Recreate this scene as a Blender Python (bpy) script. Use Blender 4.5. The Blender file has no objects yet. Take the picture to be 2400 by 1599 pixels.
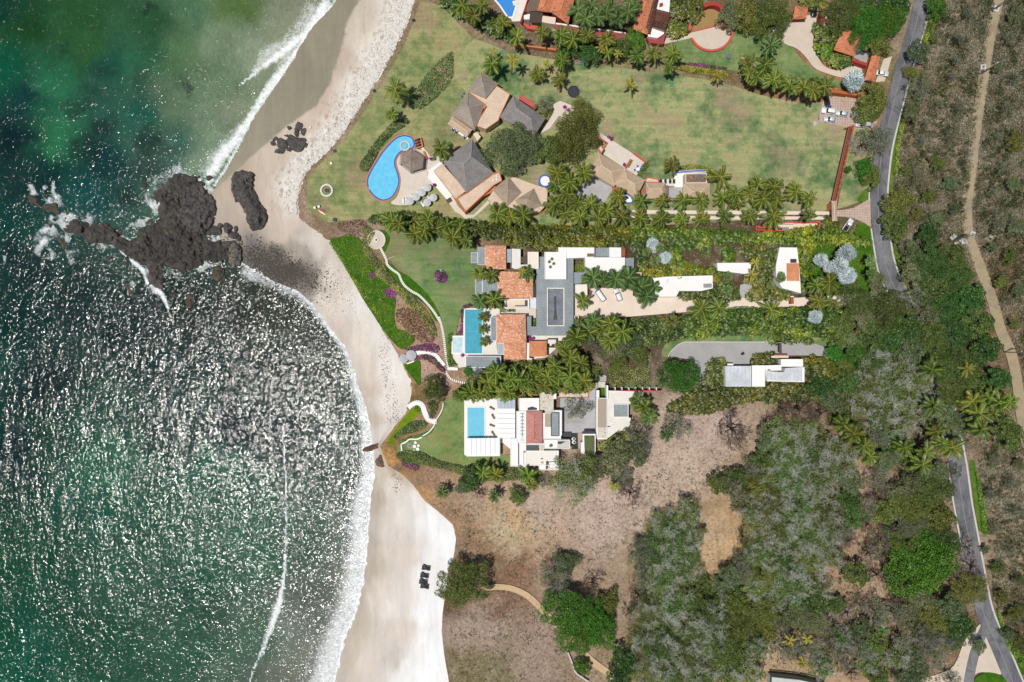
import bpy,bmesh,math,random
import numpy as np
from mathutils import Vector,Matrix

R=math.radians
scene=bpy.context.scene
COL=scene.collection
CAMH,S=240.0,0.15          # camera height (m),metres per photo pixel on the plateau
SEA=-6.0                     # sea level below the garden plateau (z=0)

# ------------------------------------------------------------------ camera, sky, sun, exposure
cam_d=bpy.data.cameras.new("camera")
cam_d.lens,cam_d.sensor_width=24.0,36.0
cam_d.clip_start,cam_d.clip_end=1.0,20000.0
cam=bpy.data.objects.new("camera",cam_d)
cam.location=(0,0,CAMH)
COL.objects.link(cam)
scene.camera=cam

SUN_DIR=Vector((-0.28,-0.135,1.0)).normalized()
wd=bpy.data.worlds.new("World")
scene.world=wd
wd.use_nodes=True
nt=wd.node_tree
sky=nt.nodes.new("ShaderNodeTexSky")
sky.sky_type='NISHITA'
sky.sun_disc=False
sky.sun_elevation=math.asin(SUN_DIR.z)
sky.sun_rotation=math.atan2(SUN_DIR.x,SUN_DIR.y)
nt.links.new(sky.outputs[0],nt.nodes["Background"].inputs[0])
nt.nodes["Background"].inputs[1].default_value=0.07
sun_d=bpy.data.lights.new("sun",'SUN')
sun_d.energy,sun_d.angle,sun_d.color=4.5,R(0.5),(1.0,0.955,0.89)
sun=bpy.data.objects.new("sun",sun_d)
sun.rotation_euler=SUN_DIR.to_track_quat('Z','Y').to_euler()
COL.objects.link(sun)
scene.view_settings.view_transform='Standard'
scene.view_settings.look='None'
scene.view_settings.exposure=0.0
scene.view_settings.gamma=1.0
scene.cycles.max_bounces=5
scene.cycles.sample_clamp_indirect=6.0

# ------------------------------------------------------------------ helpers
def P(x,y,z=0.0):
 s=S*(CAMH-z)/CAMH
 return Vector(((x-1200)*s,(799.5-y)*s,z))

def Zm(x0,y0,k):
 return lambda*p: [(x0+a/k,y0+b/k) for a,b in p]

def lin(c,gain=1.42):
 o=[]
 for v in c:
  v/=255.0
  v=v/12.92 if v<=0.04045 else ((v+0.055)/1.055)**2.4
  o.append(v/gain)
 return tuple(o)

def tag(o,label=None,cat=None,group=None,kind=None):
 if label: o['label']=label
 if cat: o['category']=cat
 if group: o['group']=group
 if kind: o['kind']=kind
 return o

def link(name,me,mats=None,parent=None,loc=None):
 o=bpy.data.objects.new(name,me)
 COL.objects.link(o)
 if mats is not None:
  for m in (mats if isinstance(mats,(list,tuple)) else [mats]):
   me.materials.append(m)
 if parent is not None: o.parent=parent
 if loc is not None: o.location=loc
 return o

def empty(name,loc,label,cat,group=None,rz=0.0):
 o=bpy.data.objects.new(name,None)
 COL.objects.link(o)
 o.location=loc
 o.rotation_euler=(0,0,rz)
 o.empty_display_size=0.5
 return tag(o,label,cat,group)

def bm_obj(name,bm,m,parent=None,smooth=False,rel=None):
 """link a bmesh made in world space; relative to its parent's place when rel is given"""
 bmesh.ops.recalc_face_normals(bm,faces=bm.faces[:])
 if rel is not None:
  bmesh.ops.translate(bm,vec=-Vector(rel),verts=bm.verts[:])
 me=bpy.data.meshes.new(name)
 bm.to_mesh(me)
 bm.free()
 if smooth:
  for p in me.polygons: p.use_smooth=True
 return link(name,me,m,parent)

def quads_mesh(name,V,tint=None):
 V=np.asarray(V,dtype=np.float32)
 n=len(V)
 me=bpy.data.meshes.new(name)
 me.vertices.add(n*4)
 me.vertices.foreach_set("co",V.reshape(-1))
 me.loops.add(n*4)
 me.loops.foreach_set("vertex_index",np.arange(n*4,dtype=np.int32))
 me.polygons.add(n)
 me.polygons.foreach_set("loop_start",np.arange(0,n*4,4,dtype=np.int32))
 if tint is not None:
  a=me.attributes.new("tint",'FLOAT','POINT')
  a.data.foreach_set("value",np.repeat(np.asarray(tint,dtype=np.float32),4))
 me.update(calc_edges=True)
 return me

def grid_mesh(name,X,Y,Z):
 """X, Y, Z: 2-D arrays of world coordinates"""
 r,c=X.shape
 me=bpy.data.meshes.new(name)
 me.vertices.add(r*c)
 me.vertices.foreach_set("co",np.stack([X,Y,Z],-1).astype(np.float32).reshape(-1))
 i=np.arange(r*c).reshape(r,c)
 q=np.stack([i[:-1,:-1],i[1:,:-1],i[1:,1:],i[:-1,1:]],-1).reshape(-1,4)
 me.loops.add(q.size)
 me.loops.foreach_set("vertex_index",q.astype(np.int32).reshape(-1))
 me.polygons.add(len(q))
 me.polygons.foreach_set("loop_start",np.arange(0,q.size,4,dtype=np.int32))
 me.polygons.foreach_set("use_smooth",np.ones(len(q),dtype=bool))
 me.update(calc_edges=True)
 return me

def set_attr(me,name,A):
 A=np.asarray(A,dtype=np.float32)
 if A.ndim>=2 and A.shape[-1]==3:
  A=A.reshape(-1,3)
  a=me.attributes.new(name,'FLOAT_COLOR','POINT')
  a.data.foreach_set("color",np.concatenate([A,np.ones((len(A),1),np.float32)],1).reshape(-1))
 else:
  a=me.attributes.new(name,'FLOAT','POINT')
  a.data.foreach_set("value",A.reshape(-1))

_tabs={}
def vnoise(x,y,seed=0):
 if seed not in _tabs: _tabs[seed]=np.random.RandomState(seed).rand(256,256)
 T=_tabs[seed]
 x,y=np.asarray(x,float),np.asarray(y,float)
 xi,yi=np.floor(x).astype(int),np.floor(y).astype(int)
 fx,fy=x-xi,y-yi
 fx,fy=fx*fx*(3-2*fx),fy*fy*(3-2*fy)
 g=lambda a,b: T[a & 255,b & 255]
 return (g(xi,yi)*(1-fx)+g(xi+1,yi)*fx)*(1-fy)+(g(xi,yi+1)*(1-fx)+g(xi+1,yi+1)*fx)*fy

def fbm(x,y,seed=0,o=4):
 v,a,t=0.0,1.0,0.0
 for k in range(o):
  v=v+a*vnoise(x*2**k,y*2**k,seed+k)
  t+=a
  a*=0.5
 return v/t

def sst(a,b,x):
 t=np.clip((x-a)/(b-a),0,1)
 return t*t*(3-2*t)

def idw(px,py,ctrl,p=3.0,soft=12.0):
 c=np.array([(a,b) for a,b,_ in ctrl],float)
 k=np.array([lin(v) for _,_,v in ctrl],float)
 sh=px.shape
 x,y=px.reshape(-1),py.reshape(-1)
 out=np.empty((len(x),3))
 for s in range(0,len(x),40000):
  d2=(x[s:s+40000,None]-c[None,:,0])**2+(y[s:s+40000,None]-c[None,:,1])**2+soft*soft
  w=d2**(-p/2)
  out[s:s+40000]=(w @ k)/w.sum(1,keepdims=True)
 return out.reshape(sh+(3,))

def polydist(px,py,poly):
 """signed distance (positive inside) from points to a polygon, pixels"""
 px,py=np.asarray(px,float),np.asarray(py,float)
 d=np.full(px.shape,1e9)
 ins=np.zeros(px.shape,bool)
 n=len(poly)
 for i in range(n):
  ax,ay=poly[i]
  bx,by=poly[(i+1)%n]
  ex,ey=bx-ax,by-ay
  t=np.clip(((px-ax)*ex+(py-ay)*ey)/(ex*ex+ey*ey+1e-9),0,1)
  d=np.minimum(d,np.hypot(px-ax-t*ex,py-ay-t*ey))
  c=((ay > py)!=(by > py))
  with np.errstate(divide='ignore',invalid='ignore'):
   xx=ax+(py-ay)*ex/(ey if abs(ey) > 1e-9 else 1e-9)
  ins^=c & (px < xx)
 return np.where(ins,d,-d)

def linedist(px,py,pts):
 d=np.full(px.shape,1e9)
 w=np.zeros(px.shape)
 for (ax,ay,aw),(bx,by,bw) in zip(pts[:-1],pts[1:]):
  ex,ey=bx-ax,by-ay
  t=np.clip(((px-ax)*ex+(py-ay)*ey)/(ex*ex+ey*ey+1e-9),0,1)
  q=np.hypot(px-ax-t*ex,py-ay-t*ey)/(aw+(bw-aw)*t)
  d=np.minimum(d,q)
 return d

def sm(pts,n=5,closed=True):
 """Catmull-Rom through points"""
 out,m=[],len(pts)
 rng=range(m) if closed else range(m-1)
 for i in rng:
  if closed: p0,p1,p2,p3=pts[i-1],pts[i],pts[(i+1)%m],pts[(i+2)%m]
  else: p0,p1,p2,p3=pts[max(i-1,0)],pts[i],pts[i+1],pts[min(i+2,m-1)]
  for k in range(n):
   t=k/n
   out.append(tuple(0.5*((2*b)+(c-a)*t+(2*a-5*b+4*c-d)*t*t+(3*b-a-3*c+d)*t**3)
                             for a,b,c,d in zip(p0,p1,p2,p3)))
 if not closed: out.append(tuple(pts[-1]))
 return out

def rect(x0,y0,x1,y1): return [(x0,y0),(x1,y0),(x1,y1),(x0,y1)]
def circ(x,y,r,n=24,a0=0.0): return [(x+r*math.cos(a0+2*math.pi*i/n),y+r*math.sin(a0+2*math.pi*i/n)) for i in range(n)]

def ccw(w):
 a=sum(w[i-1].x*w[i].y-w[i].x*w[i-1].y for i in range(len(w)))
 return w if a > 0 else w[::-1]

def offset(w,d):
 """offset a world polygon (list of Vector) outwards by d metres"""
 w=ccw(w)
 n,out=len(w),[]
 for i in range(n):
  a,b,c=w[i-1],w[i],w[(i+1)%n]
  e1,e2=(b-a).to_2d(),(c-b).to_2d()
  if e1.length < 1e-6 or e2.length < 1e-6:
   out.append(b.copy()); continue
  n1,n2=Vector((e1.y,-e1.x)).normalized(),Vector((e2.y,-e2.x)).normalized()
  m=n1+n2
  m=m/max(m.length_squared,0.25)*2 if m.length > 1e-6 else n1
  out.append(Vector((b.x+m.x*d,b.y+m.y*d,b.z)))
 return out

def add_prism(bm,w,z0,z1):
 lo=[bm.verts.new((v.x,v.y,z0)) for v in w]
 hi=[bm.verts.new((v.x,v.y,z1)) for v in w]
 n=len(w)
 bm.faces.new(hi)
 bm.faces.new(lo[::-1])
 for i in range(n):
  bm.faces.new((lo[i],lo[(i+1)%n],hi[(i+1)%n],hi[i]))

def add_ring(bm,wo,wi,z0,z1):
 n=len(wo)
 a=[[bm.verts.new((v.x,v.y,z)) for v in w] for w,z in ((wo,z0),(wo,z1),(wi,z1),(wi,z0))]
 for k in range(4):
  r,q=a[k],a[(k+1)%4]
  for i in range(n):
   bm.faces.new((r[i],r[(i+1)%n],q[(i+1)%n],q[i]))

def add_box(bm,c,s,rz=0.0,taper=1.0):
 m=Matrix.Rotation(rz,3,'Z')
 v=[]
 for z,t in ((-.5,1.0),(.5,taper)):
  for x,y in ((-.5,-.5),(.5,-.5),(.5,.5),(-.5,.5)):
   v.append(bm.verts.new(Vector(c)+m @ Vector((x*s[0]*t,y*s[1]*t,z*s[2]))))
 for f in ((3,2,1,0),(4,5,6,7),(0,1,5,4),(1,2,6,5),(2,3,7,6),(3,0,4,7)):
  bm.faces.new([v[i] for i in f])

def add_tube(bm,pts,rad,n=6):
 rings=[]
 for i,p in enumerate(pts):
  p=Vector(p)
  d=(Vector(pts[min(i+1,len(pts)-1)])-Vector(pts[max(i-1,0)])).normalized()
  u=d.orthogonal().normalized()
  v=d.cross(u)
  r=rad[i] if isinstance(rad,(list,tuple)) else rad
  rings.append([bm.verts.new(p+(u*math.cos(2*math.pi*k/n)+v*math.sin(2*math.pi*k/n))*r) for k in range(n)])
 for a,b in zip(rings[:-1],rings[1:]):
  for k in range(n): bm.faces.new((a[k],a[(k+1)%n],b[(k+1)%n],b[k]))
 bm.faces.new(rings[0][::-1])
 bm.faces.new(rings[-1])

def prism(name,px,z0,z1,m,parent=None,bevel=0.0,zp=None):
 """vertical prism whose TOP outline is seen at the photo pixels px"""
 bm=bmesh.new()
 add_prism(bm,ccw([P(x,y,z1 if zp is None else zp) for x,y in px]),z0,z1)
 return bm_obj(name,bm,m,parent,rel=parent.location if parent else None)

def ring(name,px,wid,z0,z1,m,parent=None):
 bm=bmesh.new()
 w=ccw([P(x,y,z1) for x,y in px])
 add_ring(bm,w,offset(w,-wid),z0,z1)
 return bm_obj(name,bm,m,parent,rel=parent.location if parent else None)

ORD=("first second third fourth fifth sixth seventh eighth ninth tenth eleventh twelfth thirteenth fourteenth fifteenth sixteenth seventeenth "
       "eighteenth nineteenth twentieth twenty-first twenty-second twenty-third twenty-fourth twenty-fifth twenty-sixth twenty-seventh twenty-eighth "
       "twenty-ninth thirtieth thirty-first thirty-second thirty-third thirty-fourth thirty-fifth thirty-sixth thirty-seventh thirty-eighth "
       "thirty-ninth fortieth").split()

# ------------------------------------------------------------------ materials
class Mat:
 def __init__(s,name):
  s.m=bpy.data.materials.new(name)
  s.m.use_nodes=True
  s.t=s.m.node_tree
  s.b=s.t.nodes["Principled BSDF"]
  s.out=s.t.nodes["Material Output"]
  s._pos=None
 def n(s,kind,**kw):
  o=s.t.nodes.new("ShaderNode"+kind)
  for k,v in kw.items(): setattr(o,k,v)
  return o
 def put(s,sock,v):
  if hasattr(v,'is_output'): s.t.links.new(v,sock)
  elif isinstance(v,(tuple,list)) and len(v)==3 and sock.type=='RGBA': sock.default_value=(*v,1)
  else: sock.default_value=v
 def pos(s,scale=None,rz=0.0):
  if s._pos is None: s._pos=s.n("NewGeometry").outputs["Position"]
  if scale is None and not rz: return s._pos
  mp=s.n("Mapping")
  s.t.links.new(s._pos,mp.inputs[0])
  mp.inputs["Rotation"].default_value=(0,0,rz)
  if scale is not None: mp.inputs["Scale"].default_value=scale
  return mp.outputs[0]
 def noise(s,scale,detail=4,rough=0.55,dist=0.0,vec=None,color=False):
  o=s.n("TexNoise")
  s.put(o.inputs["Vector"],vec if vec is not None else s.pos())
  o.inputs["Scale"].default_value=scale
  o.inputs["Detail"].default_value=detail
  o.inputs["Roughness"].default_value=rough
  o.inputs["Distortion"].default_value=dist
  return o.outputs[1 if color else 0]
 def voro(s,scale,vec=None,out="Distance",feature='F1',rnd=1.0):
  o=s.n("TexVoronoi",feature=feature)
  s.put(o.inputs["Vector"],vec if vec is not None else s.pos())
  o.inputs["Scale"].default_value=scale
  o.inputs["Randomness"].default_value=rnd
  return o.outputs[out]
 def ramp(s,fac,stops,interp='LINEAR'):
  o=s.n("ValToRGB")
  o.color_ramp.interpolation=interp
  e=o.color_ramp.elements
  while len(e) < len(stops): e.new(0.5)
  for i,(p,c) in enumerate(stops):
   e[i].position=p
   e[i].color=(*c,1) if isinstance(c,(tuple,list)) else (c,c,c,1)
  s.put(o.inputs[0],fac)
  return o.outputs[0]
 def mix(s,fac,a,b,mode='MIX'):
  o=s.n("MixRGB",blend_type=mode)
  s.put(o.inputs[0],fac); s.put(o.inputs[1],a); s.put(o.inputs[2],b)
  return o.outputs[0]
 def math(s,op,a,b=None,clamp=False):
  o=s.n("Math",operation=op,use_clamp=clamp)
  s.put(o.inputs[0],a)
  if b is not None: s.put(o.inputs[1],b)
  return o.outputs[0]
 def attr(s,name,out="Fac"):
  return s.n("Attribute",attribute_name=name).outputs[out]
 def bump(s,h,strength=0.5,dist=0.1,prev=None):
  o=s.n("Bump")
  o.inputs["Strength"].default_value=strength
  o.inputs["Distance"].default_value=dist
  s.put(o.inputs["Height"],h)
  if prev is not None: s.put(o.inputs["Normal"],prev)
  return o.outputs[0]
 def fin(s,color=None,rough=0.85,normal=None,spec=0.3,metal=0.0):
  b=s.b
  if color is not None: s.put(b.inputs["Base Color"],color)
  s.put(b.inputs["Roughness"],rough)
  b.inputs["Specular IOR Level"].default_value=spec
  b.inputs["Metallic"].default_value=metal
  if normal is not None: s.put(b.inputs["Normal"],normal)
  return s.m

def mottled(name,cols,scale=0.4,fine=3.0,fa=0.35,rough=0.9,bump=0.3,bd=0.05,spec=0.25):
 """broad patches between the colours (photo sRGB), speckled by finer noise"""
 k=Mat(name)
 n1=k.noise(scale,5,0.6)
 n2=k.noise(fine,4,0.65)
 st=[(0.28+0.44*i/max(len(cols)-1,1),lin(c)) for i,c in enumerate(cols)]
 c=k.ramp(n1,st) if len(st) > 1 else st[0][1]
 v=k.ramp(n2,[(0.25,1.0-fa),(0.75,1.0+0.0)])
 c=k.mix(1.0,c,v,'MULTIPLY')
 return k.fin(c,rough,k.bump(n2,bump,bd) if bump else None,spec)

def plain(name,c,rough=0.6,fa=0.12,fine=1.2,metal=0.0,spec=0.4):
 k=Mat(name)
 v=k.ramp(k.noise(fine,5,0.65),[(0.25,1.0-fa),(0.7,1.0)])
 return k.fin(k.mix(1.0,lin(c),v,'MULTIPLY'),rough,None,spec,metal)

def tiled(name,c1,c2,c3,w=0.45,h=0.3,rz=0.0,amt=0.5,rough=0.85):
 """rows of roof tiles, each tile with its own tone, some pale or stained"""
 k=Mat(name)
 b=k.n("TexBrick")
 k.put(b.inputs["Vector"],k.pos(rz=rz))
 b.inputs["Color1"].default_value=(*lin(c1),1)
 b.inputs["Color2"].default_value=(*lin(c2),1)
 b.inputs["Mortar"].default_value=(*[v*0.62 for v in lin(c1)],1)
 b.inputs["Scale"].default_value=1.0
 b.inputs["Mortar Size"].default_value=0.035
 b.inputs["Brick Width"].default_value=w
 b.inputs["Row Height"].default_value=h
 cell=k.noise(1.0,2,0.7,vec=k.pos((1.3/w,0.8/h,1),rz))
 f=k.ramp(cell,[(0.62-0.1*amt,0.0),(0.70-0.1*amt,0.9)])
 c=k.mix(f,b.outputs[0],lin(c3))
 c=k.mix(1.0,c,k.ramp(k.noise(0.35,4),[(0.3,0.82),(0.7,1.0)]),'MULTIPLY')
 return k.fin(c,rough,k.bump(b.outputs["Fac"],0.4,-0.05),0.25)

def slatted(name,c1,gap,period=0.5,frac=0.18,rz=0.0,rough=0.8):
 k=Mat(name)
 w=k.n("TexWave",wave_type='BANDS',bands_direction='X')
 k.put(w.inputs[0],k.pos(rz=rz))
 w.inputs["Scale"].default_value=0.314/period
 f=k.ramp(w.outputs[1],[(frac*0.6,0.0),(frac*0.6+0.12,1.0)])
 b=k.mix(1.0,lin(c1),k.ramp(k.noise(1.5,4,0.6),[(0.3,0.72),(0.7,1.0)]),'MULTIPLY')
 b=k.mix(1.0,b,k.ramp(k.noise(0.25,3,0.5),[(0.35,0.8),(0.65,1.0)]),'MULTIPLY')
 return k.fin(k.mix(f,lin(gap),b),rough,k.bump(w.outputs[1],0.3,0.04),0.3)

def foliage(name,stops,hue=0.12,trans=0.22,gloss=0.03,rough=0.45):
 """leaves: each leaf its own tone (attribute tint), each plant a little different"""
 k=Mat(name)
 c=k.ramp(k.attr("tint"),[(p,v) for p,v in stops])
 rnd=k.n("ObjectInfo").outputs["Random"]
 hs=k.n("HueSaturation")
 k.put(hs.inputs["Color"],c)
 k.put(hs.inputs["Hue"],k.math('ADD',k.math('MULTIPLY',rnd,hue*0.22),0.5-hue*0.11))
 rv=k.math('FRACT',k.math('MULTIPLY',rnd,7.31))
 k.put(hs.inputs["Value"],k.math('ADD',k.math('MULTIPLY',rv,0.55),0.86))
 c=hs.outputs[0]
 d,t,g=k.n("BsdfDiffuse"),k.n("BsdfTranslucent"),k.n("BsdfGlossy")
 for q in (d,t): k.put(q.inputs[0],c)
 k.put(g.inputs[0],(0.9,0.9,0.85)); k.put(g.inputs["Roughness"],rough)
 m1,m2=k.n("MixShader"),k.n("MixShader")
 m1.inputs[0].default_value=trans
 k.t.links.new(d.outputs[0],m1.inputs[1]); k.t.links.new(t.outputs[0],m1.inputs[2])
 m2.inputs[0].default_value=gloss
 k.t.links.new(m1.outputs[0],m2.inputs[1]); k.t.links.new(g.outputs[0],m2.inputs[2])
 k.t.links.new(m2.outputs[0],k.out.inputs[0])
 k.t.nodes.remove(k.b)
 return k.m

# building and paving materials
WHITE=plain("white_render",(252,250,246),0.8,0.10,0.35)
WHITE2=plain("weathered_white_render",(240,235,226),0.85,0.16,0.5)
CREAMW=plain("cream_render",(238,220,196),0.85,0.14,0.7)
ORANGE=plain("orange_render",(214,130,84),0.85,0.14,0.7)
REDW=plain("red_render",(176,62,52),0.85,0.18,0.8)
CORAL=plain("coral_render",(212,92,80),0.85,0.14,0.8)
BLUEW=plain("blue_render",(62,98,205),0.6,0.1,0.8)
TILE_OR=tiled("orange_clay_tiles",(242,172,130),(232,150,108),(250,226,206),0.8,0.42,0,0.75)
TILE_OR2=tiled("orange_plain_tiles",(238,160,116),(230,150,106),(242,174,132),0.5,0.4,0,0.4)
TILE_BG=tiled("pale_clay_tiles",(228,202,174),(216,188,158),(194,162,132),0.5,0.35,0.5,0.5)
TILE_BG2=tiled("beige_roof_tiles",(240,216,192),(234,208,182),(216,186,158),0.6,0.6,0.95,0.3)
TILE_PK=tiled("pink_brick_tiles",(220,152,142),(210,138,128),(234,188,180),0.4,0.25,0,0.55)
TILE_RD=tiled("old_red_tiles",(232,150,110),(222,136,98),(124,92,80),0.9,0.45,1.3,0.55)
TILE_GY=tiled("dark_slate_tiles",(150,132,118),(110,98,92),(190,170,150),0.5,0.3,0,0.5)
def thatch(name,c1,c2):
 k=Mat(name)
 n1=k.noise(0.5,5,0.65)
 n2=k.noise(2.2,5,0.75,vec=k.pos((1,1,3)))
 c=k.ramp(n1,[(0.3,lin(c1)),(0.7,lin(c2))])
 c=k.mix(1.0,c,k.ramp(n2,[(0.28,0.55),(0.72,1.08)]),'MULTIPLY')
 return k.fin(c,0.95,k.bump(n2,0.9,0.25),0.15)
THATCH=thatch("palm_thatch",(178,163,148),(202,188,174))
THATCH_D=thatch("grey_thatch",(152,147,144),(180,175,172))
THATCH_L=thatch("tan_thatch",(188,168,146),(210,190,168))
DECK=slatted("grey_deck_boards",(170,180,184),(134,144,150),0.55,0.22,0.0)
DECKY=slatted("grey_deck_crossboards",(168,178,182),(132,142,148),0.55,0.22,R(90))
SLATS=slatted("pale_grey_slats",(196,208,218),(158,170,180),0.7,0.25,0.0)
METALR=slatted("white_metal_roofing",(232,236,240),(196,202,210),1.3,0.15,0.0,0.5)
AWNING=slatted("white_awning_cloth",(250,250,250),(206,212,226),3.4,0.1,0.0,0.7)
AWNINGY=slatted("white_awning_cloth_across",(250,250,250),(206,212,226),3.4,0.1,R(90),0.7)
SAIL=plain("sail_cloth",(226,232,240),0.8,0.08,1.5)
STONEG=mottled("grey_paving",[(176,176,178),(196,196,198)],0.35,2.0,0.18,0.85,0.1)
STONEB=mottled("beige_paving",[(236,218,200),(246,230,214)],0.3,2.0,0.14,0.85,0.1)
STONEP=mottled("pool_deck_stone",[(222,208,192),(234,224,212)],0.3,1.8,0.16,0.85,0.1)
CREAMG=mottled("cream_gravel",[(216,200,180),(228,214,196)],0.3,4.0,0.2,0.9,0.2)
GRAVEL=mottled("grey_gravel",[(172,170,168),(190,188,186)],0.25,4.5,0.28,0.9,0.3)
PEBBLEBED=mottled("planted_gravel",[(214,204,184),(236,228,214),(150,146,104)],1.6,3.0,0.25,0.9,0.3)
COURT=mottled("court_dirt",[(164,132,84),(172,142,92)],0.3,3.0,0.15)
BLACK=plain("black_plastic",(30,31,35),0.45,0.2,4)
DARKG=plain("dark_interior",(58,60,66),0.7,0.2,2)
WOOD=plain("weathered_wood",(132,112,98),0.85,0.3,3)
RWOOD=plain("reddish_timber",(168,92,66),0.8,0.25,2)
DWOOD=plain("dark_timber",(96,82,74),0.85,0.3,3)
GREENB=plain("green_plastic",(46,150,104),0.5,0.1,2)
CONC=mottled("concrete",[(202,200,194),(222,220,214)],0.6,3,0.2)
METAL=plain("galvanised_metal",(170,172,176),0.45,0.2,2,0.6)
SKIN_=None
CLOTHW=plain("white_cloth",(246,246,246),0.8,0.06,3)
CLOTHG=plain("grey_canopy_cloth",(206,208,210),0.85,0.12,3)
CLOTHS=plain("silver_canopy_cloth",(190,192,196),0.85,0.12,2)
GLASS=Mat("dark_window_glass").fin((0.02,0.025,0.03),0.08,None,0.6)
RUBBER=plain("tyre_rubber",(34,34,35),0.85,0.2,6)
PLUM=plain("plum_pot",(110,36,70),0.6,0.2,4)

def pool_mat(name,c1,c2,cell=2.2):
 k=Mat(name)
 v=k.voro(0.9,vec=k.mix(0.12,k.pos(),k.noise(0.8,2,color=True)),feature='SMOOTH_F1')
 c=k.ramp(v,[(0.15,lin(c1)),(0.75,lin(c2))])
 c=k.mix(0.4,c,k.ramp(k.noise(cell,4,0.7),[(0.35,lin(c1)),(0.65,lin(c2))]))
 return k.fin(c,0.07,k.bump(k.noise(1.6,3),0.06,0.15),0.5)
POOL1=pool_mat("sky_blue_pool_water",(100,196,238),(128,216,248))
POOL2=pool_mat("teal_pool_water",(72,164,188),(88,178,200))
POOL3=pool_mat("aqua_pool_water",(112,198,226),(130,210,236))
POOLB=plain("cobalt_pool_tiles",(34,96,204),0.15,0.12,2)
SPA=pool_mat("foaming_spa_water",(170,208,218),(226,240,244),4.0)
POND=mottled("dark_pond_water",[(112,118,126),(140,146,152)],0.4,1.5,0.12,0.15,0.02,0.02,0.5)

# ------------------------------------------------------------------ lie of the land (all lines in photo pixels, y down)
def line(pts):
 a=np.array(pts,float)
 a=a[np.argsort(a[:,1],kind='stable')]
 return lambda y: np.interp(y,a[:,1],a[:,0])
BLUFF=line([(1010,-60),(974,0),(953,60),(933,102),(905,153),(875,204),(842,255),(810,306),(775,347),(734,387),(716,408),(704,438),
              (697,480),(701,510),(722,532),(748,548),(771,566),(798,605),(814,635),(839,675),(866,710),(886,759),(903,785),(933,836),(944,858),
              (962,892),(962,924),(957,945),(950,968),(921,1004),(904,1027),(890,1045),(898,1068),(908,1092),(939,1110),(966,1134),
              (993,1172),(1035,1206),(1061,1230),(1069,1263),(1063,1305),(1052,1330),(1042,1400),(1037,1440),(1035,1480),(1041,1535),(1052,1599),(1060,1660)])
WATER=line([(800,-30),(786,5),(760,35),(727,69),(700,115),(674,161),(652,195),(628,227),(595,276),(577,312),(560,345),(533,395),(512,425),
              (497,455),(492,500),(500,540),(530,585),(560,612),(603,634),(654,667),(699,681),(735,716),(772,769),(807,810),(827,855),(838,900),(853,940),
              (864,975),(870,1015),(875,1055),(878,1095),(878,1118),(870,1160),(865,1229),(861,1306),(851,1367),(836,1432),(806,1500),(798,1542),(786,1599),(765,1680)])
FILM=line([(880,-60),(845,0),(819,41),(800,120),(773,202),(743,247),(702,276),(659,309),(625,340),(602,357),(540,415),(500,450),(495,500),(530,580),(570,600),(1,640)])
ROADX=line([(2175,-60),(2163,0),(2140,90),(2115,170),(2092,260),(2072,340),(2062,420),(2060,470),(2064,536),(2076,615),(2103,683),(2140,760),(2180,850),
              (2215,950),(2243,1080),(2257,1178),(2269,1243),(2284,1323),(2307,1434),(2341,1514),(2375,1596),(2420,1700)])
def ZB(y): return np.interp(y,[0,380,480,560,900,1000,1060,1300,1599],[-0.8,-0.8,-2.2,-3.4,-3.4,-3.0,-3.0,-2.6,-2.2])
def RISE(y): return np.interp(y,[380,470,540,860,960,1030,1060,1240,1330,1599],[5,14,75,70,45,40,14,22,16,14])

def H(x,y):
 x,y=np.asarray(x,float),np.asarray(y,float)
 B=BLUFF(y)
 z=ZB(y)*(1-sst(0,1,(x-B)/RISE(y)))
 h=np.clip((x-ROADX(y)-42)/380,0,3.0)
 return z+13*h*h/(0.25+h)
def HB(x,y):
 W,B=WATER(y),BLUFF(y)
 t=(x-W)/np.maximum(B-W,1)
 f=0.45*np.clip(t,0,1.2)+0.55*sst(0.62,1.0,t)
 return np.where(t > 0,SEA+(ZB(y)-SEA)*f,SEA-(W-x)*0.02)
def G(x,y):
 """ground (or beach) height at one photo pixel"""
 return float(H(x,y)) if x > float(BLUFF(y)) else float(HB(x,y))

def far(a,b,step,ext):
 core=np.arange(a,b+step,step)
 e=np.cumsum(step*1.6**np.arange(1,ext))
 return np.concatenate([a-e[::-1],core,b+step+e])

ROWS=far(-120,1720,5,15)
def world(px,py,z):
 s=S*(CAMH-z)/CAMH
 return (px-1200)*s,(799.5-py)*s,z

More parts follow.
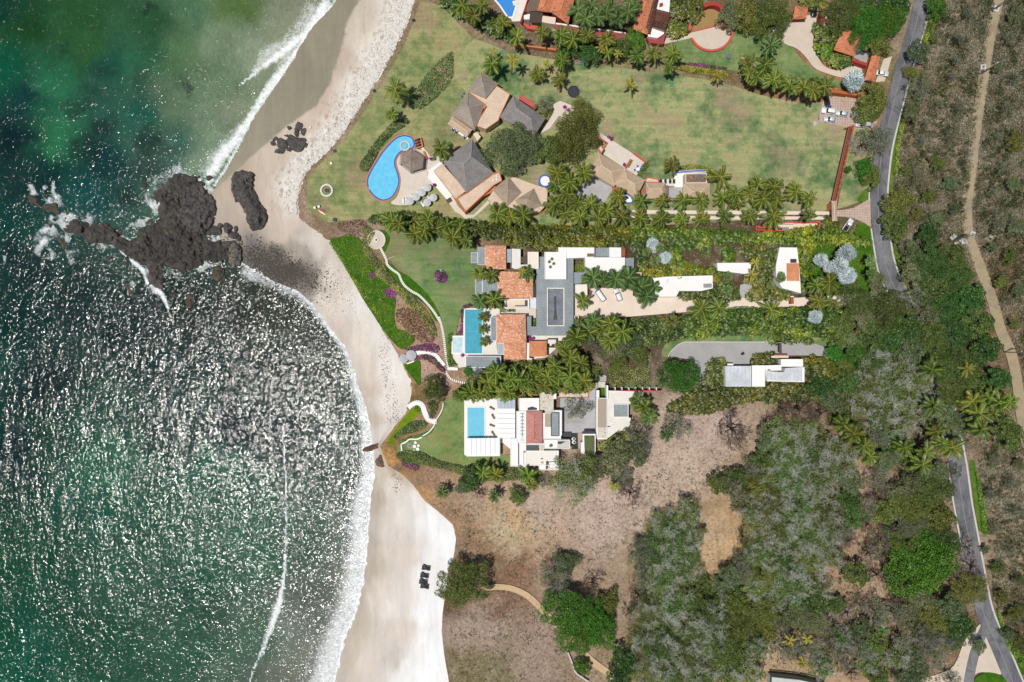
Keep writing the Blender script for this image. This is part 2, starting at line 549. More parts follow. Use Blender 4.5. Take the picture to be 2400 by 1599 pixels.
# ---- ground
GC=[(1250,1200,(192,170,154)),(1100,1170,(182,156,134)),(1400,1200,(196,174,160)),(1600,1100,(196,174,156)),(1640,1000,(194,172,158)),(1500,1200,(192,170,154)),
      (1150,1305,(142,110,84)),(1200,1340,(140,108,86)),(1100,1300,(158,128,102)),(1190,1250,(190,172,138)),(1210,1225,(200,168,130)),(1170,1400,(134,104,84)),(1080,1480,(168,148,134)),
      (1150,1480,(170,150,136)),(1065,1400,(110,84,64)),(1080,1560,(122,110,76)),(1150,1580,(126,118,86)),(1300,1480,(166,146,130)),(1250,1560,(162,142,126)),(1400,1550,(156,134,108)),
      (1700,1230,(190,160,124)),(1680,1300,(194,164,124)),(1990,1150,(180,150,132)),(2000,1350,(172,142,118)),(2050,1420,(170,142,120)),(1800,1550,(182,156,126)),
      (1960,1570,(178,150,120)),(2100,1500,(150,124,100)),(2200,1500,(136,112,88)),(1760,1180,(150,130,90)),(1860,1200,(96,92,56)),(1560,1300,(110,98,64)),(1650,1500,(98,92,58)),
      (2180,100,(146,132,114)),(2200,300,(150,136,118)),(2170,450,(128,116,94)),(2350,100,(122,112,94)),(2380,300,(128,116,98)),(2350,500,(126,114,94)),(2380,650,(150,116,86)),
      (2350,700,(140,112,84)),(2350,1150,(150,134,114)),(2380,1300,(156,138,114)),(2370,1450,(100,84,64)),(2200,800,(80,70,46)),(2100,1000,(86,76,52)),(2250,950,(110,96,76)),
      (1500,560,(86,72,50)),(1700,620,(96,82,62)),(1500,760,(76,68,46)),(1300,700,(120,106,86)),(1400,850,(84,74,54)),(1900,620,(70,74,36)),(1900,760,(74,66,44)),
      (835,552,(178,150,136)),(810,530,(168,138,126)),(800,515,(130,112,80)),(785,590,(110,100,70)),(930,690,(176,150,132)),(960,755,(170,138,106)),(985,850,(186,156,138)),(995,880,(180,150,130)),(955,900,(168,132,92)),
      (975,930,(122,98,64)),(925,1062,(178,136,88)),(912,1078,(214,160,98)),(955,1112,(206,154,96)),(1000,1162,(196,148,96)),(945,1092,(126,104,86)),(1000,1120,(160,124,100)),(948,1096,(126,108,88)),(978,1132,(150,128,108)),(1012,1152,(160,134,114)),(1046,1194,(160,134,110)),(925,1080,(150,124,98)),(935,1066,(120,112,74)),(1072,1290,(140,114,94)),(1055,1225,(170,134,96)),
      (880,640,(120,108,70)),(1500,250,(150,144,104)),(1000,300,(140,132,96)),(1300,560,(90,80,54)),(1350,20,(120,100,80)),(1700,30,(110,100,70)),(1960,230,(170,120,80)),(2140,200,(120,112,66)),(2120,300,(150,124,98)),(2110,420,(110,100,66))]
u1=np.concatenate([np.arange(0,40,2.0),np.arange(40,120,4.0),np.arange(120,1700,7.0)])
ue=np.cumsum(8*1.5**np.arange(1,19))+1700
U=np.concatenate([u1,ue])
gy,gu=np.meshgrid(ROWS,U,indexing='ij')
gx=BLUFF(gy)+gu
gz=H(gx,gy)+(fbm(gx/26,gy/26,3)-0.5)*0.5*sst(2,30,gu)
me=grid_mesh("ground",*world(gx,gy,gz-0.30*sst(4,40,gu)))
GCOL=idw(gx+(fbm(gx/30,gy/30,11)-.5)*60,gy+(fbm(gx/30,gy/30,15)-.5)*60,GC,3.2)
set_attr(me,"tone",GCOL)
k=Mat("leaf_litter_soil")
c=k.attr("tone","Color")
n1,n2,n3=k.noise(0.16,5,0.65),k.noise(1.1,5,0.7),k.voro(0.75,out="Distance")
c=k.mix(1.0,c,k.ramp(n1,[(0.32,0.82),(0.66,1.1)]),'MULTIPLY')
c=k.mix(k.ramp(k.noise(0.09,5,0.7),[(0.5,0.0),(0.72,0.45)]),c,lin((196,182,160)))
c=k.mix(1.0,c,k.ramp(n2,[(0.30,0.58),(0.62,1.12)]),'MULTIPLY')
dots=k.math('MULTIPLY',k.ramp(n3,[(0.14,1.0),(0.30,0.0)]),k.ramp(k.noise(0.12,4,.7),[(0.44,0.0),(0.58,.8)]))
c=k.mix(dots,c,lin((92,82,68)))
c=k.mix(k.math('MULTIPLY',k.ramp(k.voro(1.1,vec=k.pos((1,1,1),.7)),[(0.10,1.0),(0.2,0.0)]),.6),c,lin((222,206,184)))
SOIL=k.fin(c,0.95,k.bump(n2,0.5,0.12),0.1)
tag(link("ground",me,SOIL),"brown leaf litter and bare soil of the land behind the shore","ground",kind='structure')

# ---- beach
BC=[(845,30,(206,190,170)),(800,150,(196,176,156)),(760,240,(202,180,158)),(720,300,(204,186,166)),(660,380,(204,186,166)),(600,430,(200,182,162)),(560,420,(190,172,150)),(640,480,(204,186,166)),
      (660,540,(206,190,172)),(930,40,(226,216,200)),(880,130,(228,218,202)),(830,220,(230,222,208)),(770,310,(230,220,206)),(715,380,(228,218,204)),(690,440,(222,212,198)),(690,500,(214,200,184)),
      (740,570,(214,202,188)),(700,600,(170,158,144)),(640,600,(112,104,96)),(690,630,(84,78,72)),(640,640,(96,92,88)),(720,650,(120,112,104)),(600,620,(110,106,102)),(780,650,(220,208,192)),(780,720,(224,210,194)),(840,720,(230,222,212)),
      (850,800,(230,216,200)),(800,770,(220,204,188)),(880,800,(230,222,212)),(840,860,(224,210,194)),(920,870,(236,228,218)),(850,920,(212,194,176)),(900,940,(234,224,212)),(870,985,(206,188,168)),(920,980,(228,218,206)),(880,1030,(226,214,202)),(890,1110,(212,196,176)),
      (884,1150,(190,174,154)),(930,1110,(196,180,160)),(920,1150,(226,214,202)),(960,1200,(230,222,212)),(1010,1230,(244,242,238)),(1050,1270,(248,247,245)),(1000,1330,(244,240,236)),(950,1300,(224,210,196)),(900,1250,(222,210,198)),
      (872,1260,(196,182,162)),(868,1330,(196,182,162)),(855,1400,(198,184,164)),(880,1400,(224,210,196)),(835,1470,(200,186,166)),(930,1420,(234,224,212)),(1000,1430,(247,245,242)),(1020,1520,(248,247,245)),(980,1590,(246,244,240)),(880,1540,(226,212,198)),(920,1540,(206,196,184)),(940,1480,(222,208,194)),
      (815,1530,(210,196,178)),(800,1590,(212,198,182)),(960,1560,(238,234,228))]
WET=[(700,180,(146,138,116)),(740,100,(150,142,120)),(640,260,(150,142,120)),(570,360,(156,146,124)),(520,440,(160,150,130))]
ty=ROWS[(ROWS > -3000) & (ROWS < 4600)]
T=np.concatenate([np.linspace(-0.9,-0.06,14),np.linspace(0,1,84),[1.01,1.02]])
by,bt=np.meshgrid(ty,T,indexing='ij')
W_,B_=WATER(by),BLUFF(by)
bx=W_+bt*(B_-W_)
rip=np.exp(-((bx-B_)/60)**2)*(1-sst(420,520,by))
bz=HB(bx,by)+(fbm(bx/9,by/9,21)-.5)*0.16+rip*(fbm(bx/5,by/5,25)-.45)*1.2
me=grid_mesh("beach",*world(bx,by,bz))
jx,jy=bx+(fbm(bx/22,by/40,31)-.5)*40,by+(fbm(bx/22,by/40,36)-.5)*60
bc=idw(jx,jy,BC,3.5,8)
wf=sst(3,-6,bx-FILM(by)+(fbm(bx/10,by/10,41)-.5)*10)*(by < 590)
bc=bc*(1-wf[...,None])+idw(jx,jy,WET,2.5)*wf[...,None]
edge=np.exp(-((bx-W_-10)/11.0)**2)*sst(640,760,by)
bc*=1-0.2*edge[...,None]
bc*=np.array([1.02,1.045,1.075])
set_attr(me,"tone",bc)
gs=lambda x,y,cx,cy,rx,ry: np.exp(-(((x-cx)/rx)**2+((y-cy)/ry)**2))
peb=gs(bx,by,660,632,75,34)+gs(bx,by,620,600,50,30)+.8*gs(bx,by,740,670,40,40)+.4*gs(bx,by,800,690,60,70)
peb+=.7*np.exp(-((bx-(905+(by-850)*.12))/18)**2)*sst(760,830,by)*sst(1010,960,by)+.6*gs(bx,by,925,975,25,30)+1.1*gs(bx,by,930,1125,16,42)
peb+=.55*rip*sst(0.5,0.62,fbm(bx/14,by/14,45))+.25*(by > 560)*(by < 1020)+0.10
set_attr(me,"pebble",np.clip(peb,0,1))
set_attr(me,"wet",np.maximum(wf,0.8*edge))
set_attr(me,"riprap",rip)
k=Mat("beach_sand")
c=k.attr("tone","Color")
c=k.mix(1.0,c,k.ramp(k.noise(0.22,6,0.68,0.5,vec=k.pos((1.2,0.22,1),.12)),[(0.32,0.84),(0.66,1.03)]),'MULTIPLY')
c=k.mix(1.0,c,k.ramp(k.noise(3.0,4,0.7),[(0.3,0.90),(0.65,1.02)]),'MULTIPLY')
v=k.voro(1.5)
thr=k.math('MULTIPLY',k.attr("pebble"),k.noise(0.35,4,0.7))
d=k.math('LESS_THAN',v,k.math('MULTIPLY',thr,0.62))
c=k.mix(k.math('MULTIPLY',d,0.75),c,lin((70,64,58)))
rr=k.voro(0.75,out="Color")
rm=k.math('MULTIPLY',k.attr("riprap"),0.75)
c=k.mix(rm,c,k.ramp(rr,[(0.15,lin((120,112,102))),(0.4,lin((226,220,210))),(0.8,lin((246,244,240)))]))
rough=k.math('SUBTRACT',0.95,k.math('MULTIPLY',k.attr("wet"),0.55))
SAND=k.fin(c,rough,k.bump(k.noise(1.2,4),0.25,0.08),0.25)
tag(link("beach",me,SAND),"pale sand beach curving between the sea and the bluff","beach",kind='structure')

# ---- sea
HEAD=Zm(0,380,3.363)((460,500),(540,460),(640,450),(760,480),(850,475),(890,530),(960,580),(1030,600),(1080,530),(1190,480),(1245,430),(1205,330),(1200,230),(1290,140),(1400,85),(1500,80),(1600,130),(1660,230),(1720,330),(1710,440),(1640,560),(1680,600),(1790,585),(1880,620),(1910,700),(1900,790),(1840,835),(1770,780),(1700,795),(1600,820),(1540,850),(1440,890),(1390,840),(1310,860),(1290,930),(1300,1000),(1250,1010),(1170,960),(1140,850),(1060,790),(980,720),(880,660),(780,640),(700,640),(645,678),(612,655),(660,600),(570,600),(480,570))
SC=[(0,0,(4,58,40)),(0,150,(0,84,58)),(60,60,(28,74,32)),(200,60,(40,86,42)),(200,120,(46,92,46)),(350,60,(38,82,48)),(450,30,(72,108,78)),(560,20,(78,104,52)),(500,90,(112,132,102)),(600,120,(128,142,118)),(420,130,(78,112,72)),
      (330,130,(40,96,66)),(250,150,(25,78,62)),(400,240,(100,126,96)),(520,200,(108,132,102)),(500,300,(112,132,106)),(420,330,(62,102,86)),(330,270,(26,88,72)),(240,230,(40,86,70)),(130,200,(42,112,76)),(130,330,(46,122,80)),
      (60,230,(0,50,50)),(30,330,(0,34,40)),(110,400,(0,46,46)),(250,380,(10,56,56)),(400,400,(70,104,92)),(700,30,(132,138,114)),(640,130,(142,148,122)),(560,260,(132,142,116)),(470,380,(120,140,116)),
      (0,500,(6,62,56)),(0,620,(10,62,55)),(60,750,(0,56,50)),(200,450,(6,68,66)),(200,730,(10,50,46)),(300,800,(10,50,48)),(100,900,(6,46,46)),(0,850,(0,72,62)),(350,750,(16,50,48)),(450,740,(42,58,50)),(560,740,(48,56,44)),
      (650,740,(56,66,52)),(720,780,(66,78,68)),(500,850,(26,62,58)),(650,850,(46,66,58)),(780,880,(78,94,84)),(400,900,(10,62,56)),(250,950,(6,78,62)),(100,1020,(0,72,52)),(30,1050,(0,46,46)),(250,1080,(22,112,76)),(400,1020,(10,62,56)),
      (550,1000,(22,52,55)),(650,1000,(34,58,58)),(750,1050,(50,74,70)),(820,1050,(92,108,100)),(200,1200,(0,88,66)),(50,1300,(0,82,52)),(350,1200,(6,88,60)),(500,1100,(32,106,80)),(560,1200,(46,108,80)),(450,1350,(22,92,66)),(600,1320,(52,108,80)),
      (700,1250,(78,114,96)),(800,1250,(122,136,124)),(0,1450,(0,88,62)),(60,1550,(0,98,72)),(250,1500,(22,88,60)),(450,1500,(52,102,76)),(600,1500,(82,118,96)),(700,1450,(132,142,130)),(760,1550,(152,156,144)),(680,1590,(142,148,132)),(840,1350,(160,164,150))]
DARK=[(349,18,14,18,.75),(153,115,14,18,.5),(245,166,28,22,.5),(329,186,22,24,.35),(439,206,12,20,.85),(425,190,20,18,.4),(212,217,34,24,.45),(180,255,28,24,.55),(240,298,32,20,.85),(258,285,20,20,.5),(204,344,45,34,.8),(344,332,40,34,.9),(395,350,40,20,.5),
  (30,330,80,70,.35),(60,430,90,60,.6),(350,400,60,34,.6),(300,460,30,30,.75),(345,410,30,22,.7),(75,620,60,46,.85),(30,600,40,40,.6),(150,880,44,38,.5),(520,735,90,60,.45),(440,690,80,40,.4),(640,900,16,10,.5),(770,918,16,12,.6),(560,1010,90,30,.5),(320,700,40,30,.4),(620,850,40,22,.3),(250,560,20,16,.5)]
sx=far(-150,900,4,17)
sx=sx[sx < 905]
sy=ROWS
yy,xx=np.meshgrid(sy,sx,indexing='ij')
Wl=WATER(yy)
# compress columns near the shore so that the sheet ends just behind the waterline
xx=np.minimum(xx,Wl+14)
wu,wv=xx*.94+yy*.34,-xx*.34+yy*.94
swell=0.14*(fbm(wu/11+2*fbm(xx/60,yy/60,51),wv/46,58,3)-.5)+0.13*(fbm((xx*.6+yy*.8)/10,(xx*.8-yy*.6)/36,66,3)-.5)*sst(1000,300,yy)
swell*=sst(0,70,Wl-xx)
zz=SEA+swell
me=grid_mesh("sea",*world(xx,yy,zz))
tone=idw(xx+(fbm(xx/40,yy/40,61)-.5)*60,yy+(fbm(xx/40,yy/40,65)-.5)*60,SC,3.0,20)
dk=np.zeros(xx.shape)
wx,wy=xx+(fbm(xx/16,yy/16,71)-.5)*34,yy+(fbm(xx/16,yy/16,75)-.5)*34
for cx,cy,rx,ry,a in DARK:
 dk=np.maximum(dk,a*sst(1.35,0.45,np.hypot((wx-cx)/rx,(wy-cy)/ry)))
dk*=0.55+0.6*fbm(xx/7,yy/7,78)
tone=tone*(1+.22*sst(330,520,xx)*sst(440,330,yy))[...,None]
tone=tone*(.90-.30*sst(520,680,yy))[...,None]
tone=tone*(1-np.clip(dk,0,1)[...,None]*.85)+np.array(lin((14,30,32)))*(np.clip(dk,0,1)[...,None]*.85)
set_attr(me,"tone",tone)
FOAM=[[(762,10,16),(738,51,14),(712,80,12),(660,124,12),(622,153,7),(592,176,4),(560,200,3)],[(775,15,6),(740,58,7),(702,112,7),(672,153,9),(640,191,12),(613,229,9),(588,272,12),(556,322,14),(522,362,18),(496,402,16),(488,430,8)],
  [(480,545,1),(480,546,1)],[(282,585,3),(312,612,4),(336,633,5),(342,660,5),(366,682,5)],[(360,668,10),(385,700,7),(396,732,3)],[(664,1000,2.6),(666,1060,2.4),(670,1115,2.2),(671,1267,2.6),(667,1336,3.4),(661,1382,6),(653,1416,9),(641,1458,7.5),(622,1508,5),(611,1531,3.5),(592,1573,3.5),(582,1620,3)]]
HALO=[[(735,30,34),(690,95,34),(630,130,32),(600,165,16)],[(690,100,16),(640,200,18),(600,260,16),(550,325,26),(510,365,32),(488,405,30)],[(580,640,26),(640,660,26),(700,690,20),(740,730,16)],[(650,1420,16),(610,1540,8)]]
BLOB=[(80,451,24,20,1),(128,448,16,26,1),(119,470,34,14,.9),(134,514,30,20,1),(108,540,30,22,1),(101,576,30,24,1),(122,605,22,18,.9),(168,508,24,10,.9),(9,609,12,16,.9),(20,585,20,20,.5),(294,546,18,14,.85),(372,425,20,34,.7),(431,405,44,16,.65),(342,470,26,30,.6),(400,455,34,26,.5),
  (253,603,60,22,.5),(306,668,18,16,.85),(250,640,60,40,.42),(170,600,24,24,.7),(330,540,40,18,.55),(400,640,40,40,.3),(450,660,90,16,.35),(480,690,120,20,.3),(200,520,30,14,.6),(320,700,40,20,.5),(240,510,50,16,.45)]
fm=np.zeros(xx.shape)
fx,fy=xx+(fbm(xx/6,yy/6,81)-.5)*12,yy+(fbm(xx/6,yy/6,85)-.5)*12
ux,uy=fx+(fbm(xx/22,yy/22,91)-.5)*50,fy+(fbm(xx/22,yy/22,95)-.5)*50
for l in FOAM: fm=np.maximum(fm,.9*sst(1.8,0.2,linedist(fx,fy,l)))
for l in HALO: fm=np.maximum(fm,0.62*sst(1.7,0.2,linedist(fx,fy,l)))
for cx,cy,rx,ry,a in BLOB: fm=np.maximum(fm,.86*a*sst(1.6,0.0,np.hypot((ux-cx)/rx,(uy-cy)/ry)))
hd=polydist(ux,uy,sm(HEAD,3))
fm=np.maximum(fm,(0.22+.52*sst(.38,.66,fbm(xx/26,yy/26,97)))*sst(-26,-2,hd+(fbm(xx/9,yy/9,98)-.5)*22)*(xx < 520))
fm=np.maximum(fm,.66*sst(1.3,.2,np.hypot((ux-415)/62,(uy-415)/30)))
d=Wl-xx
sw=np.interp(yy,[600,660,760,860,1000,1200,1400,1599],[28,24,16,24,46,78,86,110])
south=(yy > 595)
jd=d+(fbm(xx/14,yy/30,87)-.5)*26
swash=south*((0.50+.30*sst(1.0,.2,d/sw))*sst(0,1,1.3-d/sw)*(d > -20))
for q,w_ in ((.34,.8),(.72,.66)): swash=np.maximum(swash,south*w_*sst(4.5,.5,np.abs(jd-sw*q))*(fbm(xx/30,yy/30,89) > .4))
edge=south*np.interp(yy,[600,900,1050],[.62,.74,.95])*sst(5.5,1.0,np.abs(d-1.5+(fbm(xx/5,yy/5,88)-.5)*6))
north=(~south)*0.9*sst(7,1,np.abs(d-3))*(yy < 440)
fm=np.maximum(np.maximum(fm,swash),np.maximum(edge,north))
set_attr(me,"foam",fm)
set_attr(me,"shore",sst(260,0,d))
k=Mat("sea_water")
n_f=k.noise(0.9,6,0.78,1.6)
n_m=k.noise(0.22,4,0.6,0.8)
base=k.mix(1.0,k.attr("tone","Color"),k.ramp(k.noise(0.06,4,0.6),[(0.3,0.75),(0.7,1.2)]),'MULTIPLY')
base=k.mix(1.0,base,k.ramp(k.noise(0.9,4,0.6,vec=k.pos((1.6,0.8,1),R(-35))),[(0.3,0.80),(0.7,1.12)]),'MULTIPLY')
fo=k.attr("foam")
f=k.math('ADD',k.math('MULTIPLY',fo,1.15),k.math('ADD',k.math('MULTIPLY',n_f,1.5),k.math('MULTIPLY',n_m,0.5)))
f=k.math('MULTIPLY',k.math('SUBTRACT',f,1.52),1.45,True)
f=k.math('MULTIPLY',f,k.ramp(fo,[(0.03,0.0),(0.25,0.94)]))
w1=k.noise(0.82,2,0.55,0.3,vec=k.pos((1.2,0.85,1),R(-16)))
w2=k.noise(1.55,2,0.6,0.4,vec=k.pos((1.15,0.95,1),R(34)))
w3=k.noise(0.13,3,0.55,0.6,vec=k.pos((1.6,0.55,1),R(-18)))
calm=k.ramp(k.noise(0.035,4,0.6,0.5),[(0.33,0.5),(0.68,1.55)])
w1=k.math('MULTIPLY',w1,calm)
b3=k.bump(w3,1.0,0.6)
b1=k.bump(w1,1.0,0.22,b3)
w4=k.ramp(k.noise(0.9,2,0.5,0.2),[(0.54,0.0),(0.74,1.0)])
b1=k.bump(w4,1.0,0.30,b1)
b2=k.bump(w2,1.0,0.085,b1)
wd_,wg,wm=k.n("BsdfDiffuse"),k.n("BsdfGlossy",distribution='BECKMANN'),k.n("MixShader")
k.put(wd_.inputs[0],base)
k.put(wg.inputs[0],(1,1,1)); k.put(wg.inputs["Roughness"],0.125); k.put(wg.inputs["Normal"],b2)
wm.inputs[0].default_value=0.023
k.t.links.new(wd_.outputs[0],wm.inputs[1]); k.t.links.new(wg.outputs[0],wm.inputs[2])
df=k.n("BsdfDiffuse")
k.put(df.inputs[0],(0.82,0.84,0.85))
k.put(df.inputs["Normal"],k.bump(n_f,0.5,0.3))
ms=k.n("MixShader")
k.put(ms.inputs[0],f)
k.t.links.new(wm.outputs[0],ms.inputs[1]); k.t.nodes.remove(k.b); k.t.links.new(df.outputs[0],ms.inputs[2])
k.t.links.new(ms.outputs[0],k.out.inputs[0])
tag(link("sea",me,k.m),"green sea glittering with sun and streaked with surf","sea",kind='structure')
# sea bed far out (keeps the far sea closed below)

# ---- rocks
def rock_mat(name,c1,c2,c3):
 k=Mat(name)
 n1,n2=k.noise(0.22,6,0.65),k.noise(1.6,5,0.75)
 v=k.math('ABSOLUTE',k.math('SUBTRACT',k.noise(0.28,5,0.62,1.6),0.5))
 c=k.ramp(n1,[(0.3,lin(c1)),(0.55,lin(c2)),(0.75,lin(c3))])
 c=k.mix(1.0,c,k.ramp(n2,[(0.3,0.42),(0.68,1.15)]),'MULTIPLY')
 c=k.mix(1.0,c,k.ramp(v,[(0.0,0.35),(0.03,1.0)]),'MULTIPLY')
 return k.fin(c,0.5,k.bump(k.noise(0.9,7,0.75,0.6),1.0,1.1),0.5)
ROCKM=rock_mat("dark_wet_rock",(88,83,82),(116,109,105),(150,141,132))
ROCKB=rock_mat("brown_tidal_rock",(84,72,58),(116,102,86),(150,136,116))
ROCKH=rock_mat("headland_rock",(66,63,61),(98,91,84),(142,130,113))
ROCKT=rock_mat("tan_cliff_rock",(120,88,70),(150,114,92),(176,140,114))
ROCKG=rock_mat("grey_sanded_rock",(120,112,102),(156,146,134),(204,190,172))
def rock(name,label,poly,h,m,base,cat="rock",group=None,g=3.0,edge=16.0,seed=1,domes=()):
 poly=sm(poly,4)
 xs,ys=[p[0] for p in poly],[p[1] for p in poly]
 ny,nx=int((max(ys)-min(ys)+4*g)/g)+1,int((max(xs)-min(xs)+4*g)/g)+1
 Y,X=np.meshgrid(min(ys)-2*g+np.arange(ny)*g,min(xs)-2*g+np.arange(nx)*g,indexing='ij')
 d=polydist(X,Y,poly)+(fbm(X/11,Y/11,seed)-.5)*edge*.8+(fbm(X/4,Y/4,seed+2)-.5)*edge*.4
 rid=1-np.abs(2*fbm(X/17,Y/17,seed+9)-1)*1.6
 hh=h*(0.35*sst(0,edge*.35,d)+0.65*sst(0,edge*2.2,d))*(0.22+0.7*fbm(X/24,Y/24,seed+3)+.5*rid)+(fbm(X/9,Y/9,seed+5)-.5)*min(1.9,h*.8)*sst(0,6,d)
 for cx,cy,rr,dh in domes: hh=hh+dh*sst(1.0,0.1,np.hypot(X-cx,Y-cy)/rr)
 Z=base+np.where(d > 0,hh,np.maximum(d,-2*g)*0.35)
 keep=d > -1.6*g
 wx,wy,wz=world(X,Y,Z)
 bm=bmesh.new()
 vs={}
 def V(i,j):
  if (i,j) not in vs: vs[i,j]=bm.verts.new((wx[i,j],wy[i,j],wz[i,j]))
  return vs[i,j]
 for i in range(ny-1):
  for j in range(nx-1):
   if keep[i,j] and keep[i+1,j] and keep[i,j+1] and keep[i+1,j+1]:
    bm.faces.new((V(i,j),V(i+1,j),V(i+1,j+1),V(i,j+1)))
 if not bm.verts: bm.free(); return None
 bmesh.ops.recalc_face_normals(bm,faces=bm.faces[:])
 me=bpy.data.meshes.new(name)
 bm.to_mesh(me); bm.free()
 me.flip_normals() if me.polygons[0].normal.z < 0 else None
 return tag(link(name,me,m),label,cat,group)
z3=Zm(0,380,3.363)
rock("rocky_headland","wide brown tidal rock platform running from the beach out into the surf",HEAD,2.3,ROCKH,SEA-0.62,seed=101,edge=20,domes=[(185,530,34,.9),(250,555,50,.9),(310,600,46,1.0),(420,590,60,.9),(520,600,40,.8)])
rock("domed_rock","big dark domed rock mass forming the upper side of the headland",z3((1330,330),(1420,250),(1500,170),(1580,150),(1650,240),(1712,335),(1700,440),(1640,555),(1560,590),(1460,560),(1390,500),(1345,420)),2.6,ROCKM,SEA-.2,seed=116,edge=14)
rock("sea_rock","dark rock ridge awash above the dome in white water",z3((1235,230),(1300,140),(1400,95),(1490,95),(1540,140),(1450,180),(1400,250),(1330,300),(1260,310)),1.1,ROCKB,SEA-.75,seed=117,edge=9)
rock("tan_topped_rock","rounded rock with a bare tan top at the landward end of the headland",z3((1800,650),(1850,630),(1900,670),(1908,760),(1880,820),(1830,830),(1790,760)),2.6,ROCKG,SEA+.1,seed=118,edge=8)
rock("black_rock","black wet rock knob on the lower point of the headland",z3((1170,880),(1230,870),(1285,900),(1300,985),(1260,1008),(1190,960)),2.0,ROCKM,SEA-.2,seed=119,edge=8)
rock("sea_rock","brown rock awash in white surf, outermost of the headland",z3((210,260),(250,255),(300,300),(320,340),(390,330),(440,320),(475,380),(470,415),(400,400),(330,370),(280,345),(225,310)),1.2,ROCKB,SEA-.1,seed=111,edge=8)
rock("sea_rock","low brown rock between the surf and the headland tip",z3((415,590),(470,595),(520,630),(545,670),(490,695),(470,640)),.8,ROCKB,SEA-.1,seed=112,edge=7)
rock("sea_rock","rounded dark rock in the shallows below the headland",z3((1680,840),(1720,815),(1770,850),(1785,900),(1760,945),(1700,935),(1678,890)),1.8,ROCKB,SEA-.1,seed=113,edge=9)
rock("sea_rock","small pointed brown rock alone in the bay",z3((1480,1035),(1520,1050),(1532,1110),(1500,1150),(1470,1140),(1460,1090)),1.1,ROCKB,SEA-.1,seed=114,edge=7)
rock("sea_rock","half submerged reddish rock beside the lower headland foam",z3((985,970),(1020,980),(1050,1030),(1080,1075),(1030,1060),(990,1020)),.5,ROCKB,SEA-.15,seed=115,edge=6)
rock("beach_rock","long dark rock hump with grassy top standing on the sand",z3((1835,110),(1880,75),(1990,85),(2003,200),(2050,285),(2108,390),(2092,490),(2060,535),(1980,530),(1945,465),(1930,390),(1860,300),(1820,210)),3.2,ROCKM,-5.4,seed=121,edge=14,domes=[(600,505,34,1.4)])
BL=[(1700,540,50,40),(1735,505,22,24),(1795,520,36,44),(1860,530,20,32),(1840,575,42,30),(1885,600,22,28),(1650,555,20,22)]
for i,(a,b,rx,ry) in enumerate(BL):
 cx,cy=z3((a,b))[0]
 q=[(cx+rx/3.363*math.cos(t)*(1+.15*math.sin(3*t+i)),cy+ry/3.363*math.sin(t)) for t in [k*math.pi/5 for k in range(10)]]
 rock("boulder",["big flat dark boulder leaning on the landward side of the domed rock","small round dark boulder above the flat headland boulder","tallest dark boulder of the row at the sand edge","narrow dark boulder facing the beach rock","broad dark boulder in the middle of the headland cluster","dark boulder nearest the bare sand at the cluster end","little dark boulder wedged against the domed rock"][i],
         q,1.9,ROCKM,SEA+.2,seed=130+i,edge=6,group="boulders at the landward end of the headland")
zb=Zm(480,0,3.92)
CL=[(780,1175,22,18),(870,1160,24,34),(905,1210,24,30),(845,1230,26,26),(755,1250,20,14),(655,1280,24,18),(800,1285,44,34),(715,1330,44,50),(870,1330,70,58),(780,1370,24,20),(690,1390,50,20),(630,1320,22,18),(845,1190,16,16)]
CN=["isolated dark boulder touching the water film","tall dark boulder at the upper end of the beach cluster","dark boulder beside the smooth sand of the beach cluster","medium dark boulder in the middle of the beach cluster","small flat dark boulder in the thin water","squarish dark boulder at the seaward end of the beach cluster","wide dark boulder between the two largest of the cluster",
      "second largest dark boulder of the beach cluster","largest dark boulder of the beach cluster, on dry sand","small dark boulder below the wide one in the cluster","low long dark boulder at the lower rim of the cluster","dark boulder farthest seaward in the beach cluster","smallest dark boulder near the tall one in the cluster"]
for i,(a,b,rx,ry) in enumerate(CL):
 cx,cy=zb((a,b))[0]
 rx,ry=rx*1.3,ry*1.3
 q=[(cx+rx/3.92*math.cos(t)*(1+.22*math.sin(2*t+i*1.7)),cy+ry/3.92*math.sin(t)*(1+.2*math.cos(3*t+i))) for t in [k*math.pi/5 for k in range(10)]]
 rock("boulder",CN[i],q,1.3,ROCKM,float(HB(cx,cy))-.1,seed=150+i,edge=5,g=2.2,group="dark boulder cluster on the upper beach")
rock("rock_slab","flat grey rock slab half buried in sand at the top of the beach",zb((1450,60),(1540,10),(1600,-40),(1660,20),(1695,70),(1665,110),(1630,155),(1560,160),(1490,120)),.5,ROCKG,-5.3,seed=170,edge=10)
rock("rock_slab","oval grey rock slab half buried in sand beside the water film",zb((1340,310),(1390,280),(1450,285),(1500,330),(1515,365),(1440,385),(1380,400),(1345,360)),.45,ROCKG,-5.3,seed=171,edge=9)
rock("rock_slab","long pale rock ledge at the foot of the boulder bank",zb((1400,560),(1460,490),(1520,450),(1535,510),(1500,590),(1450,630),(1410,600)),.5,ROCKG,-4.9,seed=172,edge=8)
rock("rock_slab","greenish narrow rock ledge in the sand below the palms",zb((1100,1020),(1150,960),(1210,935),(1190,990),(1130,1040)),.35,ROCKG,-5.0,seed=173,edge=6)
zc=Zm(500,1000,2.618)
rock("rock_spur","brown rock spur reaching from the bluff point into the foam",zc((920,145),(935,128),(990,105),(1040,90),(1050,110),(1035,128),(985,140),(940,152)),2.0,ROCKT,-5.6,seed=174,edge=6,g=2)
rock("rock_spur","rounded brown cliff rock at the foot of the bluff point",zc((1000,235),(1005,205),(1030,165),(1050,165),(1058,200),(1062,235),(1035,248)),2.4,ROCKT,-5.0,seed=175,edge=7,g=2)
rock("rock_spur","dark layered rock ledge under the terraced garden beach edge",zc((1060,55),(1085,25),(1112,0),(1118,12),(1095,40),(1070,62)),1.4,ROCKT,-4.0,seed=176,edge=5,g=2)

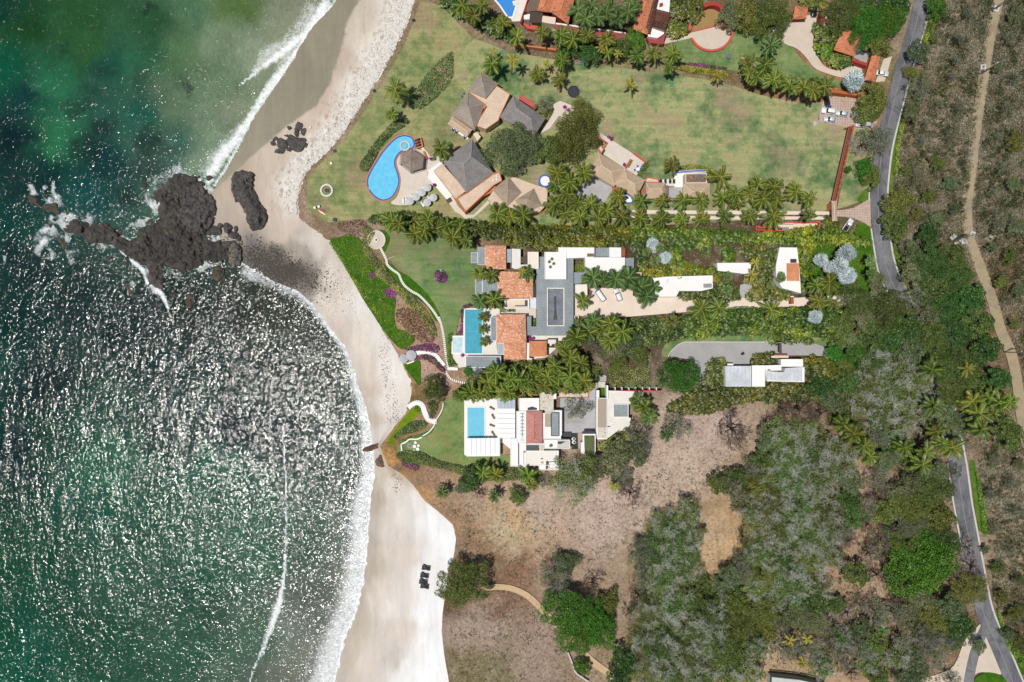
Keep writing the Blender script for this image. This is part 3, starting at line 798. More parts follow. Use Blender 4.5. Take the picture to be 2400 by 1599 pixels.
rq=random.Random(31)
RF=[]
while len(RF) < 26:
 x,y=rq.uniform(60,560),rq.uniform(400,700)
 dd=float(polydist(np.array([x]),np.array([y]),HEAD)[0])
 if -34 < dd < -3 and x < float(WATER(y))-4: RF.append((x,y))
for i,(x,y) in enumerate(RF):
 r=rq.uniform(3.5,9); t0=rq.uniform(0,3)
 rock("reef_rock","jagged dark reef rock breaking the white water around the headland",[(x+r*rq.uniform(.6,1.2)*math.cos(t0+k*.7854)*1.3,y+r*rq.uniform(.6,1.2)*math.sin(t0+k*.7854)) for k in range(8)],rq.uniform(.6,1.1),ROCKH,SEA-.3,seed=300+i,edge=4,g=1.8,group="reef rocks around the headland")
# riprap boulders on the bank above the upper beach, the largest as things, the rest as one mass
rng=random.Random(5)
def stone_bm(bm,c,r,seed):
 q=random.Random(seed)
 res=bmesh.ops.create_icosphere(bm,subdivisions=1,radius=1.0,matrix=Matrix.Translation(c))
 for v in res['verts']:
  o=v.co-Vector(c)
  o=Vector((o.x*r*q.uniform(.8,1.2),o.y*r*q.uniform(.8,1.2),o.z*r*.7*q.uniform(.75,1.15)))
  v.co=Vector(c)+o
BOULD=plain("pale_bank_stone",(238,232,222),0.9,0.3,0.8)
bank=bmesh.new()
n_b=0
for i in range(2300):
 y=rng.uniform(-30,500)
 B=float(BLUFF(y))
 x=B-3-abs(rng.gauss(0,1))*np.interp(y,[0,380,500],[24,20,9])
 r=rng.choice([.28,.35,.42,.5,.6])
 z=float(HB(x,y))+.25
 if i%32==0 and n_b < 72 and x > B-40:
  r=rng.uniform(.85,1.25)
  bm=bmesh.new(); stone_bm(bm,P(x,y,z),r,i)
  tag(bm_obj("bank_boulder",bm,BOULD),"pale angular boulder on the stone bank above the upper beach","boulder","pale boulders of the stone bank")
  n_b+=1
 else: stone_bm(bank,P(x,y,z),r,i)
tag(bm_obj("bank_rubble",bank,BOULD),"mass of pale stones armouring the bank below the thatched house lawn","rubble",kind='stuff')
PEBM=plain("dark_shore_pebbles",(92,84,76),0.8,0.4,2)
pb=bmesh.new()
for i in range(1500):
 x,y=640+rng.gauss(0,52),624+rng.gauss(0,20)
 y+=(x-640)*.42
 if x < float(WATER(y))-6 or x > float(BLUFF(y))-25: continue
 stone_bm(pb,P(x,y,float(HB(x,y))+.05),rng.choice([.16,.2,.26,.34]),i)
tag(bm_obj("pebbles",pb,PEBM),"dark pebbles strewn over the beach beside the rocky headland","pebbles",kind='stuff')

# ------------------------------------------------------------------ sheets lying on the ground: lawns, paving, roads
def sheet(name,label,cat,px,m,dz=0.04,drape=False,kind='structure',group=None,step=14):
 bm=bmesh.new()
 f=bm.faces.new([bm.verts.new((x,y,0)) for x,y in px])
 f.normal_update()
 bmesh.ops.triangulate(bm,faces=[f],ngon_method='EAR_CLIP')
 if drape:
  for _ in range(6):
   e=[e for e in bm.edges if e.calc_length() > step]
   if not e: break
   bmesh.ops.subdivide_edges(bm,edges=e,cuts=1)
   bm.normal_update()
   bmesh.ops.triangulate(bm,faces=bm.faces[:])
 for v in bm.verts:
  z=(float(H(v.co.x,v.co.y)) if drape else 0.0)+dz
  v.co=P(v.co.x,v.co.y,z)
 for f in bm.faces:
  if f.normal.z < 0: f.normal_flip()
 me=bpy.data.meshes.new(name)
 bm.normal_update()
 for f in bm.faces:
  if f.normal.z < 0: f.normal_flip()
 bm.to_mesh(me); bm.free()
 return tag(link(name,me,m),label,cat,group,kind)

def strip(name,label,cat,pts,w,m,dz=0.05,kind='structure',thick=0.0,off=0.0,n=6,group=None):
 """a band of width w px along a centre line, draped on the ground; thick > 0 gives it a raised body"""
 c=sm(pts,n,False)
 bm=bmesh.new()
 rows=[]
 for i,p in enumerate(c):
  a,b=c[max(i-1,0)],c[min(i+1,len(c)-1)]
  t=Vector((b[0]-a[0],b[1]-a[1])).normalized()
  nx,ny=-t.y,t.x
  ww=w[0]+(w[1]-w[0])*i/(len(c)-1) if isinstance(w,tuple) else w
  r=[]
  for s in (-.5,-.17,.17,.5):
   x,y=p[0]+nx*(s*ww+off),p[1]+ny*(s*ww+off)
   z=float(H(x,y))+dz
   r.append((x,y,z))
  rows.append(r)
 V=[[bm.verts.new(P(*q)) for q in r] for r in rows]
 for a,b in zip(V[:-1],V[1:]):
  for i in range(3): bm.faces.new((a[i],a[i+1],b[i+1],b[i]))
 if thick:
  Lo=[[bm.verts.new(P(q[0],q[1],q[2])-Vector((0,0,thick))) for q in (r[0],r[3])] for r in rows]
  for (a,b),(la,lb) in zip(zip(V[:-1],V[1:]),zip(Lo[:-1],Lo[1:])):
   bm.faces.new((a[0],b[0],lb[0],la[0])); bm.faces.new((b[3],a[3],la[1],lb[1]))
 o=bm_obj(name,bm,m)
 if o.data.polygons[0].normal.z < 0 and not thick: o.data.flip_normals()
 return tag(o,label,cat,group,kind)

def grass_mat(name,cols,scale=0.07,streak=None,fine=1.6,brown=None,bs=0.05):
 k=Mat(name)
 n0=k.noise(scale,5,0.62,0.4)
 n1=k.noise(scale*4.2,5,0.68)
 f=k.math('ADD',k.math('MULTIPLY',n0,0.6),k.math('MULTIPLY',n1,0.4))
 st=[(0.38+0.24*i/(len(cols)-1),lin(c)) for i,c in enumerate(cols)]
 c=k.ramp(f,st)
 if brown is not None:
  bf=k.ramp(k.noise(bs,5,0.65,vec=k.pos((1,1,1),0.6)),[(0.50,0.0),(0.64,0.85)])
  c=k.mix(bf,c,lin(brown))
 if streak is not None:
  n=k.noise(0.5,3,0.55,vec=k.pos((0.12,1.5,1),streak))
  c=k.mix(1.0,c,k.ramp(n,[(0.32,0.84),(0.66,1.06)]),'MULTIPLY')
 n2=k.noise(fine,5,0.75)
 c=k.mix(1.0,c,k.ramp(n2,[(0.28,0.74),(0.66,1.06)]),'MULTIPLY')
 return k.fin(c,0.95,k.bump(n2,0.5,0.08),0.1)
LAWN1=grass_mat("dry_patchy_lawn",[(84,118,74),(130,148,98),(174,174,124),(170,160,116)],0.06,0.03,1.3,(172,154,126),0.05)
LAWN1B=grass_mat("seaward_dry_lawn",[(98,124,74),(136,148,96),(172,168,118),(168,156,112)],0.055,0.85,1.3,(160,140,112),0.045)
LAWN2=grass_mat("green_lawn",[(80,118,72),(106,138,84),(128,150,94),(150,156,112)],0.06,1.1,1.5,(146,140,104),0.045)
LAWN3=grass_mat("terrace_lawn",[(92,120,66),(122,144,86),(138,154,94),(150,156,104)],0.09,None,1.5,(142,140,88),0.08)
LAWNT=grass_mat("park_lawn",[(84,118,68),(112,138,84),(134,152,98),(152,160,112)],0.08,0.6,1.5)  # plain grass greens, mottled and faintly streaked
LUSH=grass_mat("lush_groundcover",[(46,90,20),(62,106,22),(80,116,30),(94,112,46)],0.16,None,2.0)
LUSHY=grass_mat("yellow_green_groundcover",[(96,132,20),(120,150,24),(140,164,30)],0.25,None,2.2)
VERGE=grass_mat("road_verge_grass",[(70,104,34),(92,124,44),(116,132,62)],0.2,None,2.0)

sheet("lawn","broad dry lawn behind the thatched house reaching to the car park","lawn",
      [(1110,90),(1190,120),(1300,140),(1420,155),(1560,172),(1700,195),(1780,222),(1860,240),(1935,240),(1928,255),(1916,280),(1960,292),(1992,300),(1950,492),(1700,520),(1300,540),(1060,536),(1075,505),(1180,330),(1060,180),(1075,110)],LAWN1,0.05)
sheet("lawn","olive seaward lawn around the kidney pool above the stone bank","lawn",
      sm([(986,0),(1000,2),(1040,18),(1090,70),(1110,92),(1085,112),(1064,180),(1186,330),(1080,506),(1058,536),(980,525),(890,515),(830,515),(770,522),(722,492),(718,450),(722,415),(746,388),(790,345),(824,306),(858,255),(890,204),(920,155),(948,105),(966,58)],1),LAWN1B,0.055)
sheet("lawn","fine green lawn beside the semicircular plaza","lawn",sm([(1590,94),(1640,82),(1716,66),(1780,56),(1836,80),(1872,132),(1912,168),(1960,188),(1994,196),(1984,206),(1930,200),(1860,186),(1780,172),(1700,164),(1600,150),(1566,140),(1560,115)],3),LAWNT,0.05)
sheet("lawn","smooth green lawn of the orange roofed villa behind the curved stepping stones","lawn",sm([(884,556),(910,540),(960,538),(1040,548),(1102,556),(1120,600),(1120,700),(1095,722),(1078,740),(1066,800),(1060,852),(1046,850),(1038,790),(1024,730),(990,680),(950,640),(915,610),(895,590)],3),LAWN2,0.05,drape=True)
sheet("lawn","neat rectangular lawn in front of the white villa pool","lawn",sm([(1036,942),(1060,930),(1100,930),(1110,940)],1)+[(1110,1070),(1200,1066),(1200,1092),(1150,1096),(1060,1090),(1000,1074),(950,1070),(930,1058),(934,1040),(960,1026),(1002,1008),(1026,990),(1036,962)],LAWN3,0.05,drape=True)
sheet("lawn","strip of green grass along the back of the gravel forecourt","lawn",sm([(1550,832),(1560,806),(1590,794),(1640,788),(1760,787),(1900,790),(1990,800),(1990,822),(1900,806),(1700,803),(1605,803),(1580,812),(1568,836)],2),LAWNT,0.045)
sheet("lawn","bright wet grass below the silver palms","lawn",sm([(1900,560),(2000,572),(2042,576),(2052,620),(2060,668),(2030,690),(1920,692),(1900,640)],2),LUSH,0.045)
sheet("grass_verge","bright grass corner where the paved apron meets the road","verge",sm([(2006,534),(2012,522),(2036,528),(2042,548),(2042,572),(2000,570),(2000,548)],2),LUSH,0.055)
sheet("grass_verge","small bright grass triangle above the paved apron","verge",sm([(2008,470),(2020,450),(2036,440),(2038,466),(2026,476)],2),VERGE,0.055)
sheet("lawn","pale grass between the garden fence and the asphalt road","lawn",[(1996,300),(2024,296),(2050,330),(2036,440),(2016,472),(1985,484),(1962,490)],LAWN1,0.045)
# sea slope plantings
sheet("groundcover","lush bright green carpet of ground cover on the slope above the beach","ground cover",sm([(774,560),(800,556),(812,548),(842,560),(852,590),(872,622),(880,648),(905,662),(926,700),(924,742),(930,770),(950,776),(972,796),(958,812),(940,818),(916,796),(892,765),(872,734),(850,700),(828,660),(806,622),(786,588)],3),LUSH,0.10,drape=True)
sheet("groundcover","lush grass bed hugging the curved stepping stones","ground cover",sm([(900,628),(914,618),(932,634),(960,650),(985,672),(1010,700),(1030,735),(1034,752),(1020,752),(1000,718),(965,692),(940,676),(922,650)],3),LUSH,0.09,drape=True)
sheet("groundcover","lush grass crescent beside the round lookout terrace","ground cover",sm([(886,542),(900,540),(914,556),(908,580),(900,592),(894,578),(904,560)],3),LUSH,0.09,drape=True)
sheet("groundcover","bright green grass patch under the beach steps of the orange roofed villa","ground cover",sm([(946,856),(968,848),(984,846),(986,870),(985,905),(970,890)],2),LUSH,0.10,drape=True)
sheet("groundcover","bright trimmed grass bank below the white villa terraces","ground cover",sm([(955,970),(975,952),(990,962),(960,990),(935,1020),(918,1045),(908,1036),(925,1008)],2),LUSHY,0.10,drape=True)
# paving
sheet("patio","pale stone sun deck between the kidney pool and the main thatched pavilion","patio",sm(Zm(840,160,4.356)((420,850),(620,830),(720,900),(850,900),(860,960),(720,1040),(715,1130),(760,1200),(640,1290),(560,1380),(430,1400),(330,1375),(390,1320),(430,1200),(420,1080),(390,960)),3),STONEP,0.07)
z4=Zm(840,160,4.356)
sheet("path","pale stone walk around the seaward corner of the main pavilion","path",z4((900,1340),(960,1300),(1010,1400),(1100,1500),(1180,1495),(1330,1340),(1390,1300),(1400,1320),(1240,1470),(1180,1520),(1090,1540),(1040,1490),(990,1470)),STONEP,0.075)
zA=Zm(1000,0,4.612)
sheet("path","stone path running between the two big trees to the thatched house","path",zA((1440,1090),(1590,1150),(1610,1250),(1520,1290),(1430,1250),(1330,1390),(1240,1440),(1250,1390),(1370,1210),(1370,1130)),STONEP,0.07)
zD=Zm(1280,280,4.904)
sheet("patio","grey paved forecourt behind the long tiled house","patio",zD((500,640),(770,790),(740,850),(660,960),(560,1100),(420,1040),(340,880),(360,800),(470,720)),STONEG,0.07)
sheet("patio","pale terrace in front of the long tiled house","patio",zD((590,140),(760,240),(1000,395),(1140,490),(1100,520),(1040,650),(900,560),(640,390),(560,280),(600,200)),STONEP,0.075)
sheet("path","upper wheel track of stone setts leading from the gatehouse","path",[(1395,492),(1960,496),(1960,504),(1395,500)],STONEB,0.075)
sheet("path","lower wheel track of stone setts leading from the gatehouse","path",[(1395,506),(1960,508),(1960,515),(1395,514)],STONEB,0.075)
k=Mat("apron_setts")
w=k.n("TexBrick"); k.put(w.inputs[0],k.pos(rz=R(2)))
w.inputs["Color1"].default_value=(*lin((206,184,170)),1); w.inputs["Color2"].default_value=(*lin((196,172,158)),1); w.inputs["Mortar"].default_value=(*lin((160,140,126)),1)
w.inputs["Scale"].default_value=1; w.inputs["Brick Width"].default_value=0.9; w.inputs["Row Height"].default_value=0.9; w.inputs["Mortar Size"].default_value=0.05; w.offset=0.0
APRON=k.fin(k.mix(1.0,w.outputs[0],k.ramp(k.noise(1.5,4),[(0.3,.85),(0.7,1.04)]),'MULTIPLY'),0.9,None,0.2)
zE=Zm(1680,200,4.355)
sheet("pavement","fan shaped paved apron between the gatehouse and the road","pavement",[zE((1225,1275))[0],zE((1300,1272))[0]]+zE((1400,1250),(1490,1200),(1570,1150),(1572,1300),(1570,1450),(1500,1400),(1400,1360),(1300,1342),(1225,1340)),APRON,0.08)
zC=Zm(1900,0,4.612)
sheet("car_park","paved parking area full of cars at the edge of the lawn","car park",zC((150,1035),(330,1050),(480,1060),(560,1180),(720,1290),(715,1330),(640,1415),(380,1372),(88,1318),(100,1190)),APRON,0.085)
zB=Zm(1480,0,4.527)
sheet("driveway","cream gravel drive sweeping past the shrub island to the red walled house","driveway",sm(zB((1470,345),(1640,240),(1700,210),(1880,160),(1960,175),(1945,330),(1925,470),(1985,620),(2060,710),(2200,750),(2330,690),(2420,640),(2460,700),(2390,800),(2230,822),(2050,772),(1940,720),(1860,620),(1760,520),(1640,470),(1540,390)),3),CREAMG,0.06)
sheet("plaza","semicircular cream plaza edged by a low coral wall","plaza",zB((340,470),(370,405),(600,345),(1060,240),(1110,295))+[zB((850+220*math.cos(a),320+210*math.sin(a)))[0] for a in [0.0,.3,.6,.9,1.2,1.57,1.9,2.2,2.5,2.75]],CREAMG,0.065)
sheet("court","fan shaped brown dirt court behind the plaza","court",zB((625,345),(700,200),(775,75),(860,60),(945,80),(1000,120),(1060,190),(1045,240)),COURT,0.07)
sheet("patio","grey gravel yard beside the red tiled gate lodge","patio",zC((560,350),(650,340),(700,440),(680,520),(610,690),(460,620),(500,500)),GRAVEL,0.06)
sheet("driveway","pale strip of gravel where the white car stands behind the gate lodge","driveway",zC((790,640),(880,610),(800,880),(700,890)),CREAMG,0.055)
zG=Zm(1320,540,5.885)
sheet("driveway","beige stone drive and court of the orange roofed villa","driveway",[(1345,668)]+zG((440,790),(960,810),(960,905),(1330,915))+[(1600,694),(1700,698),(1870,698),(1990,690),(2050,684),(2086,694),(2082,712),(2000,714),(1880,718),(1740,722),(1600,732),(1480,742),(1400,746),(1345,738)],STONEB,0.065)
sheet("path","pale service path between the shrubs near the small flat white roof","path",[(1735,668),(1760,660),(1766,690),(1752,700),(1732,696)],STONEG,0.07)
zH=Zm(1500,760,4.708)
sheet("driveway","grey gravel forecourt of the white guest house","driveway",sm(zH((330,350),(360,290),(410,240),(490,203),(600,200)),3,False)+zH((1200,203),(1780,203),(1930,215),(2010,240),(2110,290),(2180,380),(2240,470),(2160,450),(2080,400),(2000,350),(1850,345),(1660,345),(1480,360),(1250,380),(1215,450),(960,450),(830,390),(780,420),(730,560),(660,640),(630,600),(600,400)),GRAVEL,0.06)
strip("kerb","pale kerb along the grass edge of the gravel forecourt","kerb",zH((310,360),(345,300),(410,235),(490,200),(600,197),(1200,197),(1780,200)),2.2,CONC,0.14,thick=0.2)
sheet("path","pale path climbing from the dirt lot shrubs beside the white guest house","path",zH((1080,700),(1200,690),(1230,760),(1290,800),(1240,850),(1180,800)),GRAVEL,0.05)
# roads
k=Mat("asphalt")
c=k.mix(k.ramp(k.noise(0.12,5,0.6),[(0.3,0.0),(0.7,1.0)]),lin((98,100,106)),lin((140,140,143)))
c=k.mix(k.ramp(k.noise(0.3,3,0.6,vec=k.pos((1,.12,1))),[(0.52,0.0),(0.6,.5)]),c,lin((84,86,92)))
c=k.mix(1.0,c,k.ramp(k.noise(1.6,5,0.75),[(0.3,0.78),(0.7,1.08)]),'MULTIPLY')
crack=k.voro(0.09,vec=k.mix(0.3,k.pos(),k.noise(0.25,3,color=True)),feature='DISTANCE_TO_EDGE')
c=k.mix(1.0,c,k.ramp(crack,[(0.0,0.72),(0.02,1.0)]),'MULTIPLY')
ASPH=k.fin(c,0.9,None,0.25)
PATCH=plain("newer_asphalt",(92,94,100),0.9,0.1,2)
ROADC=[(2175,-60),(2163,0),(2140,90),(2115,170),(2092,260),(2072,340),(2062,420),(2060,470),(2064,536),(2076,615),(2103,683),(2140,760),(2180,850),(2215,950),(2243,1080),(2257,1178),(2269,1243),(2284,1323),(2307,1434),(2341,1514),(2375,1596),(2420,1700),(2500,1850)]
strip("road","grey asphalt road curving along the landward side of the villas","road",ROADC,38,ASPH,0.06)
k=Mat("concrete_lane")
LANE=k.fin(k.mix(1.0,lin((148,146,144)),k.ramp(k.noise(0.8,4,.7),[(.3,.85),(.7,1.03)]),'MULTIPLY'),0.9,None,0.2)
strip("road_centre_line","pale worn centre seam of the asphalt road","road marking",ROADC,1.5,LANE,0.075,off=2)
strip("kerb","pale concrete kerb on the hillside edge of the road","kerb",ROADC,4.0,CONC,0.18,thick=0.25,off=-21)
strip("kerb","pale concrete kerb on the villa side of the road below the apron","kerb",[(2038,438),(2037,470)],3,CONC,.18,thick=.25)
strip("kerb","long pale kerb on the villa side of the road beside the silver palms","kerb",[(2042,536),(2050,590),(2060,640),(2080,684)],3.5,CONC,.18,thick=.25)
strip("kerb","ragged pale kerb on the wood side of the lower straight road","kerb",[(2221,1085),(2235,1178),(2247,1243),(2262,1323)],4,CONC,.18,thick=.25)
strip("dirt_road","rough dirt track over the scrubby hillside","dirt road",[(2350,-60),(2345,-20),(2325,60),(2310,150),(2298,230),(2286,310),(2279,380),(2272,430),(2266,490),(2270,550),(2283,590),(2300,634),(2325,700),(2345,772),(2370,830),(2385,900),(2395,980),(2420,1100)],25,mottled("dirt_track",[(160,144,116),(178,162,132),(150,140,122)],0.15,1.5,0.25,0.95,0.4),0.10)
strip("dirt_track","sandy two wheel track looping across the dirt lot to the olive tree","dirt track",[(1128,1384),(1160,1376),(1200,1380),(1235,1396),(1262,1420),(1290,1450),(1330,1490),(1365,1528),(1395,1556),(1440,1590),(1480,1640)],(13,17),mottled("sandy_track",[(206,176,138),(220,192,152)],0.3,2,0.2),0.06)
sheet("driveway","pale gravel fork joining the road at the lower corner","driveway",sm([(2236,1560),(2262,1500),(2290,1470),(2308,1460),(2330,1510),(2350,1560),(2340,1586),(2312,1576),(2284,1582),(2266,1620),(2190,1650),(2150,1599),(2200,1580)],3),CREAMG,0.05)
strip("road_spur","short grey asphalt spur crossing the pale gravel fork","road",[(2318,1452),(2296,1500),(2282,1540),(2270,1599),(2262,1660)],(22,24),ASPH,0.062)
sheet("traffic_island","rounded bright grass island in the gravel fork","traffic island",sm([(2284,1600),(2290,1586),(2310,1576),(2340,1580),(2356,1592),(2364,1620),(2300,1640)],3),LUSH,0.08)
strip("grass_verge","mown grass strip beside the lower straight of the road","verge",[(2278,1080),(2290,1178),(2302,1243)],14,VERGE,0.05)
strip("grass_verge","mown grass strip along the road at the lower corner","verge",[(2322,1430),(2338,1470),(2362,1514),(2400,1580)],14,LUSH,0.05)
strip("grass_verge","mown grass strip below the clipped hedge at the top of the road","verge",[(2186,20),(2170,60),(2158,95)],12,VERGE,0.05)
strip("grass_verge","thin mown grass strip along the road opposite the apron","verge",[(2098,330),(2090,400),(2088,470)],8,VERGE,0.05)
sheet("concrete_pad","rough pale concrete apron where the guest track leaves the road","pavement",[(1806+260,684),(2090,700),(2092,716),(2062,712)],CONC,0.055)
STONE_W=plain("white_step_slab",(246,242,234),0.85,0.08,2)

# ------------------------------------------------------------------ plants
L_=lambda*c: lin(c,1.5)
F_COCO=foliage("coconut_fronds",[(0.0,(.018,.040,.008)),(0.45,(.070,.108,.011)),(0.75,(.157,.188,.021)),(1.0,(.359,.348,.072))],0.25)
F_YEL=foliage("yellowing_fronds",[(0.0,(.05,.07,.012)),(0.45,(.16,.17,.02)),(0.75,(.32,.27,.03)),(1.0,(.50,.40,.10))],0.2)
F_ROYAL=foliage("dark_palm_fronds",[(0.0,(.019,.055,.012)),(0.5,(.059,.110,.024)),(0.8,(.106,.171,.045)),(1.0,(.234,.286,.100))],0.2)
F_SILV=foliage("silver_fan_leaves",[(0.0,(.16,.20,.21)),(0.5,(.32,.38,.39)),(1.0,(.52,.58,.58))],0.08,0.15)
F_FAN=foliage("green_fan_leaves",[(0.0,(.04,.085,.02)),(0.5,(.10,.165,.045)),(1.0,(.24,.28,.11))],0.2)
F_EVER=foliage("evergreen_leaves",[(0.0,(.017,.041,.008)),(0.5,(.056,.105,.021)),(1.0,(.147,.210,.050))],0.4)
F_GREY=foliage("grey_green_leaves",[(0.0,(.043,.060,.024)),(0.5,(.108,.138,.058)),(1.0,(.228,.262,.128))],0.35)
F_SAGE=foliage("sage_leaves",[(0.0,(.038,.072,.016)),(0.5,(.105,.155,.037)),(1.0,(.250,.287,.090))],0.35)
F_OLIVE=foliage("olive_leaves",[(0.0,(.033,.049,.008)),(0.5,(.106,.131,.023)),(1.0,(.232,.259,.067))],0.3)
F_BRIGHT=foliage("bright_green_leaves",[(0.0,(.011,.054,.004)),(0.5,(.038,.135,.010)),(1.0,(.119,.238,.029))],0.25)
F_CROT=foliage("croton_leaves",[(0.0,(.017,.036,.003)),(0.4,(.059,.092,.007)),(0.75,(.149,.171,.010)),(0.97,(.298,.282,.016)),(1.0,(.330,.291,.023))],0.3)
F_HEDGE=foliage("garden_shrub_leaves",[(0.0,(.020,.037,.007)),(0.4,(.068,.096,.015)),(0.8,(.173,.185,.031)),(1.0,(.321,.272,.042))],0.35)
F_YHEDGE=foliage("yellow_hedge_leaves",[(0.0,(.05,.07,.008)),(0.5,(.19,.20,.02)),(1.0,(.42,.34,.03))],0.2)
F_LIME=foliage("lime_hedge_leaves",[(0.0,(.03,.08,.006)),(0.5,(.11,.19,.012)),(1.0,(.27,.33,.03))],0.2)
F_BOUG=foliage("bougainvillea",[(0.0,(.03,.045,.02)),(0.45,(.09,.05,.05)),(0.7,(.30,.03,.24)),(1.0,(.50,.07,.42))],0.1)
F_BED=foliage("flower_bed_shrubs",[(0.0,(.02,.045,.008)),(0.5,(.06,.10,.02)),(0.88,(.10,.14,.04)),(0.93,(.34,.06,.20)),(1.0,(.45,.12,.30))],0.1)
F_RUST=foliage("rusty_shrub_leaves",[(0.0,(.09,.05,.03)),(0.5,(.20,.10,.06)),(1.0,(.30,.17,.11))],0.1)
F_SCRUB=foliage("dry_scrub",[(0.0,(.040,.056,.017)),(0.3,(.085,.099,.040)),(0.55,(.170,.157,.095)),(1.0,(.330,.302,.214))],0.0,0.1)
TWIGW=plain("pale_grey_twigs",(214,215,202),0.9,0.25,1.5)
TWIGB=plain("brown_twigs",(112,92,80),0.9,0.3,1.5)
TWIGG=plain("grey_twigs",(166,158,154),0.9,0.3,1.5)
BARK=plain("palm_bark",(150,134,118),0.9,0.3,3)
BARKD=plain("tree_bark",(104,86,72),0.9,0.35,2)

def frond(Q,T,rg,az,el,droop,L,wl,nl=15,tint=0.4,width=1.15):
 ca,sa=math.cos(az),math.sin(az)
 p=Vector((0.12*ca,0.12*sa,0))
 ang=el
 seg=L/nl
 tw=rg.uniform(-.35,.35)
 up0=Vector((0,0,1))
 pts,tans=[p.copy()],[]
 for i in range(nl):
  d=Vector((math.cos(ang)*ca,math.cos(ang)*sa,math.sin(ang)))
  tans.append(d)
  p=p+d*seg
  pts.append(p.copy())
  ang-=droop/nl
 side0=Vector((-sa,ca,0))
 for i in range(1,nl):
  t=i/nl
  d=tans[i]
  up=d.cross(side0)*-1
  side=(side0*math.cos(tw*t)+up*math.sin(tw*t)).normalized()
  upn=side.cross(d); upn=upn if upn.z > 0 else -upn
  ll=wl*(math.sin(math.pi*(0.12+0.80*t))**0.7)*rg.uniform(.85,1.1)
  for s in (1,-1):
   e=(d*0.62+side*s*0.80-upn*0.38).normalized()
   b=pts[i]
   h=d*(seg*width*.5)
   tip=b+e*ll-Vector((0,0,ll*.12))
   Q.append((b-h,b+h,tip+h*.35,tip-h*.25))
   T.append(max(0,min(.86,tint+rg.uniform(-.16,.16)+(.07 if s > 0 else -.05))))
  if i%2==1:
   r=side*0.075
   Q.append((pts[i-1]-r,pts[i-1]+r,pts[min(i+1,nl)]+r*.7,pts[min(i+1,nl)]-r*.7))
   T.append(.97)

def palm_crown(seed,n=20,L=(3.6,4.6),wl=1.05,tint=.42,el=(1.25,-.45),droop=(.7,1.35),old=.28,nl=14):
 rg=random.Random(seed)
 Q,T=[],[]
 for i in range(n):
  a=i/(n-1)
  az=i*2.39996+rg.uniform(-.35,.35)
  e=el[0]+(el[1]-el[0])*a**.8+rg.uniform(-.12,.12)
  frond(Q,T,rg,az,e,droop[0]+(droop[1]-droop[0])*rg.random(),rg.uniform(*L)*(.75+.25*min(1,a*2.5)),wl,nl,tint+old*(a**3)*rg.random()*1.6+rg.uniform(-.1,.1))
 return quads_mesh("crown",Q,T)

def fan_crown(seed,n=26,pet=1.0,rad=1.05,tint=.5,el=(1.4,-.35),pleats=12,span=5.0):
 rg=random.Random(seed)
 Q,T=[],[]
 for i in range(n):
  a=i/(n-1)
  az=i*2.39996+rg.uniform(-.25,.25)
  e=el[0]+(el[1]-el[0])*a**.75
  d=Vector((math.cos(e)*math.cos(az),math.cos(e)*math.sin(az),math.sin(e)))
  c=d*pet*rg.uniform(.8,1.2)
  side=Vector((-math.sin(az),math.cos(az),0))
  out=d.lerp(Vector((math.cos(az),math.sin(az),0)),.35).normalized()
  nrm=side.cross(out)
  if nrm.z < 0: nrm=-nrm
  rr=rad*rg.uniform(.85,1.12)
  tt=tint+rg.uniform(-.25,.25)
  for q in range(pleats):
   t0=-span/2+span*q/pleats
   t1=t0+span/pleats*.80
   z0,z1=(.10,-.08) if q%2 else (-.08,.10)
   v0=out*math.cos(t0)+side*math.sin(t0)
   v1=out*math.cos(t1)+side*math.sin(t1)
   k0=c+v0*rr*.62+nrm*z0; k1=c+v1*rr*.62+nrm*z1
   tip=c+(v0+v1)*.5*rr*(1.05 if q%2 else .95)-nrm*(.10+.2*rr*abs(t0)/span)
   Q.append((c,k0,tip,k1)); T.append(max(0,min(1,tt+(.14 if q%2 else -.12)+rg.uniform(-.06,.06))))
  r=side*.04
  Q.append((Vector((0,0,0))-r,Vector((0,0,0))+r,c+r,c-r)); T.append(.9)
 return quads_mesh("crown",Q,T)

def leaf_quads(rs,C,N,size,asp=0.55,jit=0.75):
 """leaf-sized quads at centres C facing roughly N"""
 n=len(C)
 N=N+rs.normal(0,jit,(n,3))
 N/=np.linalg.norm(N,axis=1,keepdims=True)+1e-9
 a=rs.normal(0,1,(n,3))
 u=np.cross(N,a); u/=np.linalg.norm(u,axis=1,keepdims=True)+1e-9
 v=np.cross(N,u)
 s=size*rs.uniform(.65,1.3,(n,1))
 u,v=u*s*.5,v*s*asp*.5
 return np.stack([C-u*1.0,C-v+u*.1,C+u,C+v+u*.1],1)

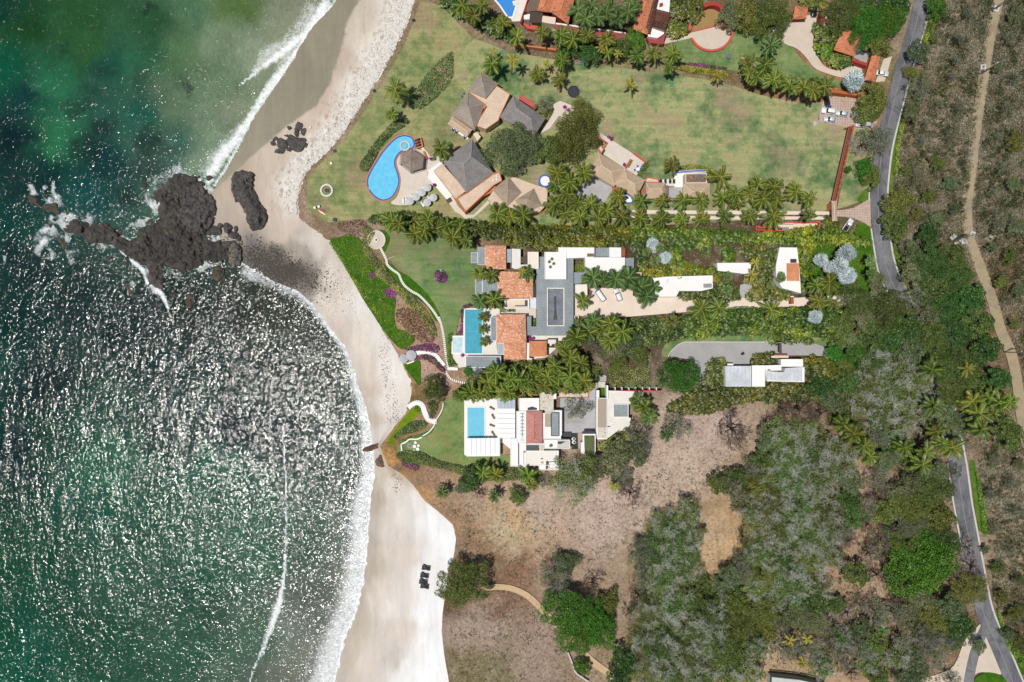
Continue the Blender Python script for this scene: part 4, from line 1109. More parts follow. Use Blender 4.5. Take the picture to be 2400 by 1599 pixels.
def crown(seed,Rr=6.0,hh=4.2,lobes=34,leaves=4200,size=.62,spread=1.0,tint=(.30,.75),gap=.12,asp=.6,flat=.62):
 """lobed broadleaf crown: leaf clumps on many uneven lobes, gaps between them"""
 rs=np.random.RandomState(seed)
 Cs,Ns,Ts=[],[],[]
 for i in range(lobes):
  a=i*2.39996+rs.uniform(-.4,.4)
  q=math.sqrt((i+.5)/lobes)
  ed=Rr*(1+.20*math.sin(2*a+seed)+.13*math.sin(5*a+2*seed))*spread
  rr=q*ed*.84
  if rs.rand() < gap and q > .3: continue
  lz=hh*(1-q*q*.72)*rs.uniform(.76,1.12)
  lr=Rr*rs.uniform(.15,.27)*(34/lobes)**.3
  m=int(leaves/lobes*rs.uniform(.7,1.3))
  d=rs.normal(0,1,(m,3)); d[:,2]=np.abs(d[:,2])*.9-.25
  d/=np.linalg.norm(d,axis=1,keepdims=True)
  rad=lr*rs.uniform(.55,1.06,(m,1))**.5
  c=np.array([rr*math.cos(a),rr*math.sin(a),lz])+d*rad*np.array([1,1,flat])
  c+=rs.normal(0,.12,c.shape)*lr
  Cs.append(c); Ns.append(d+np.array([0,0,.35]))
  t=rs.uniform(*tint)*.55+.5*.45
  Ts.append(np.clip(t+rs.normal(0,.2,m),0,1))
 C,N,T=np.concatenate(Cs),np.concatenate(Ns),np.concatenate(Ts)
 return quads_mesh("crown",leaf_quads(rs,C,N,size,asp),T)

def twig_mesh(seed,Rr=6.0,hh=4.0,n0=6,depth=4,thick=.16,spread=1.0,base=.35):
 rg=random.Random(seed)
 V,Fq=[],[]
 def seg(a,b,r0,r1):
  d=(b-a).normalized()
  u=d.orthogonal().normalized(); v=d.cross(u)
  i0=len(V)
  for p,r in ((a,r0),(b,r1)):
   for k in range(3): V.append(p+(u*math.cos(2.094*k)+v*math.sin(2.094*k))*r)
  for k in range(3): Fq.append((i0+k,i0+(k+1)%3,i0+3+(k+1)%3,i0+3+k))
 def grow(p,d,L,r,lev):
  q=p
  m=3
  for i in range(m):
   d=(d+Vector((rg.uniform(-.28,.28),rg.uniform(-.28,.28),rg.uniform(-.16,.18)))).normalized()
   e=q+d*(L/m)
   seg(q,e,r*(1-.22*i/m),r*(1-.22*(i+1)/m))
   q=e
   if lev > 0 and i > 0:
    for _ in range(2 if lev > 1 else 2):
     ax=Vector((rg.uniform(-1,1),rg.uniform(-1,1),rg.uniform(-.25,.55))).normalized()
     grow(q,(d*.75+ax*.85).normalized(),L*rg.uniform(.45,.64),r*.66,lev-1)
 for i in range(n0):
  a=i*6.283/n0+rg.uniform(-.4,.4)
  grow(Vector((0,0,hh*base)),Vector((math.cos(a)*spread,math.sin(a)*spread,rg.uniform(.35,.9))).normalized(),Rr*rg.uniform(.48,.62),thick,depth-1)
 me=bpy.data.meshes.new("branches")
 me.from_pydata([tuple(v) for v in V],[],Fq)
 return me

def trunk_mesh(name,bend,r0,r1,limbs=0,seed=0):
 """unit-height trunk (scaled per tree), leaning a little; limbs spread near its top"""
 rg=random.Random(seed)
 bm=bmesh.new()
 n=7
 pts=[(bend*math.sin(1.5*i/n)*.5,bend*.3*math.sin(2.4*i/n),i/n) for i in range(n+1)]
 o=pts[-1]
 pts=[(p[0]-o[0],p[1]-o[1],p[2]) for p in pts]
 add_tube(bm,pts,[r0+(r1-r0)*(i/n)**.7+(.08 if i==0 else 0) for i in range(n+1)],7)
 for i in range(limbs):
  a=6.283*i/limbs+rg.uniform(-.4,.4)
  z=rg.uniform(.62,.9)
  add_tube(bm,[(0,0,z),(math.cos(a)*1.1,math.sin(a)*1.1,z+.12),(math.cos(a)*2.6,math.sin(a)*2.6,z+.28)],[r1*.8,r1*.5,r1*.25],5)
 me=bpy.data.meshes.new(name)
 bmesh.ops.recalc_face_normals(bm,faces=bm.faces[:])
 bm.to_mesh(me); bm.free()
 for p in me.polygons: p.use_smooth=True
 return me

def withm(me,m):
 me.materials.append(m); return me
PT=[withm(trunk_mesh("trunk",b,.20,.13,0,i),BARK) for i,b in enumerate((.5,1.1,1.7,.2))]
TT=[withm(trunk_mesh("trunk",b,.34,.20,5,i),BARKD) for i,b in enumerate((.3,.6,.9))]
PALMS={
 'coco': [withm(palm_crown(i,(20,16,23,18,21,14,19)[i],L=((3.6,4.6),(3.9,5.0),(3.2,4.2),(3.6,4.8),(3.4,4.4),(3.8,4.9),(3.5,4.7))[i],old=(.28,.5,.2,.4,.3,.55,.25)[i]),F_COCO) for i in range(7)],
 'yellow': [withm(palm_crown(20+i,13,(2.6,3.6),.8,.5,(1.3,-.2)),F_YEL) for i in range(2)],
 'royal': [withm(palm_crown(30+i,15,(3.6,4.4),1.25,.42,(1.2,-.35),(.7,1.2),.12),F_ROYAL) for i in range(3)],
 'date': [withm(palm_crown(40+i,24,(2.8,3.4),.62,.36,(1.35,-.5),(.3,.7),.2),F_ROYAL) for i in range(2)],
 'silver': [withm(fan_crown(50+i,38,1.7,1.5,pleats=14),F_SILV) for i in range(2)],
 'fan': [withm(fan_crown(60+i,14,1.4,1.25,.55,(1.2,.0),9,5.6),F_FAN) for i in range(2)],
}
PCOUNT=[0]
def palm(x,y,h,size,sp,label,group=None,name=None):
 """crown centre seen at pixel (x, y); h metres tall; size = crown scale"""
 i=PCOUNT[0]=PCOUNT[0]+1
 rg=random.Random(i*7+3)
 z0=G(x,y)
 c=P(x,y,z0+h)
 o=empty(name or {'silver': 'silver_palm','fan': 'fan_palm'}.get(sp,'palm_tree'),(c.x,c.y,z0),label,"palm",group)
 t=bpy.data.objects.new("trunk",PT[i%4]); COL.objects.link(t); t.parent=o; t.scale=(1,1,h); t.rotation_euler=(0,0,rg.uniform(0,6.28))
 m=PALMS[sp]
 q=bpy.data.objects.new("crown",m[i%len(m)]); COL.objects.link(q); q.parent=o; q.location=(0,0,h)
 q.rotation_euler=(rg.gauss(0,.14),rg.gauss(0,.14),rg.uniform(0,6.28))
 s=size*rg.uniform(.86,1.14)
 q.scale=(s,s,s)
 return o

def kinds(seed,m,n,tw=None,**kw):
 """(small crowns, big crowns): a big tree has more leaves, not larger ones"""
 lv,lb=kw.pop('leaves',5000),kw.pop('lobes',34)
 a=[withm(crown(seed+i,leaves=lv,lobes=lb,**kw),m) for i in range(n)]
 b=[withm(crown(seed+5+i,Rr=11.0,hh=6.2,leaves=int(lv*2.6),lobes=int(lb*2.3),**kw),m) for i in range(n)]
 return a,b,tw
BW=lambda s,m,t,n0,d: [withm(twig_mesh(s+i,6.2,5.2,n0,d,t),m) for i in range(2)]
TREES={
 'ever': kinds(100,F_EVER,2,leaves=6400,size=.5,gap=.06,lobes=42,tint=(.2,.8)),'grey': kinds(110,F_GREY,2,leaves=6400,size=.48,lobes=42,tint=(.2,.8)),
 'sage': kinds(120,F_SAGE,3,(BW(200,TWIGW,.046,7,5)),leaves=4300,size=.46,gap=.16,lobes=44,tint=(.2,.8)),
 'olive': kinds(130,F_OLIVE,2,leaves=6200,size=.48,gap=.08,lobes=42,tint=(.22,.8)),'bright': kinds(140,F_BRIGHT,2,leaves=8200,lobes=52,size=.46,gap=.05),
 'thin': kinds(150,F_GREY,1,(BW(210,TWIGG,.07,7,4)),leaves=2600,size=.45,gap=.3,tint=(.25,.6)),
 'bare': ([],[],BW(220,TWIGB,.10,7,5)),'baregrey': ([],[],BW(230,TWIGG,.10,8,5)),
}
TREENAME={'ever': 'evergreen_tree','grey': 'grey_leaved_tree','sage': 'pale_branched_tree','olive': 'olive_green_tree','bright': 'bright_green_tree','thin': 'thin_leaved_tree','bare': 'bare_tree','baregrey': 'bare_tree'}
TC=[0]
def tree(x,y,r,sp,label,group=None,h=None,ry=None,cat="tree"):
 """crown centre at pixel (x, y), crown radius r pixels"""
 i=TC[0]=TC[0]+1
 rg=random.Random(i*13+1)
 rm=r*S
 h=h or min(11.5,2.4+rm*.78)*rg.uniform(.8,1.25)
 z0=G(x,y)
 c=P(x,y,z0+h*.9)
 o=empty(TREENAME[sp] if cat=="tree" else 'shrub',(c.x,c.y,z0),label,cat,group)
 cs,cb,br=TREES[sp]
 big=rm > 6.3 and cb
 cr=cb if big else cs
 s=rm/(10.8 if big else 6.1)
 rz=rg.uniform(0,6.28)
 vz=s*rg.uniform(.85,1.15)
 zb=max(0.0,h-(6.2 if big else 4.2)*vz)
 if cs:
  q=bpy.data.objects.new("crown",cr[i%len(cr)]); COL.objects.link(q); q.parent=o
  q.location=(0,0,zb); q.rotation_euler=(0,0,rz); q.scale=(s,s*(ry or rg.uniform(.88,1.1)),vz)
 if br:
  q=bpy.data.objects.new("branches",br[i%len(br)]); COL.objects.link(q); q.parent=o
  q.location=(0,0,zb-.2*vz if cs else max(0,h*.35-1.7*vz)); q.rotation_euler=(0,0,rz+1); q.scale=(rm/6.3,rm/6.3,(vz*1.5 if big else vz)*(1.1 if cs else .8))
 t=bpy.data.objects.new("trunk",TT[i%3]); COL.objects.link(t); t.parent=o
 ts=.5+.5*rm/6.1
 t.scale=(ts,ts,max(.8,zb+2.0*vz)); t.rotation_euler=(0,0,rz)
 return o

# ---- hedges and shrub masses: arching blades in clumps or small leaves over a polygon
def scatter(rs,poly,n):
 a=np.array(poly)
 lo,hi=a.min(0),a.max(0)
 out=np.empty((0,2))
 while len(out) < n:
  p=rs.uniform(lo,hi,(n*2,2))
  out=np.concatenate([out,p[polydist(p[:,0],p[:,1],poly) > 0]])
 return out[:n]
def area_m2(poly):
 return abs(sum(poly[i-1][0]*poly[i][1]-poly[i][0]*poly[i-1][1] for i in range(len(poly))))*.5*S*S

def hedge(name,label,poly,h,m,style='blade',dens=1.0,cat="hedge",group=None,seed=None,size=1.0,kind=None,edge=14.0,tshift=0.0,tpatch=.35,parent=None):
 rs=np.random.RandomState(seed if seed is not None else (int(poly[0][0]*7+poly[0][1]*13)%99991))
 A=area_m2(poly)
 if style=='blade':
  n=max(5,int(A*.78*dens/size**2))
  p=scatter(rs,poly,n)
  d=polydist(p[:,0],p[:,1],poly)
  hz=h*(.45+.55*sst(0,edge,d))*(.7+.6*vnoise(p[:,0]/16,p[:,1]/16,7))*rs.uniform(.75,1.15,n)
  Q,T=[],[]
  for (x,y),z in zip(p,hz):
   o=P(x,y,z+G(x,y))
   t0=rs.uniform(.22,.62)+tshift+tpatch*(vnoise(x/30,y/30,19)-.5)*1.6
   nb=int(20*rs.uniform(.8,1.2))
   for b in range(nb):
    az=rs.uniform(0,6.283)
    el=rs.uniform(.05,1.15)
    L=size*rs.uniform(.75,1.45)
    w=size*rs.uniform(.16,.30)
    dx,dy=math.cos(az),math.sin(az)
    a0=o+Vector((dx*.1,dy*.1,-.2))
    m0=o+Vector((dx*L*.55*math.cos(el),dy*L*.55*math.cos(el),L*.55*math.sin(el)))
    e0=m0+Vector((dx*L*.5,dy*L*.5,-L*.22+.1*math.sin(el)))
    sd=Vector((-dy,dx,0))*w
    tt=min(1,max(0,t0+rs.normal(0,.15)))
    Q.append((a0-sd*.4,a0+sd*.4,m0+sd,m0-sd)); T.append(tt)
    Q.append((m0-sd,m0+sd,e0+sd*.1,e0-sd*.1)); T.append(min(1,tt+.06))
  nb=int(A*11)
  p=scatter(rs,poly,nb)
  zz=h*.5*(.5+.6*rs.rand(nb))*(.35+.65*sst(0,edge*.7,polydist(p[:,0],p[:,1],poly)))
  gz_=np.where(p[:,0] > BLUFF(p[:,1]),H(p[:,0],p[:,1]),HB(p[:,0],p[:,1]))
  C=np.stack(world(p[:,0],p[:,1],zz+gz_),-1)
  me=quads_mesh(name,np.concatenate([np.array(Q,dtype=np.float32),leaf_quads(rs,C,np.tile([0,0,1.0],(nb,1)),.8,.6,.5).astype(np.float32)]),np.concatenate([np.array(T),np.clip(rs.uniform(.05,.4,nb)+tshift,0,1)]))
 else:
  n=int(A*26*dens/size**2)
  p=scatter(rs,poly,n)
  d=polydist(p[:,0],p[:,1],poly)
  top=h*(.35+.65*sst(0,edge,d))*(.72+.55*vnoise(p[:,0]/7,p[:,1]/7,5))
  z=top*(1-.45*rs.rand(n)**2)
  g=np.where(p[:,0] > BLUFF(p[:,1]),H(p[:,0],p[:,1]),HB(p[:,0],p[:,1]))
  C=np.stack(world(p[:,0],p[:,1],z+g),-1)
  tt=np.clip(rs.uniform(.2,.8,n)+tshift+tpatch*(vnoise(p[:,0]/12,p[:,1]/12,19)-.5)*2,0,1)
  me=quads_mesh(name,leaf_quads(rs,C,np.tile([0,0,1.0],(n,1)),.46*size,.6,.55),tt)
 return tag(link(name,me,m,parent),label if parent is None else None,cat if parent is None else None,group,kind)

# ------------------------------------------------------------------ planting: palms
def palms(tpl,group,pts,h=9.0,size=.88,sp='coco'):
 for i,p in enumerate(pts):
  palm(p[0],p[1],h+((i*37)%11-5)*.22,size*(p[2] if len(p) > 2 else 1),p[3] if len(p) > 3 else sp,tpl.format(ORD[i]) if '{' in tpl else tpl,group)
g1="coconut palms screening the red walled estate"
palms("{} coconut palm from the beach in the row before the red walled estate",g1,
      [(1085,14),(1108,37),(1130,13),(1178,52),(1212,87),(1271,76),(1314,82),(1343,92),(1377,82),(1421,92),(1408,112,.7,'yellow'),(1425,124,.75),(1449,126,.75,'yellow'),(1494,130),(1533,124,1,),(1571,157,.8),(1577,126)],9,.86)
palms("{} dark palm from the pool in the dense clump beside the red tiled mansion","dark palms beside the red tiled mansion",[(1356,22),(1386,12),(1401,40),(1434,16),(1447,44),(1473,28),(1483,10),(1420,30),(1372,44)],9,.95,'royal')
for p,l in (((1152,150,10,1.05,'coco'),"full green palm on the lawn just above the thatched roofs"),((1156,121,7,.6,'yellow'),"small yellow palm behind the full green palm on the lawn"),((1202,141,12,.75,'yellow'),"thin yellow palm with bare pale trunk on the lawn"),
             ((1260,173,6,.85,'coco'),"short green palm on the lawn between two yellow ones and the trampoline"),((1280,150,7,.6,'yellow'),"yellow palm standing close above the short green palm"),((1317,141,9,.8,'coco'),"bushy palm on the lawn under the estate hedge"),
             ((1310,186,6,.78,'coco'),"palm closest to the round trampoline"),((1477,199,6,.85,'yellow'),"lone dying yellow palm with dry fronds on the open lawn"),((1681,179,6,.8,'yellow'),"yellow palm under the flowering wall hedge"),
             ((927,212,10,.95,'coco'),"taller palm on the seaward lawn beside the flower bed"),((918,268,7,.72,'coco'),"smaller palm on the seaward lawn beside the flower bed"),((1033,350,9,.92,'coco'),"palm between the kidney pool and the grey thatched pavilion"),
             ((1576,388,8,.92,'coco'),"palm beside the blue edged white terrace"),((1688,415,9,1.08,'coco'),"tall palm at the corner of the yellow hedge by the long house")):
 palm(*p[:5],l)
palms("{} palm from the plaza in the belt between lawn and plaza garden","palms between the big lawn and the plaza garden",[(1756,146),(1756,170,.8),(1794,150),(1807,106,1.02,'date'),(1774,181,.85),(1814,188),(1851,199),(1884,205),(1906,212,.8),(1933,203)],10,.98)
palms("{} palm from the sea in the grove behind the long tiled house","palm grove around the paved forecourt",[(1300,435),(1300,480),(1307,406),(1325,500),(1329,455),(1335,427),(1355,474),(1360,508),(1368,406),(1384,478),(1402,512),(1421,494),(1449,459,.85)],9,.93)
palms("{} palm from the forecourt in the row above the wheel tracks","palm row above the wheel tracks",[(1502,470,.95),(1553,470,.82),(1600,470,1.05),(1643,468,.95),(1694,464),(1724,455),(1729,476,.8),(1760,455,.8),(1776,432),(1788,466,1.1),(1813,439),(1822,469),(1866,450),(1896,466,.9,'coco')],9,.95)
palms("{} palm from the forecourt in the row below the wheel tracks","palm row below the wheel tracks",[(1457,508),(1500,510),(1551,512,.9),(1598,514,.9),(1645,512),(1700,506),(1758,505,.95),(1813,508,1.05),(1898,505,.85)],9,.95)
palms("{} palm from the kidney pool below the thatched bedroom roofs","palms below the thatched bedroom roofs",[(1166,502),(1198,508,.8),(1226,504)],8,.95)
palms("{} palm from the lookout terrace along the head of the long hedge","palms along the seaward head of the long hedge",[(905,514,.85),(920,518),(936,525),(973,548,1.05),(995,539),(1003,516,1.05),(1024,530,.8),(1048,527),(1061,557),(1078,532,.9),(1093,564,1.0)],8,.9)
palms("{} palm from the lawn between the upper orange roofs","palms between the orange roofs",[(1123,642,.85),(1152,645,.95),(1223,636,.7,'yellow'),(1235,640,.8,'royal')],7,.88)
palms("{} palm beside the head of the teal pool","palms at the head of the teal pool",[(1125,706,.9,'royal'),(1158,702,1.1)],7,.95)
palms("{} small palm from the top of the white deck beside the teal pool","small palms along the teal pool",[(1133,744),(1131,772,.7),(1135,801,.75)],5,.66)
palms("{} lush dark palm from the grey deck in the row over the beige court","dark palm row over the beige court",[(1390,652,1.1),(1415,654,.8),(1442,654,1.15),(1473,652,1.1),(1503,674,1.15),(1515,694,1.0),(1530,674,.9)],8,.98,'royal')
palms("{} palm from the grey deck along the court edge of the orange roofed villa","palms beside the grey deck",[(1366,706,.9),(1390,752,1.05,'royal'),(1350,791),(1378,775),(1335,837,1.15),(1362,852),(1322,812,.8),(1300,858)],8,.98)
palms("{} palm from the court in the belt below the beige drive","palms below the beige drive",[(1410,770),(1432,758),(1459,778),(1428,800,.9),(1643,722,1.05),(1685,722),(1807,726,.95),(1580,752,.8)],9,.98)
palms("{} palm from the flat white garage around the drive end","palms around the drive end",[(1770,616,.7,'yellow'),(1762,643,.75,'yellow'),(1913,669,1.05),(1945,661),(1919,706),(1952,710,.85)],9,.95)
palms("{} palm from the sea in the dense belt between orange and white villas","palm belt between the two villas",[(1077,926,.8),(1103,921),(1124,922,.9),(1139,916),(1144,896),(1162,872,1.1),(1181,919),(1192,922,.9),(1197,890,.9),(1217,891,1.05),(1236,896),(1252,888),(1262,870,.9),(1284,884),(1294,905,.8),(1310,880),(1336,885),(1352,908,.8),(1368,892),(1275,905,.8)],8,.93)
palms("{} lush palm from the white annex roof at its landward end","palms at the landward end of the white villa",[(1495,936,1.0,'royal'),(1512,954,1.15),(1522,978,.8,'royal')],7,1.0)
palms("{} palm from the bluff in the garden edge above the dirt lot","palms along the garden edge above the dirt lot",[(1036,1153,.85,'date'),(1132,1106,1.0),(1162,1113),(1159,1163,.95,'date'),(1238,1116,.95),(1245,1140,.6),(1440,1140,.85,'yellow'),(1562,1020,.95,'date')],6,.95)
palms("{} yellowing palm from the sea among the grey scrub by the lower wall","yellow palms among the grey scrub",[(1851,1501),(1882,1554),(1892,1498),(2070,1478,.8,'royal')],7,.75,'yellow')
palms("{} wild palm from the white guest house in the roadside jungle","wild palms of the roadside jungle",[(1980,998),(2002,1017),(2026,1044),(2039,1070),(2120,1049),(2162,1089),(2170,1060),(2184,867,1.1),(2187,953),(2197,1012),(2208,1039),(2232,1049)],10,1.0)
palms("{} wild palm from the road in the thicket against the dirt track","wild palms against the dirt track",[(2267,864,.8),(2296,969,1.1),(2302,1006),(2318,934),(2342,945),(2366,942),(2280,940),(2330,970,.9)],10,1.0)
for p,l in (((2000,189,6,1.05,'silver'),"silver palm beside the red tiled gate lodge"),((1923,610,7,.82,'silver'),"smaller silver palm beside the yellow hedge, apart from the big silver clump"),((1984,594,8,1.12,'silver'),"silver palm at the top of the big silver clump"),
             ((1966,622,8,1.1,'silver'),"silver palm in the middle of the big silver clump"),((1984,646,8,1.15,'silver'),"silver palm at the bottom of the big silver clump"),((1946,626,6,.8,'silver'),"silver palm on the hedge side of the big silver clump"),
             ((1911,743,7,.85,'silver'),"solitary silver palm below the beige drive"),((1531,575,5,.8,'silver'),"silver palm between the round green fan palms"),((1558,604,4,.7,'silver'),"silver palm over the pale path beside the fan palms"),
             ((1515,591,7,.78,'fan'),"round green fan palm over the silver leaves, seaward of two"),((1548,581,7,.76,'fan'),"round green fan palm over the silver leaves, landward of two"),((1534,613,7,.80,'fan'),"round green fan palm below the pair over silver leaves"),
             ((1704,649,7,.85,'fan'),"green fan palm at the top of the pair by the small flat white roof"),((1703,679,7,.9,'fan'),"green fan palm at the bottom of the pair by the small flat white roof"),((1805,667,6,.75,'fan'),"green fan palm at the lower corner of the white walled garage court"),
             ((1830,651,6,.8,'fan'),"green fan palm reaching over the white garage roof"),((2039,610,7,.9,'fan'),"upper green fan palm at the road beside the silver clump"),((2041,641,7,.85,'fan'),"lower green fan palm at the road beside the silver clump")):
 palm(*p[:5],l)

# ------------------------------------------------------------------ planting: single trees and shrubs
ST=[(1198,344,66,'grey',"huge dark grey-green tree shading the thatched pavilion",None),(1345,322,62,'olive',"broad green tree standing between the stone path and the long house",None),(1362,278,48,'olive',"upper lobe tree of the broad green pair beside the trampoline",None),(1300,345,40,'ever',"small dark tree squeezed between the two huge crowns",None),
      (1275,245,24,'thin',"thin grey tree beside the red roof of the thatched house",None),
      (1712,33,36,'grey',"grey-green tree at the corner of the dirt court",None),(1756,28,40,'olive',"olive tree between the dirt court and the cream drive",None),(1816,38,48,'olive',"wide olive tree overhanging the cream drive",None),(1790,10,34,'grey',"grey-green tree behind the olive tree at the drive",None),
      (1490,88,30,'bright',"bright green tree at the corner of the white roof terrace",None),(1335,108,26,'ever',"low green tree merged into the palm row above the trampoline",None),(1378,122,30,'ever',"dense round tree under the palm row, nearest the trampoline",None),(1465,108,26,'ever',"dense dark tree under the palms beside the bright green tree",None),
      (1985,30,52,'ever',"big dark feathery tree over the red roofed workshop",None),(2040,55,50,'bright',"bright green feathery tree beside the gate lodge yard",None),(2085,40,52,'bright',"bright green tree leaning over the road at the top",None),(2060,98,34,'olive',"lower skirt tree hanging over the road above the gate lodge",None),(2020,2,46,'ever',"dark crown behind the feathery trees by the road",None),(2100,-4,40,'ever',"dark crown at the very top beside the road",None),
      (2050,228,42,'olive',"dense olive tree shading the parking area, upper crown",None),(2040,256,36,'olive',"dense olive tree shading the parking area, lower crown",None),(2028,335,34,'baregrey',"leafless grey tree inside the garden fence",None),(2056,318,36,'thin',"wispy tree between the fence and the road",None),(2060,342,30,'thin',"second wispy tree hanging over the road kerb",None),
      (2030,395,26,'bright',"bushy bamboo-like tree beside the road, upper one",None),(2046,412,28,'olive',"bushy bamboo-like tree beside the road, lower one",None),(1988,397,8,'bright',"small round bush on the grass behind the garden fence","shrub"),
      (1596,884,50,'bright',"vivid green tree beside the gravel forecourt",None),(1404,808,34,'thin',"grey twiggy tree in the belt below the beige drive",None),(1440,815,34,'grey',"grey-green tree above the vine covered pergola",None),(1478,800,36,'grey',"large grey-green tree beside the gravel forecourt lawn",None),(1450,850,24,'olive',"small olive tree at the corner of the vine pergola",None),(1500,830,28,'olive',"olive tree between the vine pergola and the forecourt",None),
      (1013,912,32,'olive',"round olive tree on the bluff over the beach terraces",None),(1120,878,16,'thin',"grey thin bush beside the lower grey deck","shrub"),(1098,872,14,'bright',"bright rounded bush at the end of the service path","shrub"),
      (1355,958,30,'thin',"half bare tree in the grey courtyard of the white villa",None),(1345,1128,58,'sage',"large silvery twigged tree below the white villa",None),(1212,1166,23,'olive',"compact round green tree on the edge of the dirt lot",None),(1270,1130,20,'thin',"brown thin bush under the white villa wall","shrub"),
      (1110,1120,34,'ever',"dense green tree at the seaward end of the hedge below the white villa",None),(1090,1140,24,'grey',"grey-green low tree beside the date palm of the dirt lot",None),(1122,1158,18,'bare',"small bare shrub between the two date palms","shrub"),(1395,1096,36,'grey',"grey tree between the white annex and the dirt lot",None),
      (1500,1022,40,'thin',"thin grey tree behind the date palm by the white annex",None),(1440,1075,40,'grey',"grey-green tree at the lower corner of the white annex",None),(1490,1066,36,'grey',"drooping grey-green tree at the edge of the open dirt",None),(1588,1000,36,'thin',"grey half bare tree behind the date palm",None),(1480,1160,40,'bare',"bare branching tree at the edge of the dirt lot",None),(1460,1120,34,'thin',"sparse tree beside the yellow palm of the dirt lot",None),
      (1725,1008,58,'bare',"wide leafless brown tree on the open dirt",None),(1083,1374,62,'olive',"broad olive tree standing on the beach edge by the buggies",None),(1300,1350,46,'thin',"grey twiggy tree on the dirt lot above the vivid green tree",None),(1328,1322,32,'grey',"grey-green crown beside the grey twiggy tree of the dirt lot",None),(1392,1372,40,'bare',"purple-brown bare tree beside the vivid green crown",None),
      (1330,1440,60,'bright',"vivid green spreading tree at the end of the sandy track",None),(1398,1470,58,'bright',"second vivid green crown on the wood side of the sandy track",None),(1350,1500,46,'bright',"lower vivid green crown leaning over the dirt field",None),(1420,1425,34,'olive',"yellow-green crown between the vivid tree and the wood",None),(1365,1566,22,'bright',"small bright bush beside the two wheel track","shrub"),
      (2060,664,26,'grey',"round grey-green tree at the road end of the bright grass",None),(2015,706,44,'ever',"dark tree overhanging the mouth of the beige drive",None),(2080,730,52,'ever',"broad dark tree where the road disappears under crowns",None),(2030,745,40,'grey',"grey-green tree behind the drive mouth",None),(1975,770,36,'olive',"olive tree behind the gravel forecourt end",None),(2010,835,34,'bright',"bright green tree over the end of the gravel forecourt",None),(1960,830,24,'bright',"bright sapling over the forecourt gravel",None),(1985,882,34,'olive',"olive bush behind the white guest house",None),
      (2174,1330,82,'bright',"very large vivid green tree beside the lower road",None),(2130,1290,50,'olive',"olive crown on the wood side of the very large vivid tree",None),(2210,1275,44,'ever',"dark crown behind the very large vivid tree",None),(2278,1385,44,'olive',"olive crown hanging over the lower road",None),(2274,1290,40,'baregrey',"leafless grey tree leaning over the lower road",None),(2286,1330,34,'baregrey',"second leafless grey tree where the lower road dips under crowns",None),
      (2011,1350,32,'ever',"round dark tree on the bare soil of the wood edge",None),(2254,1470,38,'ever',"dark drooping tree over the pale gravel fork",None),(2298,1518,20,'grey',"small grey-green tree beside the road fork",None),(2234,1594,20,'thin',"scrubby bush at the edge of the gravel fork","shrub"),(2186,1525,52,'thin',"grey feathery tree beside the pale gravel fork",None),(1995,1270,28,'bare',"purple-brown bare tree beside the wood edge",None),(2105,1400,34,'bare',"bare tree over brown soil in the lower wood",None),(2060,1160,30,'bare',"bare tree on pinkish soil beside the wood",None),(2040,1230,26,'bare',"small bare tree on pinkish soil of the wood clearing",None),
      (2105,524,40,'ever',"dark round tree across the road from the paved apron",None),(2112,470,34,'olive',"olive tree on the hillside above the paved apron",None),(2139,169,18,'olive',"yellow-olive tree on the hillside at the road kerb",None),(2156,118,30,'grey',"grey-green tree spilling over the hillside kerb",None),(2199,12,28,'bright',"bright tree at the top of the hillside kerb",None),(2156,210,34,'thin',"grey bare-looking shrub mass on the hillside above the kerb","shrub"),(2140,260,24,'grey',"grey-green bush below the grey shrub mass on the hillside","shrub")]
for x,y,r,sp,l,c in ST: tree(x,y,r,sp,l,None,cat=c or "tree")

